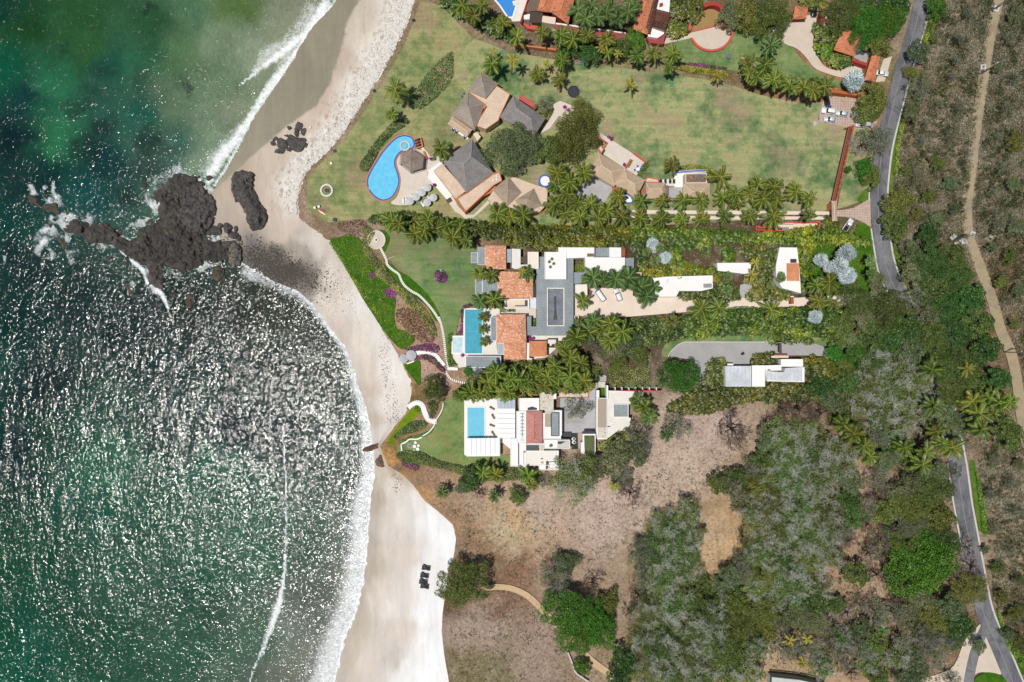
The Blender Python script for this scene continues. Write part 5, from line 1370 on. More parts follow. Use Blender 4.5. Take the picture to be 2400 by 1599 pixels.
# woods: trees one can tell apart, numbered from a landmark
def wood(tpl,group,pts,lm,hh=None):
 by={}
 for p in sorted(pts,key=lambda p: math.hypot(p[0]-lm[0],p[1]-lm[1])):
  n=by[p[3]]=by.get(p[3],0)+1
  kind={'ever': 'dark green tree','sage': 'white-twigged green tree','grey': 'grey-green tree','olive': 'olive tree','bright': 'vivid green tree','thin': 'twiggy grey tree','bare': 'bare brown tree','baregrey': 'bare grey tree'}[p[3]]
  tree(p[0],p[1],p[2]*.93,p[3],tpl.format(o=ORD[n-1] if n<=40 else 'farthest',k=kind),group,hh)
W1=[(1613,1208,44,'sage'),(1555,1233,48,'sage'),(1583,1275,62,'sage'),(1530,1290,46,'grey'),(1625,1262,40,'sage'),(1560,1345,58,'sage'),(1610,1335,46,'sage'),(1510,1350,34,'thin'),(1792,1083,34,'ever'),(1685,1134,30,'ever'),(1722,1150,34,'thin'),(1830,1015,42,'sage'),(1800,1035,32,'grey'),
      (1880,1020,46,'sage'),(1850,1075,52,'sage'),(1905,1070,54,'sage'),(1950,1050,44,'sage'),(1815,1115,42,'sage'),(1862,1130,54,'sage'),(1920,1130,56,'sage'),(1968,1105,40,'sage'),(1780,1150,40,'olive'),(1820,1180,48,'sage'),(1875,1190,58,'sage'),(1932,1195,54,'sage'),
      (1775,1230,40,'sage'),(1830,1250,54,'sage'),(1885,1255,56,'sage'),(1940,1250,46,'sage'),(1780,1295,46,'sage'),(1840,1315,56,'sage'),(1895,1315,54,'sage'),(1945,1305,38,'sage'),(1800,1350,46,'olive'),(1860,1370,56,'sage'),(1915,1375,46,'sage'),
      (1740,1340,36,'thin'),(1715,1360,40,'grey'),(1500,1400,38,'bare'),(1480,1440,34,'bare'),(1520,1440,46,'sage'),(1578,1420,56,'sage'),(1560,1470,56,'sage'),(1640,1400,44,'ever'),(1668,1455,56,'sage'),(1625,1480,48,'sage'),(1715,1410,44,'olive'),(1777,1430,58,'olive'),(1740,1470,52,'olive'),
      (1505,1500,46,'sage'),(1553,1520,58,'sage'),(1610,1540,52,'sage'),(1665,1515,48,'sage'),(1706,1535,54,'ever'),(1755,1575,42,'sage'),(1470,1555,38,'ever'),(1520,1580,46,'sage'),(1580,1590,50,'sage'),(1650,1590,50,'sage'),(1712,1592,42,'sage'),(1450,1592,30,'ever'),
      (1910,1420,44,'ever'),(1900,1450,48,'grey'),(1850,1520,40,'thin'),(1900,1520,46,'thin'),(1950,1520,40,'thin'),(1960,1470,34,'baregrey'),(1850,1450,30,'grey'),(1990,1180,42,'ever'),(1965,1212,40,'grey'),(2005,1215,34,'ever'),(2000,1130,36,'grey'),(1935,1290,38,'sage'),
      (1960,1420,28,'ever'),(1820,1410,34,'sage'),(1990,1440,26,'baregrey'),(1760,1100,26,'thin'),(1730,1190,26,'bare'),(1745,1260,30,'bare'),(1735,1120,30,'olive'),(1760,1190,40,'sage'),(1700,1380,36,'sage'),(1540,1395,40,'sage'),(1500,1300,36,'thin'),(1745,1310,34,'thin'),(1770,1380,40,'sage'),(1985,1090,36,'sage'),(1990,1050,34,'sage'),(1975,1250,36,'thin'),(1800,1480,36,'olive'),(1830,1470,32,'thin'),(1775,1520,36,'sage')]
wood("{o} {k} from the bare dirt lot in the big wood","trees of the big wood",W1,(1600,1120))
W2=[(2016,1514,42,'thin'),(2040,1550,38,'sage'),(2097,1539,44,'sage'),(2150,1560,40,'grey'),(2120,1500,36,'thin'),(2030,1478,34,'grey'),(2190,1450,52,'olive'),(2140,1440,40,'grey'),(2230,1430,40,'grey'),(2186,1160,52,'olive'),(2139,1195,46,'olive'),(2205,1215,40,'olive'),(2110,1240,36,'thin'),(2150,1120,34,'grey'),(2225,1150,24,'grey'),(2080,1150,28,'thin'),(2100,1340,26,'olive'),(2000,1580,30,'bare'),(2060,1590,34,'ever'),(2130,1590,36,'grey'),(2060,1120,34,'thin'),(2030,1190,32,'thin'),(2085,1200,40,'olive'),(2070,1270,34,'thin'),(2120,1160,40,'grey'),(2045,1300,30,'thin'),(2150,1240,46,'grey'),(2190,1245,36,'ever'),(2100,1440,34,'thin'),(2160,1400,38,'grey'),(2060,1440,36,'thin'),(2170,1490,40,'thin'),(2020,1420,30,'thin'),(2110,1350,34,'grey'),(2240,1500,34,'grey'),(2050,1510,36,'olive'),(1975,1500,36,'sage'),(1985,1545,32,'thin'),(1930,1570,34,'sage'),(2080,1080,34,'grey'),(2140,1080,34,'ever'),(2200,1110,30,'grey'),(2060,1350,26,'bare'),(2090,1310,28,'bare')]
wood("{o} {k} from the straight road in the lower roadside wood","trees of the lower roadside wood",W2,(2240,1150))
W3=[(2150,640,38,'grey'),(2190,620,46,'ever'),(2235,600,38,'ever'),(2250,650,46,'ever'),(2200,670,44,'ever'),(2160,690,36,'thin'),(2280,700,44,'ever'),(2230,720,50,'ever'),(2180,740,44,'grey'),(2130,770,44,'ever'),(2300,760,44,'ever'),(2250,780,50,'ever'),(2195,800,50,'ever'),(2140,830,44,'grey'),(2320,820,42,'ever'),(2270,850,46,'ever'),(2220,860,46,'ever'),(2085,800,44,'ever'),(2110,860,44,'sage'),(2060,850,46,'sage'),(2040,900,50,'sage'),(2100,920,54,'sage'),(2150,900,46,'sage'),(2010,940,44,'sage'),(2060,970,54,'sage'),(2120,980,50,'sage'),(2170,960,40,'sage'),(2240,915,46,'ever'),(2290,905,40,'ever'),(2220,970,40,'grey'),(2000,900,36,'ever'),(1960,940,40,'grey'),(1930,910,36,'ever'),(1985,860,24,'olive'),(2050,780,40,'ever'),(2010,800,36,'grey'),(2345,890,34,'ever'),(2180,550,30,'ever'),(2140,590,32,'grey'),(2250,1000,36,'grey'),(2370,1020,40,'ever'),(2100,1030,40,'sage'),(2060,1020,30,'thin'),(1880,960,44,'bare'),(1840,960,40,'bare'),(1930,970,36,'bare'),(1800,990,26,'bare'),(1975,985,28,'ever'),(2240,1110,22,'thin')]
wood("{o} {k} from the dirt track bend in the dense roadside jungle","trees of the roadside jungle",W3,(2280,600))
W4=[(2190,90,24,'bright'),(2230,180,24,'grey'),(2250,90,30,'grey'),(2200,240,34,'thin'),(2250,250,30,'thin'),(2160,330,30,'grey'),(2200,380,40,'olive'),(2150,410,34,'grey'),(2230,430,42,'ever'),(2180,460,40,'olive'),(2150,500,36,'olive'),(2200,510,40,'ever'),(2240,490,30,'ever'),(2170,290,26,'thin'),(2230,320,34,'thin'),(2210,30,26,'grey'),(2270,30,26,'grey'),(2240,140,26,'thin'),(2125,400,20,'bright'),
      (2370,90,34,'grey'),(2340,160,26,'ever'),(2380,180,34,'grey'),(2360,250,34,'thin'),(2340,320,30,'grey'),(2385,330,36,'olive'),(2350,390,34,'grey'),(2380,430,40,'ever'),(2330,450,28,'grey'),(2345,520,36,'grey'),(2385,530,34,'ever'),(2330,580,28,'ever'),(2370,600,40,'olive'),(2350,660,34,'olive'),(2390,680,34,'ever'),(2380,760,28,'olive'),(2385,30,30,'ever'),
      (2330,1080,36,'thin'),(2370,1130,36,'grey'),(2320,1160,34,'thin'),(2380,1200,36,'thin'),(2330,1240,32,'grey'),(2370,1290,34,'grey'),(2340,1330,36,'olive'),(2390,1360,36,'ever'),(2350,1400,34,'olive'),(2385,1440,34,'olive'),(2365,1490,24,'ever'),(2395,1510,30,'olive'),(2310,1290,24,'ever'),(2390,1090,30,'ever')]
for q,nm,lm in (([p for p in W4 if p[0] < 2290 and p[1] < 560],"on the slope between road and dirt track",(2140,0)),([p for p in W4 if p[0] > 2300 and p[1] < 800],"on the hillside beyond the dirt track",(2400,0)),([p for p in W4 if p[1] > 1000],"on the scrub slope above the lower road",(2300,1080))):
 wood("{o} {k} from the top "+nm,"trees "+nm,[(p[0],p[1],p[2]*(.5+.45*((p[0]*7+p[1]*3)%10)/10),{'ever': 'grey','bright': 'olive','grey': 'thin'}.get(p[3],p[3])) for p in q],lm,3.2)

# dry scrub covering the hillside: nobody could count it
def scrub(name,label,poly,dens,seed,hmax=1.8):
 rs=np.random.RandomState(seed)
 A=area_m2(poly)
 n=int(A*1.0*dens)
 p=scatter(rs,poly,n)
 Cs,Ns,Ts=[],[],[]
 den=fbm(p[:,0]/28,p[:,1]/28,33)
 for (x,y),dn in zip(p,den):
  if rs.rand() > .25+dn: continue
  m=int(24*rs.uniform(.5,1.4))
  r=rs.uniform(.4,1.3)
  c=np.array(P(x,y,G(x,y)))
  d=rs.normal(0,1,(m,3)); d[:,2]=np.abs(d[:,2])
  d/=np.linalg.norm(d,axis=1,keepdims=True)
  Cs.append(c+d*r*rs.uniform(.5,1,(m,1))*np.array([1,1,hmax/1.8])); Ns.append(d)
  g=fbm(x/24,y/24,44)*2.1-.62+rs.normal(0,.18)
  Ts.append(np.clip(g+rs.normal(0,.22,m),0,1))
 C,N,T=np.concatenate(Cs),np.concatenate(Ns),np.concatenate(Ts)
 me=quads_mesh(name,leaf_quads(rs,C,N,.62,.24,.9),T)
 tag(link(name,me,F_SCRUB),label,"scrub",None,'stuff')
scrub("scrub","dry grey-brown brush covering the slope between the road and the dirt track",[(2178,-20),(2334,-20),(2316,90),(2300,200),(2284,300),(2274,400),(2260,480),(2264,560),(2294,660),(2320,760),(2160,760),(2120,690),(2095,600),(2090,520),(2092,440),(2104,340),(2128,260),(2150,170)],2.4,1)
scrub("scrub","dry brush on the hillside beyond the dirt track",[(2360,-20),(2460,-20),(2460,1000),(2412,980),(2402,900),(2388,830),(2362,770),(2340,700),(2315,630),(2294,570),(2282,480),(2292,380),(2302,300),(2314,200),(2330,110)],2.4,2)
scrub("scrub","dry brush on the slope above the lower road",[(2300,1030),(2460,1000),(2460,1660),(2420,1600),(2372,1500),(2330,1400),(2318,1300),(2305,1200),(2292,1100)],2.0,3)
scrub("undergrowth","low dry undergrowth filling the gaps of the big wood",[(1490,1380),(1560,1210),(1640,1190),(1660,1240),(1600,1360),(1700,1420),(1740,1280),(1760,1100),(1830,980),(1960,980),(2000,1200),(1960,1420),(2080,1500),(2220,1480),(2220,1620),(1800,1540),(1730,1620),(1440,1620),(1450,1560)],.45,4,1.2)
scrub("undergrowth","brushy undergrowth of the roadside jungle",[(2000,760),(2100,720),(2300,680),(2350,860),(2340,1020),(2280,1060),(2220,1060),(2220,1240),(2100,1260),(2060,1100),(1960,1010),(1900,920),(1960,860)],.6,5,1.4)

# dry tufts and litter on the bare lot
def tufts(name,label,poly,n,m,seed,size=.4):
 rs=np.random.RandomState(seed)
 p=scatter(rs,poly,n)
 p=p[rs.rand(n) < np.clip(fbm(p[:,0]/24,p[:,1]/24,77)*2.6-.75,.06,1)]
 Cs,Ts=[],[]
 for x,y in p:
  c=np.array(P(x,y,G(x,y)-.18))
  q=rs.normal(0,.28,(6,3)); q[:,2]=np.abs(q[:,2])*.7
  Cs.append(c+q); Ts.append(np.clip(rs.normal(.45,.2)+rs.normal(0,.15,6),0,1))
 C=np.concatenate(Cs)
 me=quads_mesh(name,leaf_quads(rs,C,np.tile([0,0,1.0],(len(C),1)),size,.5,.9),np.concatenate(Ts))
 tag(link(name,me,m),label,"dry grass",None,'stuff')
LOT=[(1010,1180),(1120,1180),(1240,1200),(1420,1170),(1560,1050),(1640,960),(1760,960),(1700,1100),(1640,1180),(1480,1240),(1440,1330),(1300,1310),(1240,1390),(1330,1520),(1440,1600),(1060,1610),(1045,1420),(1075,1290),(1060,1220)]
tufts("dry_grass","dry grass tufts and dark litter on the bare dirt lot",LOT,3000,F_SCRUB,12)
tufts("dry_grass","dry tufts and fallen twigs between the trees of the lower wood",[(1960,1100),(2230,1080),(2250,1300),(2250,1560),(1760,1590),(1800,1500),(1950,1400)],2600,F_SCRUB,13,.55)
# the same brush goes on beyond the frame
for i,(q,l) in enumerate((([(1010,-420),(2400,-420),(2400,-24),(1000,-24)],"dry brush going on beyond the red walled estate"),([(2462,-420),(2900,-420),(2900,1900),(2462,1900)],"dry brush higher up the hillside"),([(1075,1622),(2440,1622),(2440,1950),(1090,1950)],"dry brush going on below the lower wood"))):
 scrub("scrub",l,q,.35,40+i,2.4)

# ------------------------------------------------------------------ planting: hedges and beds
HG="garden_hedge"
hedge("hedge","seaward end of the long hedge, dark green below the dry lawn",sm([(868,508),(900,500),(960,500),(1000,505),(1060,515),(1110,516),(1112,550),(1090,566),(1050,556),(1000,548),(960,538),(910,530),(884,520),(866,518)],2),3.2,F_HEDGE,dens=1.1)
hedge("hedge","long yellow-green hedge between the palm row and the orange roofed villa",sm([(1110,520),(1200,526),(1300,530),(1400,532),(1478,533),(1478,572),(1440,582),(1390,588),(1330,590),(1290,586),(1250,582),(1215,574),(1180,564),(1115,556)],2),3.4,F_CROT,dens=1.15,tshift=-0.09)
hedge("hedge","middle part of the long hedge with golden leaves behind the fan palms",sm([(1478,533),(1560,534),(1640,536),(1700,538),(1760,545),(1760,566),(1700,570),(1640,580),(1600,584),(1560,560),(1500,562),(1478,570)],2),3.2,F_CROT,dens=1.15,tshift=-0.03)
hedge("hedge","landward end of the long hedge beside the narrow service yard, yellowest part",sm([(1760,546),(1800,545),(1850,538),(1900,532),(1950,536),(2000,548),(2040,562),(2040,572),(1980,574),(1900,576),(1840,572),(1800,568),(1762,568)],2),3.2,F_CROT,dens=1.15,tshift=0.09)
hedge("hedge","golden hedge wall along the white garage court",sm([(1866,576),(1900,572),(1910,600),(1902,640),(1896,672),(1876,684),(1872,640),(1866,610)],2),3.2,F_CROT,dens=1.2,tshift=0.15)
hedge("hedge","block of glossy shrubs standing behind the gatehouse",sm([(1925,518),(1945,506),(1956,520),(1968,530),(1960,545),(1930,540)],2),2.8,F_CROT,dens=1.2,tshift=0.05)
hedge("hedge","thick shrubbery between the fan palms and the dark palm row",sm([(1510,640),(1560,622),(1620,622),(1672,630),(1680,660),(1650,656),(1600,660),(1560,668),(1540,664)],2),3.0,F_CROT,dens=1.15,tshift=0.03)
hedge("hedge","shrubbery around the grey gravel clearing with dark bushes",sm([(1560,572),(1600,584),(1606,620),(1660,626),(1690,622),(1690,580),(1720,580),(1720,630),(1700,640),(1640,640),(1560,622)],2),3.0,F_CROT,dens=1.05,tshift=-0.07)
hedge("hedge","dark green shrubbery in front of the white hall beside the grey deck strip",sm([(1480,566),(1510,562),(1512,600),(1520,625),(1500,640),(1490,610)],2),2.6,F_HEDGE,dens=1.1)
hedge("hedge","green shrubbery around the small flat white roof",sm([(1740,575),(1800,582),(1828,590),(1822,640),(1800,660),(1770,668),(1740,662),(1756,640),(1762,610),(1740,600)],2),3.0,F_HEDGE,dens=1.1,tshift=.08)
hedge("hedge","shrubs in front of the garage facing the beige drive",sm([(1585,672),(1640,676),(1680,674),(1680,700),(1640,702),(1600,702),(1584,690)],2),2.6,F_HEDGE,dens=1.15,tshift=.05)
hedge("hedge","shrubs between the service path and the orange flat roof, along the drive",sm([(1745,690),(1790,672),(1830,676),(1862,690),(1850,702),(1800,704),(1755,704)],2),2.6,F_HEDGE,dens=1.15,tshift=.12)
hedge("hedge","leafy shrubs under the fan palm pair by the drive",sm([(1682,660),(1720,668),(1735,690),(1725,704),(1690,702),(1680,685)],2),2.6,F_HEDGE,dens=1.15)
hedge("hedge","deep shrub belt below the beige drive, seaward half",sm([(1345,758),(1400,748),(1470,748),(1540,748),(1600,742),(1600,790),(1560,800),(1520,812),(1490,790),(1450,775),(1400,790),(1350,800)],2),3.0,F_HEDGE,dens=1.15)
hedge("hedge","deep shrub belt below the beige drive, landward half with golden leaves",sm([(1600,742),(1660,730),(1720,728),(1800,724),(1880,722),(1960,722),(2000,728),(1990,790),(1900,788),(1800,784),(1700,786),(1600,790)],2),3.0,F_CROT,dens=1.15,tshift=-0.05)
hedge("hedge","smooth dark green clipped bushes beside the beige drive",sm([(1705,722),(1745,718),(1782,722),(1780,745),(1740,750),(1708,746)],2),2.4,F_EVER,'leaf',tshift=.1)
hedge("hedge","leafy bank under the palm belt between the two villas",sm([(1060,930),(1080,905),(1120,880),(1160,862),(1190,850),(1240,848),(1300,846),(1360,850),(1410,866),(1400,890),(1380,915),(1320,920),(1260,925),(1200,930),(1120,935)],2),3.0,F_HEDGE,dens=.95)
hedge("hedge","shrubs between gravel forecourt and guest house, bright tips",sm([(1668,842),(1690,838),(1702,856),(1702,890),(1690,905),(1660,905),(1650,880),(1656,860)],2),2.6,F_HEDGE,dens=1.2,tshift=.14)
hedge("hedge","broad shrub belt below the white guest house",sm([(1640,905),(1700,910),(1760,895),(1800,890),(1880,900),(1930,905),(1960,930),(1900,940),(1820,946),(1770,940),(1720,950),(1660,968),(1600,970),(1560,955),(1600,930)],2),2.8,F_HEDGE,dens=1.1,tshift=.05)
hedge("hedge","dark shrubs over the guest house courtyard wall",sm([(1760,840),(1790,826),(1818,832),(1824,854),(1800,858),(1762,858)],2),2.6,F_HEDGE,dens=1.2,tshift=-.05)
hedge("hedge","golden-tipped shrubs at the landward end of the guest house",sm([(1888,838),(1915,836),(1960,850),(1975,880),(1940,895),(1895,892),(1886,865)],2),2.6,F_CROT,dens=1.2,tshift=0.03)
hedge("hedge","row of shrubs beside the timber beam over the forecourt",sm([(1800,790),(1860,788),(1900,794),(1900,804),(1850,804),(1810,806)],2),2.4,F_HEDGE,dens=1.2)
hedge("hedge","dense green hedge along the lower edge of the white villa lawn",sm([(930,1062),(975,1056),(1010,1072),(1060,1088),(1120,1096),(1200,1096),(1260,1104),(1270,1118),(1200,1128),(1120,1126),(1050,1104),(985,1090),(935,1080)],2),2.6,F_EVER,'leaf',tshift=.08)
hedge("hedge","shrubs behind the white annex with golden tips",sm([(1405,1042),(1440,1020),(1475,1010),(1500,1030),(1470,1056),(1420,1062)],2),2.6,F_HEDGE,dens=1.2,tshift=.1)
hedge("hedge","yellow hedge around the blue edged terrace of the long house",sm([(1595,388),(1640,386),(1665,392),(1672,412),(1658,420),(1655,402),(1620,398),(1598,402)],2),1.6,F_YHEDGE,'leaf',edge=5)
hedge("hedge","clipped green hedge at the end of the front terrace table",[(1494,410),(1512,378),(1524,376),(1520,392),(1504,414)],1.2,F_LIME,'leaf',edge=4,tshift=-.15)
hedge("hedge","small clipped hedge in the middle of the front terrace",[(1468,390),(1478,374),(1484,376),(1474,394)],1.0,F_LIME,'leaf',edge=3,tshift=-.2)
hedge("flower_bed","planter bed framed by coral walls at the upper end of the long house",[(1399,333),(1404,324),(1424,336),(1418,348)],.6,F_LIME,'leaf',edge=3,tshift=-.2)
hedge("hedge","yellow and purple flowering hedge behind the lawn wall under the plaza garden",sm([(1592,152),(1640,158),(1700,166),(1712,172),(1700,184),(1650,176),(1590,164)],2),1.3,F_YHEDGE,'leaf',edge=4,tshift=-.08)
hedge("flower_bed","strip of purple flowers along the plaza garden hedge",[(1602,146),(1640,148),(1705,158),(1704,164),(1660,158),(1604,151)],.8,F_BOUG,'leaf',edge=4)
hedge("hedge","leafy mass under the palms between lawn and plaza garden",sm([(1735,160),(1790,172),(1850,182),(1930,186),(1942,200),(1930,212),(1860,206),(1790,196),(1745,184)],2),2.0,F_HEDGE,dens=1.1)
hedge("hedge","green mass under the palm row of the red walled estate, trampoline side",sm([(1300,112),(1340,100),(1420,104),(1500,120),(1500,138),(1440,134),(1380,130),(1320,124)],2),2.4,F_HEDGE,'leaf',tshift=.06)
hedge("hedge","leafy bank under the first palms by the beach corner of the estate",sm([(1034,0),(1080,0),(1140,30),(1190,60),(1215,96),(1190,98),(1140,76),(1100,50),(1070,40),(1038,18)],2),2.6,F_HEDGE,dens=1.1)
hedge("shrub","round leafy shrub mass between the white terrace and the dirt court",sm([(1570,0),(1640,0),(1650,20),(1640,45),(1615,54),(1585,50),(1572,25)],3),3.2,F_HEDGE,dens=1.2,cat="shrub")
hedge("shrub","smaller leafy shrub below the round mass beside the court steps",sm([(1565,52),(1595,55),(1616,62),(1612,82),(1580,90),(1562,76)],3),2.4,F_HEDGE,dens=1.2,cat="shrub",tshift=.1)
hedge("shrub","big shrub island in the bend of the cream gravel drive, upper part",sm([(1910,58),(1930,52),(1958,64),(1970,90),(1962,104),(1940,108),(1912,96)],3),3.0,F_HEDGE,dens=1.2,cat="shrub")
hedge("shrub","bright shrub in the bend of the cream gravel drive, middle part",sm([(1910,104),(1945,106),(1952,120),(1945,138),(1922,136),(1910,122)],3),2.4,F_LIME,dens=1.2,cat="shrub",tshift=-.1)
hedge("shrub","rounded shrub at the foot of the drive island beside the coral wall",sm([(1945,126),(1975,120),(1996,136),(1994,152),(1970,160),(1945,150)],3),2.6,F_HEDGE,dens=1.2,cat="shrub",tshift=.05)
hedge("shrub","leafy shrub overhanging the red workshop roof at the top",sm([(1872,0),(1930,0),(1960,18),(1930,22),(1890,18)],2),2.6,F_HEDGE,dens=1.2,cat="shrub")
hedge("flower_bed","long curved bed of red speckled shrubs on the seaward lawn, upper part",sm([(1062,124),(1052,123),(1030,140),(1005,165),(985,195),(968,220),(957,244),(964,254),(985,256),(1008,242),(1040,212),(1058,190),(1064,160)],2),1.0,F_BED,'leaf',dens=.55,edge=5)
hedge("flower_bed","curved bed of dark shrubs wrapped around the kidney pool",sm([(962,282),(950,296),(925,312),(905,332),(888,355),(876,380),(862,402),(846,398),(842,385),(858,360),(880,330),(900,308),(915,290),(930,280)],2),1.1,F_BED,'leaf',dens=.8,edge=5,tshift=-.05)
hedge("flower_bed","rusty dry shrub bed at the corner between lawn and lookout slope",sm([(790,524),(820,518),(850,515),(860,525),(848,545),(838,560),(815,548),(795,540)],2),.7,F_RUST,'leaf',dens=.45,edge=5)
hedge("shrubbery","strip of mixed shrubs running down the slope beside the curved stepping stones",sm([(852,528),(866,532),(880,545),(872,560),(868,580),(885,610),(905,626),(920,650),(945,675),(975,700),(1000,728),(1018,760),(1024,790),(1010,788),(995,755),(970,730),(935,695),(910,670),(880,640),(858,608),(846,570)],2),1.1,F_HEDGE,'leaf',dens=.7,edge=6,tshift=.06,cat="shrubbery")
hedge("flower_bed","dry brown shrub patch with white edging on the sea slope",sm([(930,725),(955,722),(985,738),(1008,770),(1018,800),(1000,806),(975,796),(945,765),(928,750)],2),.6,F_RUST,'leaf',dens=.5,edge=6,tshift=-.1)
hedge("flower_bed","yellow-green bushes along the top of the beach under the ground cover",sm([(774,566),(784,576),(806,606),(826,638),(850,676),(872,704),(890,735),(876,732),(852,698),(834,668),(812,634),(790,598),(772,572)],2),.7,F_LIME,'leaf',dens=.7,edge=4,tshift=.1)
hedge("bougainvillea","purple bougainvillea mound with a white stone on the villa lawn",sm([(1018,640),(1030,632),(1046,640),(1048,656),(1038,664),(1022,658)],3),1.6,F_BOUG,'leaf',edge=6,cat="bougainvillea",tshift=.1)
hedge("bougainvillea","small purple bougainvillea on the sea slope above the dry shrubs",sm([(900,682),(912,676),(928,684),(926,694),(908,698)],3),.9,F_BOUG,'leaf',edge=5,cat="bougainvillea",tshift=.05)
hedge("bougainvillea","tiny purple bougainvillea at the edge of the slope ground cover",circ(871,645,7,10),.8,F_BOUG,'leaf',edge=4,cat="bougainvillea",tshift=.05)
hedge("bougainvillea","long purple bougainvillea hedge behind the beach parasols",sm([(948,816),(968,812),(990,806),(1020,806),(1030,818),(1022,828),(1000,824),(975,822),(955,824)],2),1.3,F_BOUG,'leaf',edge=5,cat="bougainvillea")
hedge("bougainvillea","dull purple hedge curving below the white beach walk",sm([(972,838),(1000,830),(1020,840),(1040,862),(1044,874),(1030,868),(1012,852),(990,842),(975,846)],2),1.1,F_BOUG,'leaf',edge=5,cat="bougainvillea",tshift=-.16)
hedge("bougainvillea","purple bougainvillea beside the teal pool wall",sm([(1086,716),(1078,730),(1082,760),(1070,785),(1084,786),(1085,750),(1088,725),(1110,716),(1100,711)],1),1.0,F_BOUG,'leaf',edge=4,cat="bougainvillea",tshift=-.02)
hedge("bougainvillea","pink flowering shrub on the bluff below the white villa lawn",sm([(940,1080),(965,1085),(985,1096),(975,1104),(950,1098)],2),.9,F_BOUG,'leaf',edge=4,cat="bougainvillea",tshift=-.05,dens=.7)
hedge("bougainvillea","bougainvillea beside the flat white block on the beige court",circ(1383,684,6,8),1.0,F_BOUG,'leaf',edge=4,cat="bougainvillea",tshift=.1)
hedge("hedge","low bright hedge beside the bubbling spa pool",[(1050,782),(1062,776),(1060,800),(1056,830),(1068,850),(1072,856),(1052,860),(1046,840)],1.0,F_LIME,'leaf',edge=3,tshift=-.15)
hedge("hedge","short clipped hedge in the courtyard behind the largest orange roof",[(1172,704),(1182,704),(1184,724),(1208,725),(1208,732),(1172,732)],.9,F_LIME,'leaf',edge=3,tshift=-.1)
hedge("hedge","short clipped hedge square at the grey deck gap",[(1246,747),(1256,747),(1256,765),(1246,765)],.9,F_LIME,'leaf',edge=3)
hedge("hedge","upper terrace hedge in the beach garden of the white villa",sm([(1000,945),(1012,938),(1026,945),(1024,965),(1012,982),(1004,978),(1008,962)],2),.7,F_EVER,'leaf',edge=4,tshift=.12)
hedge("hedge","middle curved terrace hedge below the white winding steps",sm([(935,1008),(960,990),(985,985),(1000,992),(996,1004),(975,1012),(945,1022),(930,1030),(922,1024)],2),.7,F_EVER,'leaf',edge=4,tshift=.12)
hedge("hedge","lower curved terrace hedge above the fire pit lawn",sm([(936,1034),(960,1024),(990,1016),(1012,1004),(1016,1010),(1000,1022),(975,1030),(945,1040),(938,1042)],2),.7,F_EVER,'leaf',edge=4,tshift=.16)
hedge("hedge","yellow-green bush at the top of the white winding steps",circ(978,958,9,10),1.0,F_LIME,'leaf',edge=4)
hedge("hedge","bright clipped hedge along the hillside kerb at the top of the road",[(2196,0),(2212,10),(2196,50),(2184,90),(2172,110),(2160,96),(2174,60),(2186,20)],1.4,F_LIME,'leaf',edge=4,tshift=.02)
hedge("hedge","bright clipped hedge along the hillside kerb above the apron",sm([(2112,270),(2122,280),(2110,340),(2106,400),(2100,420),(2096,400),(2100,340)],2),1.4,F_LIME,'leaf',edge=4,tshift=.08)
hedge("hedge","thin bright hedge around the road bend by the fan palms",sm([(2098,570),(2106,590),(2116,620),(2132,660),(2126,668),(2112,645),(2102,615),(2094,590)],2),1.3,F_LIME,'leaf',edge=4)
hedge("hedge","bright hedge along the lower straight of the road",sm([(2286,1110),(2296,1120),(2308,1180),(2316,1230),(2314,1258),(2302,1250),(2296,1190)],2),1.4,F_LIME,'leaf',edge=4,tshift=-.05)
hedge("hedge","bright hedge along the road at the lower corner",sm([(2336,1430),(2346,1440),(2360,1480),(2390,1530),(2410,1560),(2400,1570),(2376,1540),(2350,1490)],2),1.3,F_LIME,'leaf',edge=4,tshift=-.08)
hedge("green_roof","vine and flower covered pergola roof beside the white annex",[(1424,862),(1524,860),(1526,908),(1424,908)],1.2,F_SAGE,'leaf',dens=.55,edge=4,cat="vine pergola",tshift=-.02)
hedge("shrub","dark round bush in the grey gravel clearing",circ(1654,590,14,12),2.0,F_EVER,'leaf',cat="shrub",tshift=.0)
hedge("shrub","yellow bush cluster along the stone path to the thatched house",sm([(1262,262),(1285,255),(1298,256),(1290,275),(1276,292),(1266,280)],2),1.4,F_YHEDGE,'leaf',edge=4,cat="shrub",dens=.7)
hedge("shrub","green planting beside the drive head of the white roofed hall",[(1346,622),(1372,614),(1372,638),(1346,638)],1.2,F_LIME,'leaf',edge=3,cat="shrub",tshift=-.12)
LG=sm([(774,560),(800,556),(812,548),(842,560),(852,590),(872,622),(880,648),(905,662),(926,700),(924,742),(930,770),(950,776),(972,796),(958,812),(940,818),(916,796),(892,765),(872,734),(850,700),(828,660),(806,622),(786,588)],2)
hedge("ground_creeper","leafy creeper growing through the bright green carpet on the slope above the beach",LG,.45,F_LIME,'leaf',dens=.22,tshift=-.22,kind='stuff',edge=5)
hedge("ground_creeper","leafy tufts in the bright wet grass below the silver palms",[(1905,566),(2000,576),(2040,582),(2050,620),(2055,662),(2030,686),(1925,688),(1905,640)],.4,F_LIME,'leaf',dens=.2,tshift=-.26,kind='stuff',edge=5)

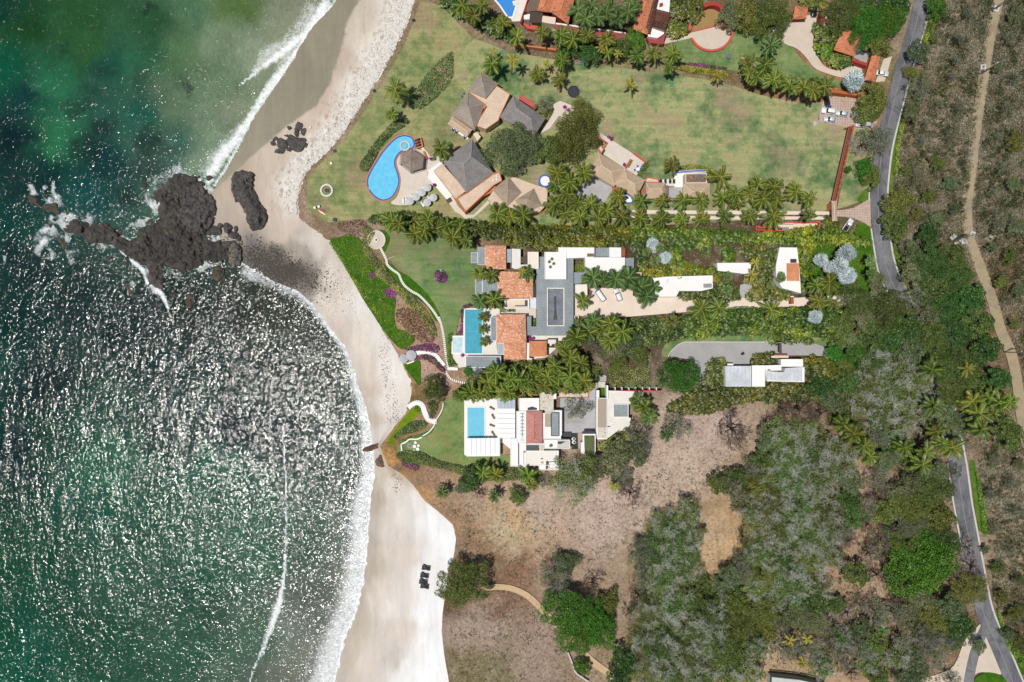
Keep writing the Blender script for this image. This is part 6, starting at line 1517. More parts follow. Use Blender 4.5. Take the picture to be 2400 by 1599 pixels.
# ------------------------------------------------------------------ buildings
def house(name,px,label,cat="house",z=0.0):
 x,y=sum(p[0] for p in px)/len(px),sum(p[1] for p in px)/len(px)
 c=P(x,y,0)
 return empty(name,(c.x,c.y,z),label,cat)
def slab(name,hs,px,z0,z1,m,sub=None):
 """vertical body under a flat top seen at px; part of house hs (or sub-part of part sub)"""
 bm=bmesh.new()
 add_prism(bm,ccw([P(x,y,z1) for x,y in px]),z0,z1)
 o=bm_obj(name,bm,m,sub or hs,rel=hs.location)
 return o
def edge_(name,hs,px,z0,z1,m,wid=.3,sub=None):
 bm=bmesh.new()
 w=ccw([P(x,y,z1) for x,y in px])
 add_ring(bm,w,offset(w,-wid),z0,z1)
 return bm_obj(name,bm,m,sub or hs,rel=hs.location)
def hip(hs,e,r,ze,zr,m,name="roof",th=.28,wall=None,inset=.5,zw=0.0):
 """roof over eave corners e (seen at height ze) rising to ridge points r (one or two); r[0] faces the side e[3]-e[0]"""
 if len(r)==2 and len(e)==4:      # turn the corner list so that the side e[3]-e[0] is the one next to r[0]
  s_=min(range(4),key=lambda i: math.hypot((e[i-1][0]+e[i][0])/2-r[0][0],(e[i-1][1]+e[i][1])/2-r[0][1]))
  e=e[s_:]+e[:s_]
 bm=bmesh.new()
 E=[bm.verts.new(P(x,y,ze)) for x,y in e]
 Ed=[bm.verts.new(v.co-Vector((0,0,th))) for v in E]
 Rv=[bm.verts.new(P(x,y,zr)) for x,y in r]
 n=len(E)
 if len(Rv)==1:
  for i in range(n): bm.faces.new((E[i],E[(i+1)%n],Rv[0]))
 else:
  a,b,c,d=E
  bm.faces.new((a,b,Rv[1],Rv[0])); bm.faces.new((b,c,Rv[1])); bm.faces.new((c,d,Rv[0],Rv[1])); bm.faces.new((d,a,Rv[0]))
 for i in range(n): bm.faces.new((E[i],Ed[i],Ed[(i+1)%n],E[(i+1)%n]))
 bm.faces.new(Ed)
 o=bm_obj(name,bm,m,hs,rel=hs.location)
 # ridge caps along the hips
 cap=bmesh.new()
 rp=[P(x,y,zr+.06) for x,y in r]
 if len(rp)==2 and (rp[0]-rp[1]).length > .3: add_tube(cap,rp,.16,5)
 for i,(x,y) in enumerate(e):
  q=rp[0] if len(rp)==1 else (rp[0] if i in (0,3) else rp[1])
  add_tube(cap,[P(x,y,ze+.05),q],.13,5)
 k=CAPS.get(m.name)
 bm_obj("ridge",cap,k or m,o,rel=hs.location)
 if wall:
  w=offset(ccw([P(x,y,ze) for x,y in e]),-inset)
  bm=bmesh.new(); add_prism(bm,w,zw,ze-th-.02)
  bm_obj("wall",bm,wall,hs,rel=hs.location)
 return o
CAPS={m.name: k for m,k in ((THATCH,plain("pale_thatch_ridge",(188,176,162),.95,.2,2)),(THATCH_D,plain("worn_grey_ridge",(176,174,172),.95,.2,2)),(THATCH_L,plain("tan_thatch_ridge",(196,176,152),.95,.2,2)),(TILE_BG,plain("pale_tile_ridge",(238,214,190),.9,.12,2)))}
def boards(name,hs,px,z,m,n=9,axis=0,w=.12,hgt=.18,posts=True,pm=None):
 """open pergola over the quadrilateral px (a, b, c, d): slats laid from side a-d to side b-c, carried on two beams and four posts"""
 a,b,c,d=[P(x,y,z) for x,y in px]
 bm=bmesh.new()
 for i in range(n):
  t=(i+.5)/n
  p,q=(a.lerp(d,t),b.lerp(c,t)) if axis==0 else (a.lerp(b,t),d.lerp(c,t))
  dv=q-p
  add_box(bm,(p+q)/2+Vector((0,0,hgt/2+.1)),(dv.length,w,hgt),math.atan2(dv.y,dv.x))
 o=bm_obj(name,bm,m,hs,rel=hs.location)
 bm=bmesh.new()
 for p,q in (((a,d),(b,c)) if axis==0 else ((a,b),(d,c))):
  dv=q-p
  add_box(bm,(p+q)/2+Vector((0,0,.0)),(dv.length,.16,.2),math.atan2(dv.y,dv.x))
 bm_obj("beam",bm,pm or m,hs,rel=hs.location)
 if posts:
  for p in (a,b,c,d):
   bm=bmesh.new(); add_box(bm,(p.x,p.y,z/2),(.18,.18,z-.2)); bm_obj("post",bm,pm or m,hs,rel=hs.location)
 return o

# thatched house, upper wing
hs=house("thatched_house",z4((1250,400)),"upper house with two peaked thatched roofs and a pale flat tiled roof")
fl=z4((1400,168),(1550,262),(1520,330),(1440,500),(1430,535),(1300,625),(1185,585),(1290,420),(1290,368),(1130,252),(1155,216),(1300,306))
slab("wall",hs,fl,0,4.6,CREAMW)
slab("flat_roof",hs,fl,4.61,4.85,TILE_BG2)
edge_("parapet",hs,fl,4.6,5.15,ORANGE,.22)
hip(hs,z4((1250,48),(1428,160),(1302,312),(1122,232)),z4((1268,146),(1276,158)),5.3,8.6,THATCH,wall=CREAMW)
hip(hs,z4((1118,250),(1292,370),(1188,630),(948,472)),z4((1112,380),(1130,408)),5.3,9.0,THATCH,wall=CREAMW)
hip(hs,z4((962,490),(1162,628),(1110,702),(912,570)),z4((958,536),(1112,648)),3.4,4.0,TILE_BG,wall=WHITE)
slab("chimney",hs,z4((1285,372),(1305,385),(1285,415),(1268,402)),4.6,6.0,ORANGE)
boards("pergola",hs,z4((1500,280),(1530,292),(1462,442),(1434,430)),4.2,BLUEW,14,0,.28)
slab("terrace",hs,z4((945,612),(960,602),(1125,712),(1112,728)),0,.5,WHITE)
for a,b in ((958,612),(992,636),(1078,692)):
 slab("column",hs,z4((a-6,b-6),(a+6,b-6),(a+6,b+6),(a-6,b+6)),0,3.0,BLUEW)
slab("porch",hs,z4((1170,670),(1210,655),(1250,700),(1215,745)),0,3.0,CREAMW)
hs=house("thatched_house",z4((1650,430)),"grey hip thatched house half hidden under the huge dark tree")
hip(hs,z4((1578,284),(1912,512),(1790,700),(1440,500)),z4((1610,412),(1760,520)),4.6,8.2,THATCH_D,wall=CREAMW)
hs=house("red_roofed_shed",z4((1730,340)),"long low shed with flat red roof behind the thatched house","shed")
rs_=z4((1660,268),(1828,375),(1806,420),(1640,312))
slab("wall",hs,rs_,0,2.5,REDW); slab("roof",hs,rs_,2.51,2.7,plain("red_sheet_roof",(198,96,92),.8,.15,1.5)); edge_("parapet",hs,rs_,2.5,2.9,CORAL,.15)
# main pavilion
hs=house("thatched_pavilion",z4((1110,1000)),"largest pavilion with dark grey hipped thatch and flat pale tiled wings beside the pool","house")
w1=z4((858,976),(770,1050),(990,1332),(1102,1252)); w2=z4((1102,1268),(1372,1072),(1440,1050),(1468,1150),(1385,1195),(1090,1472),(990,1330))
slab("wall",hs,w1,0,3.6,ORANGE); slab("flat_roof",hs,w1,3.61,3.8,TILE_BG2)
slab("wall",hs,w2,0,4.0,ORANGE); slab("flat_roof",hs,w2,4.01,4.2,TILE_BG2); edge_("parapet",hs,w2,4.0,4.8,ORANGE,.32)
hip(hs,z4((1162,722),(1376,1066),(1102,1270),(858,945)),z4((1150,905),(1075,972)),5.2,10.4,THATCH_D,wall=CREAMW,th=.4)
slab("terrace",hs,z4((850,945),(860,972),(768,1048),(962,1300),(902,1340),(710,1122),(716,1040)),0,.45,WHITE)
for q in ((1250,1300,1330,1260),(1330,1262,1395,1200)):
 slab("balcony",hs,z4((q[0],q[1]),(q[2],q[3]),(q[2]+8,q[3]+18),(q[0]+10,q[1]+22)),2.6,3.4,ORANGE)
for a,b in ((1375,1145),(1412,1138),(1410,1100),(1368,1082)): slab("skylight",hs,z4((a-9,b-9),(a+9,b-9),(a+9,b+9),(a-9,b+9)),4.2,4.5,SAIL)
slab("vent",hs,z4((1205,1220),(1217,1220),(1217,1232),(1205,1232)),4.2,4.7,WHITE)
# bedroom pyramids
hs=house("thatched_bedrooms",z4((1620,1280)),"pair of tan thatched pyramid roofs joined by flat beige roofs")
fb=z4((1580,1108),(1800,1190),(1932,1228),(1925,1390),(1850,1468),(1690,1480),(1540,1420),(1480,1385),(1410,1440),(1320,1335),(1375,1250))
slab("wall",hs,fb,0,3.4,CREAMW); slab("flat_roof",hs,fb,3.41,3.6,TILE_BG2)
hip(hs,z4((1532,1108),(1664,1268),(1520,1408),(1366,1240)),z4((1526,1240)),4.0,7.2,THATCH_L,wall=CREAMW)
hip(hs,z4((1790,1228),(1872,1402),(1682,1492),(1598,1348)),z4((1732,1338)),4.0,7.0,THATCH_L,wall=CREAMW)
slab("terrace",hs,z4((1345,1375),(1360,1370),(1410,1440),(1390,1442)),0,2.0,WHITE)
edge_("low_wall",hs,z4((1840,1470),(1920,1400),(1935,1440),(1850,1490)),0,1.2,ORANGE,.3)
# spa ring
def round_spa(name,label,cx,cy,r,zt,body,rimm,water):
 o=house(name,[(cx,cy)],label,"spa pool")
 bm=bmesh.new(); w=ccw([P(x,y,zt) for x,y in circ(cx,cy,r,28)]); add_ring(bm,w,offset(w,-.5),0,zt); bm_obj("rim",bm,rimm,o,rel=o.location)
 slab("floor",o,circ(cx,cy,r*.86,28),0,zt-.35,body)
 if water: slab("water",o,circ(cx,cy,r*.55,24),zt-.34,zt-.2,water)
 return o
o=round_spa("plunge_pool","white round terrace with blue rim beside the tan thatched bedrooms",z4((1905,1150))[0][0],z4((1905,1150))[0][1],15,1.2,WHITE,BLUEW,None)
# long tiled house
hs=house("long_tiled_house",zD((900,650)),"long house with several linked pale tile hip roofs facing the big lawn")
hip(hs,zD((600,380),(905,568),(780,772),(498,602)),zD((640,534),(742,600)),4.2,6.6,TILE_BG,wall=CREAMW)
hip(hs,zD((900,560),(1138,700),(1030,908),(785,745)),zD((930,692),(1016,744)),4.3,6.4,TILE_BG,wall=CREAMW)
hip(hs,zD((1148,728),(1366,728),(1372,910),(1138,912)),zD((1190,800),(1320,800)),4.2,5.8,TILE_BG,wall=CREAMW)
slab("roof_strip",hs,zD((1368,755),(1402,755),(1400,890),(1370,890)),0,4.2,TILE_GY)
slab("red_roof_patch",hs,zD((1148,750),(1150,880),(1078,868)),3.2,4.45,plain("dusty_red_roof",(186,96,90),.85,.15,1))
fl=zD((555,270),(600,250),(665,340),(635,392)); slab("wall",hs,fl,0,3.2,CREAMW); edge_("parapet",hs,fl,3.2,3.7,ORANGE,.3)
fl=zD((1135,695),(1170,660),(1300,685),(1296,728),(1150,726)); slab("flat_roof",hs,fl,0,3.2,TILE_BG2); edge_("parapet",hs,fl,3.2,3.6,CORAL,.25)
edge_("planter_wall",hs,zD((595,190),(712,268),(665,340),(560,262)),0,.8,CORAL,.35)
edge_("planter_wall",hs,zD((905,555),(965,452),(982,462),(925,562)),0,.8,CORAL,.3)
slab("bench_wall",hs,zD((998,388),(1012,380),(1150,478),(1138,490)),0,.9,CORAL)
slab("entry_court",hs,zD((780,760),(850,800),(800,845),(755,790)),0,.3,CORAL)
slab("blue_rimmed_terrace",hs,zD((905,835),(1018,905),(985,965),(915,965),(845,918)),0,.9,WHITE); edge_("rim",hs,zD((905,835),(1018,905),(985,965),(915,965),(845,918)),.9,1.3,BLUEW,.4)
slab("blue_step",hs,zD((890,862),(905,852),(950,905),(935,915)),.9,1.2,BLUEW)
hs=house("guest_cottage",zD((1720,770)),"cottage with pale tiled and dark speckled roof beside the white terrace of the long house")
hip(hs,zD((1578,738),(1882,735),(1880,922),(1575,922)),zD((1680,830),(1790,830)),4.0,5.6,TILE_BG,wall=CREAMW)
fl=zD((1600,622),(1845,618),(1848,733),(1600,735)); slab("wall",hs,fl,0,3.9,CREAMW); slab("flat_roof",hs,fl,3.91,4.1,TILE_GY); edge_("parapet",hs,fl,3.9,4.4,CREAMW,.3)
slab("vent",hs,zD((1652,662),(1672,660),(1674,680),(1656,684)),4.1,4.8,ORANGE)
sheet("terrace","white terrace with blue edged seat wall before the guest cottage","patio",zD((1470,620),(1840,585),(1840,610),(1600,625),(1575,740),(1575,780),(1475,780)),WHITE,.12)
sheet("terrace","white lounging terrace with four dark padded chairs","patio",zD((1296,690),(1480,685),(1478,765),(1400,765),(1300,740)),WHITE2,.11)
sheet("path","pale slab walk crossing between the long house and the cottage","path",zD((1405,782),(1570,782),(1560,900),(1500,960),(1478,1050),(1440,1050),(1440,940),(1400,900)),STONEG,.09)
o=house("seat_wall",zD((1650,600)),"curved blue topped seat wall along the white cottage terrace","garden wall")
slab("wall",o,zD((1478,622),(1470,602),(1560,592),(1700,580),(1836,575),(1838,600),(1700,604),(1560,614)),0,1.0,WHITE)
slab("coping",o,zD((1482,620),(1476,606),(1560,596),(1700,584),(1834,579),(1836,596),(1700,600),(1560,611)),1.01,1.1,BLUEW)
# kidney pool
hs=house("swimming_pool",z4((280,1050)),"large kidney shaped sky blue pool with orange rim and cobalt tile band","pool")
kp=sm(z4((480,672),(560,700),(588,770),(575,815),(520,850),(440,870),(395,930),(390,990),(415,1060),(432,1150),(410,1240),(350,1330),(260,1365),(180,1340),(110,1270),(75,1180),(90,1090),(150,980),(240,840),(340,730),(410,684)),4)
edge_("coping",hs,kp,-.5,.22,ORANGE,.42)
wpx=offset(ccw([P(x,y,.1) for x,y in kp]),-.42)
bm=bmesh.new(); add_ring(bm,wpx,offset(wpx,-.42),-.5,.10); bm_obj("tile_band",bm,POOLB,hs,rel=hs.location)
bm=bmesh.new(); add_prism(bm,offset(wpx,-.42),-.6,.085); bm_obj("water",bm,POOL1,hs,rel=hs.location)
bm=bmesh.new(); q=[P(x,y,.1) for x,y in z4((182,1022),(190,1030),(140,1105),(120,1170),(122,1238),(104,1236),(104,1165),(125,1095))]; add_prism(bm,ccw(q),-.3,.11); bm_obj("bench_step",bm,POOL3,hs,rel=hs.location)
cx,cy=z4((474,792))[0]
o=round_spa("hot_tub","round hot tub set into the upper end of the kidney pool",cx,cy,12,.5,POOL1,STONEP,POOL1)
slab("step",o,circ(cx,cy,4.5,16),.2,.34,POOL3)
o=house("raised_deck",z4((620,760)),"orange raised terrace with loungers beside the hot tub","terrace")
fl=z4((570,718),(640,705),(662,795),(600,822),(585,800)); slab("floor",o,fl,0,.8,ORANGE); edge_("parapet",o,fl,.8,1.2,ORANGE,.25)
slab("steps",o,z4((655,800),(700,850),(735,900),(700,925),(680,880),(640,830)),0,.5,CREAMW)
slab("wing_wall",o,z4((655,850),(670,842),(705,918),(690,928)),0,1.4,ORANGE)
# hexagonal palapa
hs=house("pool_gazebo",z4((548,945)),"six sided brown palapa with ragged lattice eaves beside the pool","gazebo")
e6=z4((548,830),(668,905),(655,1020),(535,1058),(430,975),(440,875))
hip(hs,e6,z4((540,935)),2.9,4.6,thatch("brown_palapa",(156,140,130),(178,162,150)),th=.12)
for x,y in e6:
 bm=bmesh.new(); p=P(x,y,2.8); add_tube(bm,[(p.x*.985+hs.location.x*.015,p.y*.985+hs.location.y*.015,0),(p.x*.985+hs.location.x*.015,p.y*.985+hs.location.y*.015,2.8)],.12,6); bm_obj("post",bm,BLUEW if (x+y)%2 > 1 else WOOD,hs,rel=hs.location)
w=ccw([P(x,y,2.8) for x,y in e6]); bm=bmesh.new(); add_ring(bm,offset(w,.35),offset(w,.2),2.7,2.8); bm_obj("eave_lattice",bm,DWOOD,hs,rel=hs.location)

# ---- orange roofed villa
z2=Zm(1060,560,4.9)
def villa_block(nm,label,e,r,ze,zr,m,wall=WHITE):
 o=house(nm,e,label); hip(o,e,r,ze,zr,m,wall=wall,inset=.35); return o
villa_block("villa_wing","uppermost orange tiled wing of the villa, next to the long hedge",z2((378,75),(618,78),(618,350),(378,346)),z2((498,140),(498,290)),4.6,5.6,TILE_OR)
villa_block("villa_wing","middle orange tiled wing, set back behind slatted decks",z2((524,374),(928,378),(928,684),(524,678)),z2((610,528),(840,528)),4.6,5.7,TILE_OR)
hs=house("villa_wing",z2((680,1120)),"largest L shaped orange tiled wing beside the teal pool")
hip(hs,z2((508,868),(842,868),(852,1195),(508,1196)),z2((610,1010),(740,1060)),4.6,5.9,TILE_OR,wall=WHITE,inset=.35)
hip(hs,z2((594,1190),(852,1190),(846,1384),(594,1384)),z2((680,1260),(770,1290)),4.5,5.4,TILE_OR,wall=WHITE,inset=.35)
slab("side_wall",hs,z2((846,1195),(884,1195),(884,1370),(915,1372),(912,1388),(846,1384)),0,3.4,WHITE)
villa_block("villa_wing","small plain orange roof beside the kitchen yard",z2((884,1174),(1086,1172),(1086,1352),(882,1352)),z2((940,1262),(1030,1262)),3.6,4.2,TILE_OR2)
for nm,lab,q,m,z in (("slatted_deck","outer grey slatted deck before the uppermost orange wing",(214,155,292,278),DECK,.5),("slatted_deck","inner grey slatted roof against the uppermost orange wing",(292,100,380,298),DECK,3.0),
                      ("slatted_deck","outer grey slatted deck before the middle orange wing",(264,465,346,632),DECK,.5),("slatted_deck","inner grey slatted roof against the middle orange wing",(346,452,526,630),DECK,3.0),
                      ("slatted_deck","grey slatted roof between teal pool and largest orange wing",(440,895,510,1172),DECKY,3.0),("slatted_deck","pale slatted roof in the angle of the largest orange wing",(520,1196,596,1332),SLATS,3.2),("slatted_deck","long grey slatted roof across the foot of the teal pool",(152,1345,560,1482),DECK,2.8)):
 o=house(nm,z2(((q[0]+q[2])/2,(q[1]+q[3])/2)),lab,"pergola")
 b=z2((q[0],q[1]),(q[2],q[1]),(q[2],q[3]),(q[0],q[3]))
 if z < 1: slab("deck",o,b,0,z,m); edge_("border",o,b,z,z+.08,METAL,.15)
 else:
  slab("slat_roof",o,b,z-.2,z,m); edge_("beam",o,b,z-.35,z+.06,METAL,.18)
  for x,y in b: slab("post",o,[(x+(1 if x < sum(p[0] for p in b)/4 else -2.2),y+(1 if y < sum(p[1] for p in b)/4 else -2.2)),(x+(2.2 if x < sum(p[0] for p in b)/4 else -1),y+(1 if y < sum(p[1] for p in b)/4 else -2.2)),(x+(2.2 if x < sum(p[0] for p in b)/4 else -1),y+(2.2 if y < sum(p[1] for p in b)/4 else -1)),(x+(1 if x < sum(p[0] for p in b)/4 else -2.2),y+(2.2 if y < sum(p[1] for p in b)/4 else -1))],0,z-.36,METAL)
o=house("shade_sail",z2((247,1490)),"pale blue-white shade cloth at the foot of the teal pool deck","shade sail")
slab("cloth",o,z2((150,1450),(345,1448),(346,1518),(150,1532)),2.55,2.6,SLATS)
for p in ((154,1454),(340,1452),(340,1512),(155,1524)): slab("post",o,[(x,y) for x,y in circ(z2(p)[0][0],z2(p)[0][1],.8,8)],0,2.54,METAL)
# big deck court: four flush bands round the dark fountain court
o=house("timber_deck_roof",z2((1180,650)),"great grey boarded deck framing the dark fountain court of the orange villa","deck roof")
for q,m in (((966,205,1062,1105),DECKY),((1062,462,1310,562),DECK),((1310,228,1392,1105),DECKY),((1062,562,1088,1003),DECKY),((1288,562,1310,1003),DECKY),((1062,1003,1310,1105),DECK),((842,890,908,1108),DECKY),((908,1006,966,1108),DECK)):
 slab("deck_band",o,z2((q[0],q[1]),(q[2],q[1]),(q[2],q[3]),(q[0],q[3])),0,3.0,m)
bm=bmesh.new(); w=ccw([P(x,y,3.0) for x,y in z2((1088,562),(1288,562),(1288,1003),(1088,1003))]); add_ring(bm,w,offset(w,-.35),2.2,3.12); bm_obj("court_rim",bm,WHITE2,o,rel=o.location)
o=house("fountain_pond",z2((1188,780)),"still grey rectangular pond with a long black sculpture in the deck court","pond")
slab("basin",o,z2((1097,570),(1280,570),(1280,994),(1097,994)),0,2.2,POND)
o=house("water_sculpture",z2((1182,790)),"long black bone shaped sculpture lying in the grey pond","sculpture",2.2)
bm=bmesh.new()
for i,(y0,y1,wv) in enumerate(((662,690,26),(690,760,22),(760,830,20),(830,885,26),(885,930,40))):
 add_prism(bm,ccw([P(x,y,2.4) for x,y in z2((1182-wv/2,y0),(1182+wv/2,y0),(1182+wv/2+(i-2),y1),(1182-wv/2+(i-2),y1))]),2.21,2.42+.02*i)
bm_obj("stone_body",bm,BLACK,o,rel=(o.location.x,o.location.y,2.2))
o=house("white_roof_block",z2((1185,310)),"plain square white roof standing on the deck court with four small green tufts","flat roof")
fl=z2((1060,150),(1310,152),(1310,464),(1062,464)); slab("wall",o,fl,0,4.2,WHITE); edge_("parapet",o,fl,4.2,4.45,WHITE,.25)
for i,(a,b) in enumerate(((1142,232),(1112,264),(1163,286),(1124,324))):
 tg=bmesh.new(); c0=P(*z2((a,b))[0],4.5)
 for k_ in range(26):
  az=k_*2.4; el=.3+.9*((k_*7)%10)/10
  d=Vector((math.cos(az)*math.cos(el),math.sin(az)*math.cos(el),math.sin(el))); s_=Vector((-math.sin(az),math.cos(az),0))*.1
  v=[tg.verts.new(p) for p in (c0-s_,c0+s_,c0+d*.7+s_*.3,c0+d*.7-s_*.3)]; tg.faces.new(v)
 t=house("potted_tuft",z2((a,b)),"small round green tuft, "+("topmost","seaward middle","landward middle","lowest")[i]+" of four on the white roof","plant",4.2)
 bm_obj("leaves",tg,plain("tuft_green",(120,130,50),.8,.3,3),t,rel=t.location)
 bm=bmesh.new(); add_tube(bm,[(c0.x,c0.y,4.2),(c0.x,c0.y,4.5)],.32,10); bm_obj("pot",bm,STONEB,t,rel=t.location)
# white ranges behind the deck
hs=house("white_hall",zG((450,420)),"long white flat roofed hall behind the deck court with slatted skylights")
fl=zG((0,240),(430,240),(430,368),(640,368),(640,238),(900,240),(920,366),(856,378),(852,578),(640,592),(310,592),(306,380),(140,382),(136,390),(46,392),(0,385))
fl=zG((300,372),(852,374),(852,580),(304,582)); slab("wall",hs,fl,0,4.4,WHITE); edge_("parapet",hs,fl,4.4,4.62,WHITE,.25)
fl=zG((-70,235),(430,238),(430,370),(140,384),(-60,390)); slab("wall",hs,fl,0,4.1,WHITE)
fl=zG((636,236),(800,238),(800,370),(636,370)); slab("wall",hs,fl,0,4.1,WHITE)
slab("deck_court",hs,zG((446,240),(634,240),(634,364),(446,364)),0,3.2,DECK); slab("brown_patio",hs,zG((800,250),(858,250),(858,362),(800,362)),0,2.6,RWOOD)
slab("slat_roof",hs,zG((856,382),(978,378),(976,560),(856,574)),2.7,3.0,DECKY)
slab("skylight",hs,zG((330,320),(426,320),(426,364),(330,364)),4.1,4.2,WOOD)
slab("side_deck",hs,zG((150,580),(300,580),(248,735),(152,738)),0,3.0,DECK)
hs=house("upper_white_wing",z2((830,250)),"white flat roofed rooms behind the uppermost orange wing")
fl=z2((684,112),(784,118),(784,296),(866,296),(866,150),(990,150),(990,346),(720,346),(684,330)); slab("wall",hs,fl,0,3.6,WHITE2)
fl=z2((876,152),(990,150),(992,346),(882,346)); slab("beige_roof",hs,fl,3.6,4.3,plain("cream_roof",(244,232,212),.85,.08,.6)); edge_("parapet",hs,fl,4.3,4.5,WHITE,.2)
slab("skylight",hs,z2((616,118),(680,118),(680,272),(620,272)),2.8,3.4,SLATS); slab("slat_court",hs,z2((788,206),(866,206),(866,280),(788,280)),3.2,3.62,DWOOD)
hs=house("gate_block",z2((1480,590)),"cream square block with a plant at the edge of the beige court","outbuilding")
fl=z2((1412,525),(1550,522),(1552,660),(1414,664)); slab("wall",hs,fl,0,3.2,WHITE); slab("roof",hs,z2((1420,533),(1542,531),(1544,652),(1422,656)),3.21,3.3,plain("cream_flat_roof",(246,236,220),.85,.06,.6)); edge_("parapet",hs,fl,3.2,3.5,WHITE,.2)
sheet("patio","white pool deck between the teal pool and the slatted roofs","patio",z2((125,797),(545,797),(545,870),(510,880),(510,1195),(520,1340),(170,1345),(150,1330),(125,1330)),WHITE2,.10)
sheet("patio","white terrace below the bubbling spa","patio",z2((5,1310),(150,1310),(155,1345),(152,1470),(70,1480),(60,1430),(10,1420)),WHITE2,.105)
sheet("patio","pale stone court between the orange wings and the grey deck","patio",z2((555,684),(990,684),(985,790),(960,810),(960,905),(910,910),(905,885),(845,880),(845,866),(560,866)),STONEP,.09)
sheet("patio","white kitchen yard beside the small orange roof","patio",z2((850,1110),(1350,1110),(1330,1170),(1200,1250),(1090,1350),(1086,1360),(850,1390)),WHITE2,.09)
sheet("patio","white stone court between the small flat roof and garage court","patio",z2((930,460),(990,460),(990,690),(930,690)),WHITE2,.095)
o=house("sunken_lounge",z2((730,740)),"white walled sunken lounge with dark seats below the middle orange wing","terrace")
edge_("wall",o,z2((600,690),(885,690),(885,800),(600,800)),0,1.6,WHITE,.4); slab("floor",o,z2((612,702),(860,702),(860,768),(612,790)),0,.4,CREAMW); slab("bench",o,z2((722,764),(858,764),(858,772),(722,772)),0,1.0,DARKG); slab("bench",o,z2((834,700),(858,700),(858,766),(834,766)),.4,1.0,BLACK)
slab("tub",o,z2((895,690),(975,665),(980,795),(895,795)),0,.6,SAIL)
def rect_pool(name,label,wpx,cpx,water,wid=.4,zt=.25,rim=WHITE):
 o=house(name,wpx,label,"pool")
 bm=bmesh.new(); w=ccw([P(x,y,zt) for x,y in wpx]); add_ring(bm,offset(w,wid),w,-.4,zt); bm_obj("coping",bm,rim,o,rel=o.location)
 bm=bmesh.new(); add_prism(bm,offset(w,-.004),-.5,zt-.12); bm_obj("water",bm,water,o,rel=o.location)
 return o
o=rect_pool("swimming_pool","long teal rectangular lap pool before the largest orange wing",z2((146,812),(342,812),(344,1316),(148,1316)),None,POOL2)
bm=bmesh.new(); a,b=P(*z2((148,1064))[0],.2),P(*z2((342,1064))[0],.2); add_box(bm,((a.x+b.x)/2,a.y,.14),(b.x-a.x,.12,.05)); bm_obj("step_line",bm,POOL3,o,rel=o.location)
rect_pool("spa_pool","square white bubbling spa pool beside the lap pool",z2((8,1128),(122,1128),(122,1306),(8,1306)),None,SPA,.5,.35)
o=house("kitchen_shelter",z2((1140,1200)),"small white roofed kitchen shelter with two dark round stools","outbuilding"); fl=z2((1088,1150),(1200,1148),(1200,1250),(1088,1250)); edge_("wall",o,fl,0,2.4,DWOOD,.25); slab("counter",o,z2((1096,1158),(1192,1156),(1192,1200),(1096,1200)),0,2.3,WHITE2)
# garage ranges
hs=house("white_garage",zG((1650,760)),"big white flat roofed garage along the beige drive with roof tubes")
fl=zG((1240,660),(1420,640),(2062,622),(2064,800),(1900,838),(1600,836),(1558,916),(1275,918)); slab("wall",hs,fl,0,3.8,WHITE); edge_("parapet",hs,fl,3.8,4.0,WHITE,.22)
slab("roof_vent",hs,zG((1424,672),(1452,672),(1452,722),(1424,722)),3.8,4.1,SAIL); slab("tank_yard",hs,zG((1935,738),(2048,735),(2048,790),(1940,792)),3.8,4.2,METAL)
edge_("court_wall",hs,zG((985,582),(1080,580),(1080,680),(1000,680)),0,2.4,CREAMW,.3)
z5=Zm(1660,500,4.904)
hs=house("white_cottage",z5((295,640)),"small white flat roofed cottage hidden among fan palms")
fl=z5((100,572),(490,568),(486,705),(110,660)); slab("wall",hs,fl,0,3.4,WHITE); edge_("parapet",hs,fl,3.4,3.6,WHITE,.2)
hs=house("white_gatehouse",z5((910,660)),"white flat roofed building with an orange tile panel beside the golden hedge wall")
fl=z5((820,392),(1020,395),(1040,560),(1068,920),(850,860),(780,740),(778,600)); slab("wall",hs,fl,0,3.8,WHITE)
slab("orange_roof",hs,z5((904,575),(1042,575),(1048,778),(906,776)),3.81,4.15,TILE_OR2); slab("skylight",hs,z5((945,525),(1015,525),(1015,570),(945,570)),3.81,4.0,DARKG)
edge_("parapet",hs,fl,3.8,4.0,WHITE,.22)
o=house("drive_gate",z5((965,1000)),"short reddish timber gate across the beige drive","gate"); slab("leaf",o,z5((948,962),(982,962),(984,1040),(952,1040)),0,2.2,RWOOD); slab("post",o,z5((946,952),(984,952),(984,962),(946,962)),0,2.6,WHITE)
# service yard with coral walls
o=house("service_yard",zE((800,1430)),"narrow coral walled service yard full of odds and ends below the wheel tracks","outbuilding")
edge_("wall",o,zE((560,1392),(1060,1392),(1050,1470),(745,1490),(400,1480),(400,1435),(560,1435)),0,2.0,CORAL,.35); slab("floor",o,zE((575,1402),(1040,1402),(1030,1460),(740,1470),(420,1465),(420,1450),(575,1450)),0,.3,CREAMW)
slab("grey_roof",o,zE((665,1450),(735,1450),(740,1480),(668,1482)),0,2.2,METAL); slab("red_roof",o,zE((402,1437),(650,1440),(655,1462),(430,1462)),.3,2.1,plain("coral_sheet_roof",(196,90,84),.85,.2,2)); slab("shelf",o,zE((640,1403),(790,1403),(790,1418),(640,1418)),.3,1.4,CONC); slab("shelf",o,zE((860,1448),(1000,1446),(1000,1462),(860,1464)),.3,1.6,REDW)
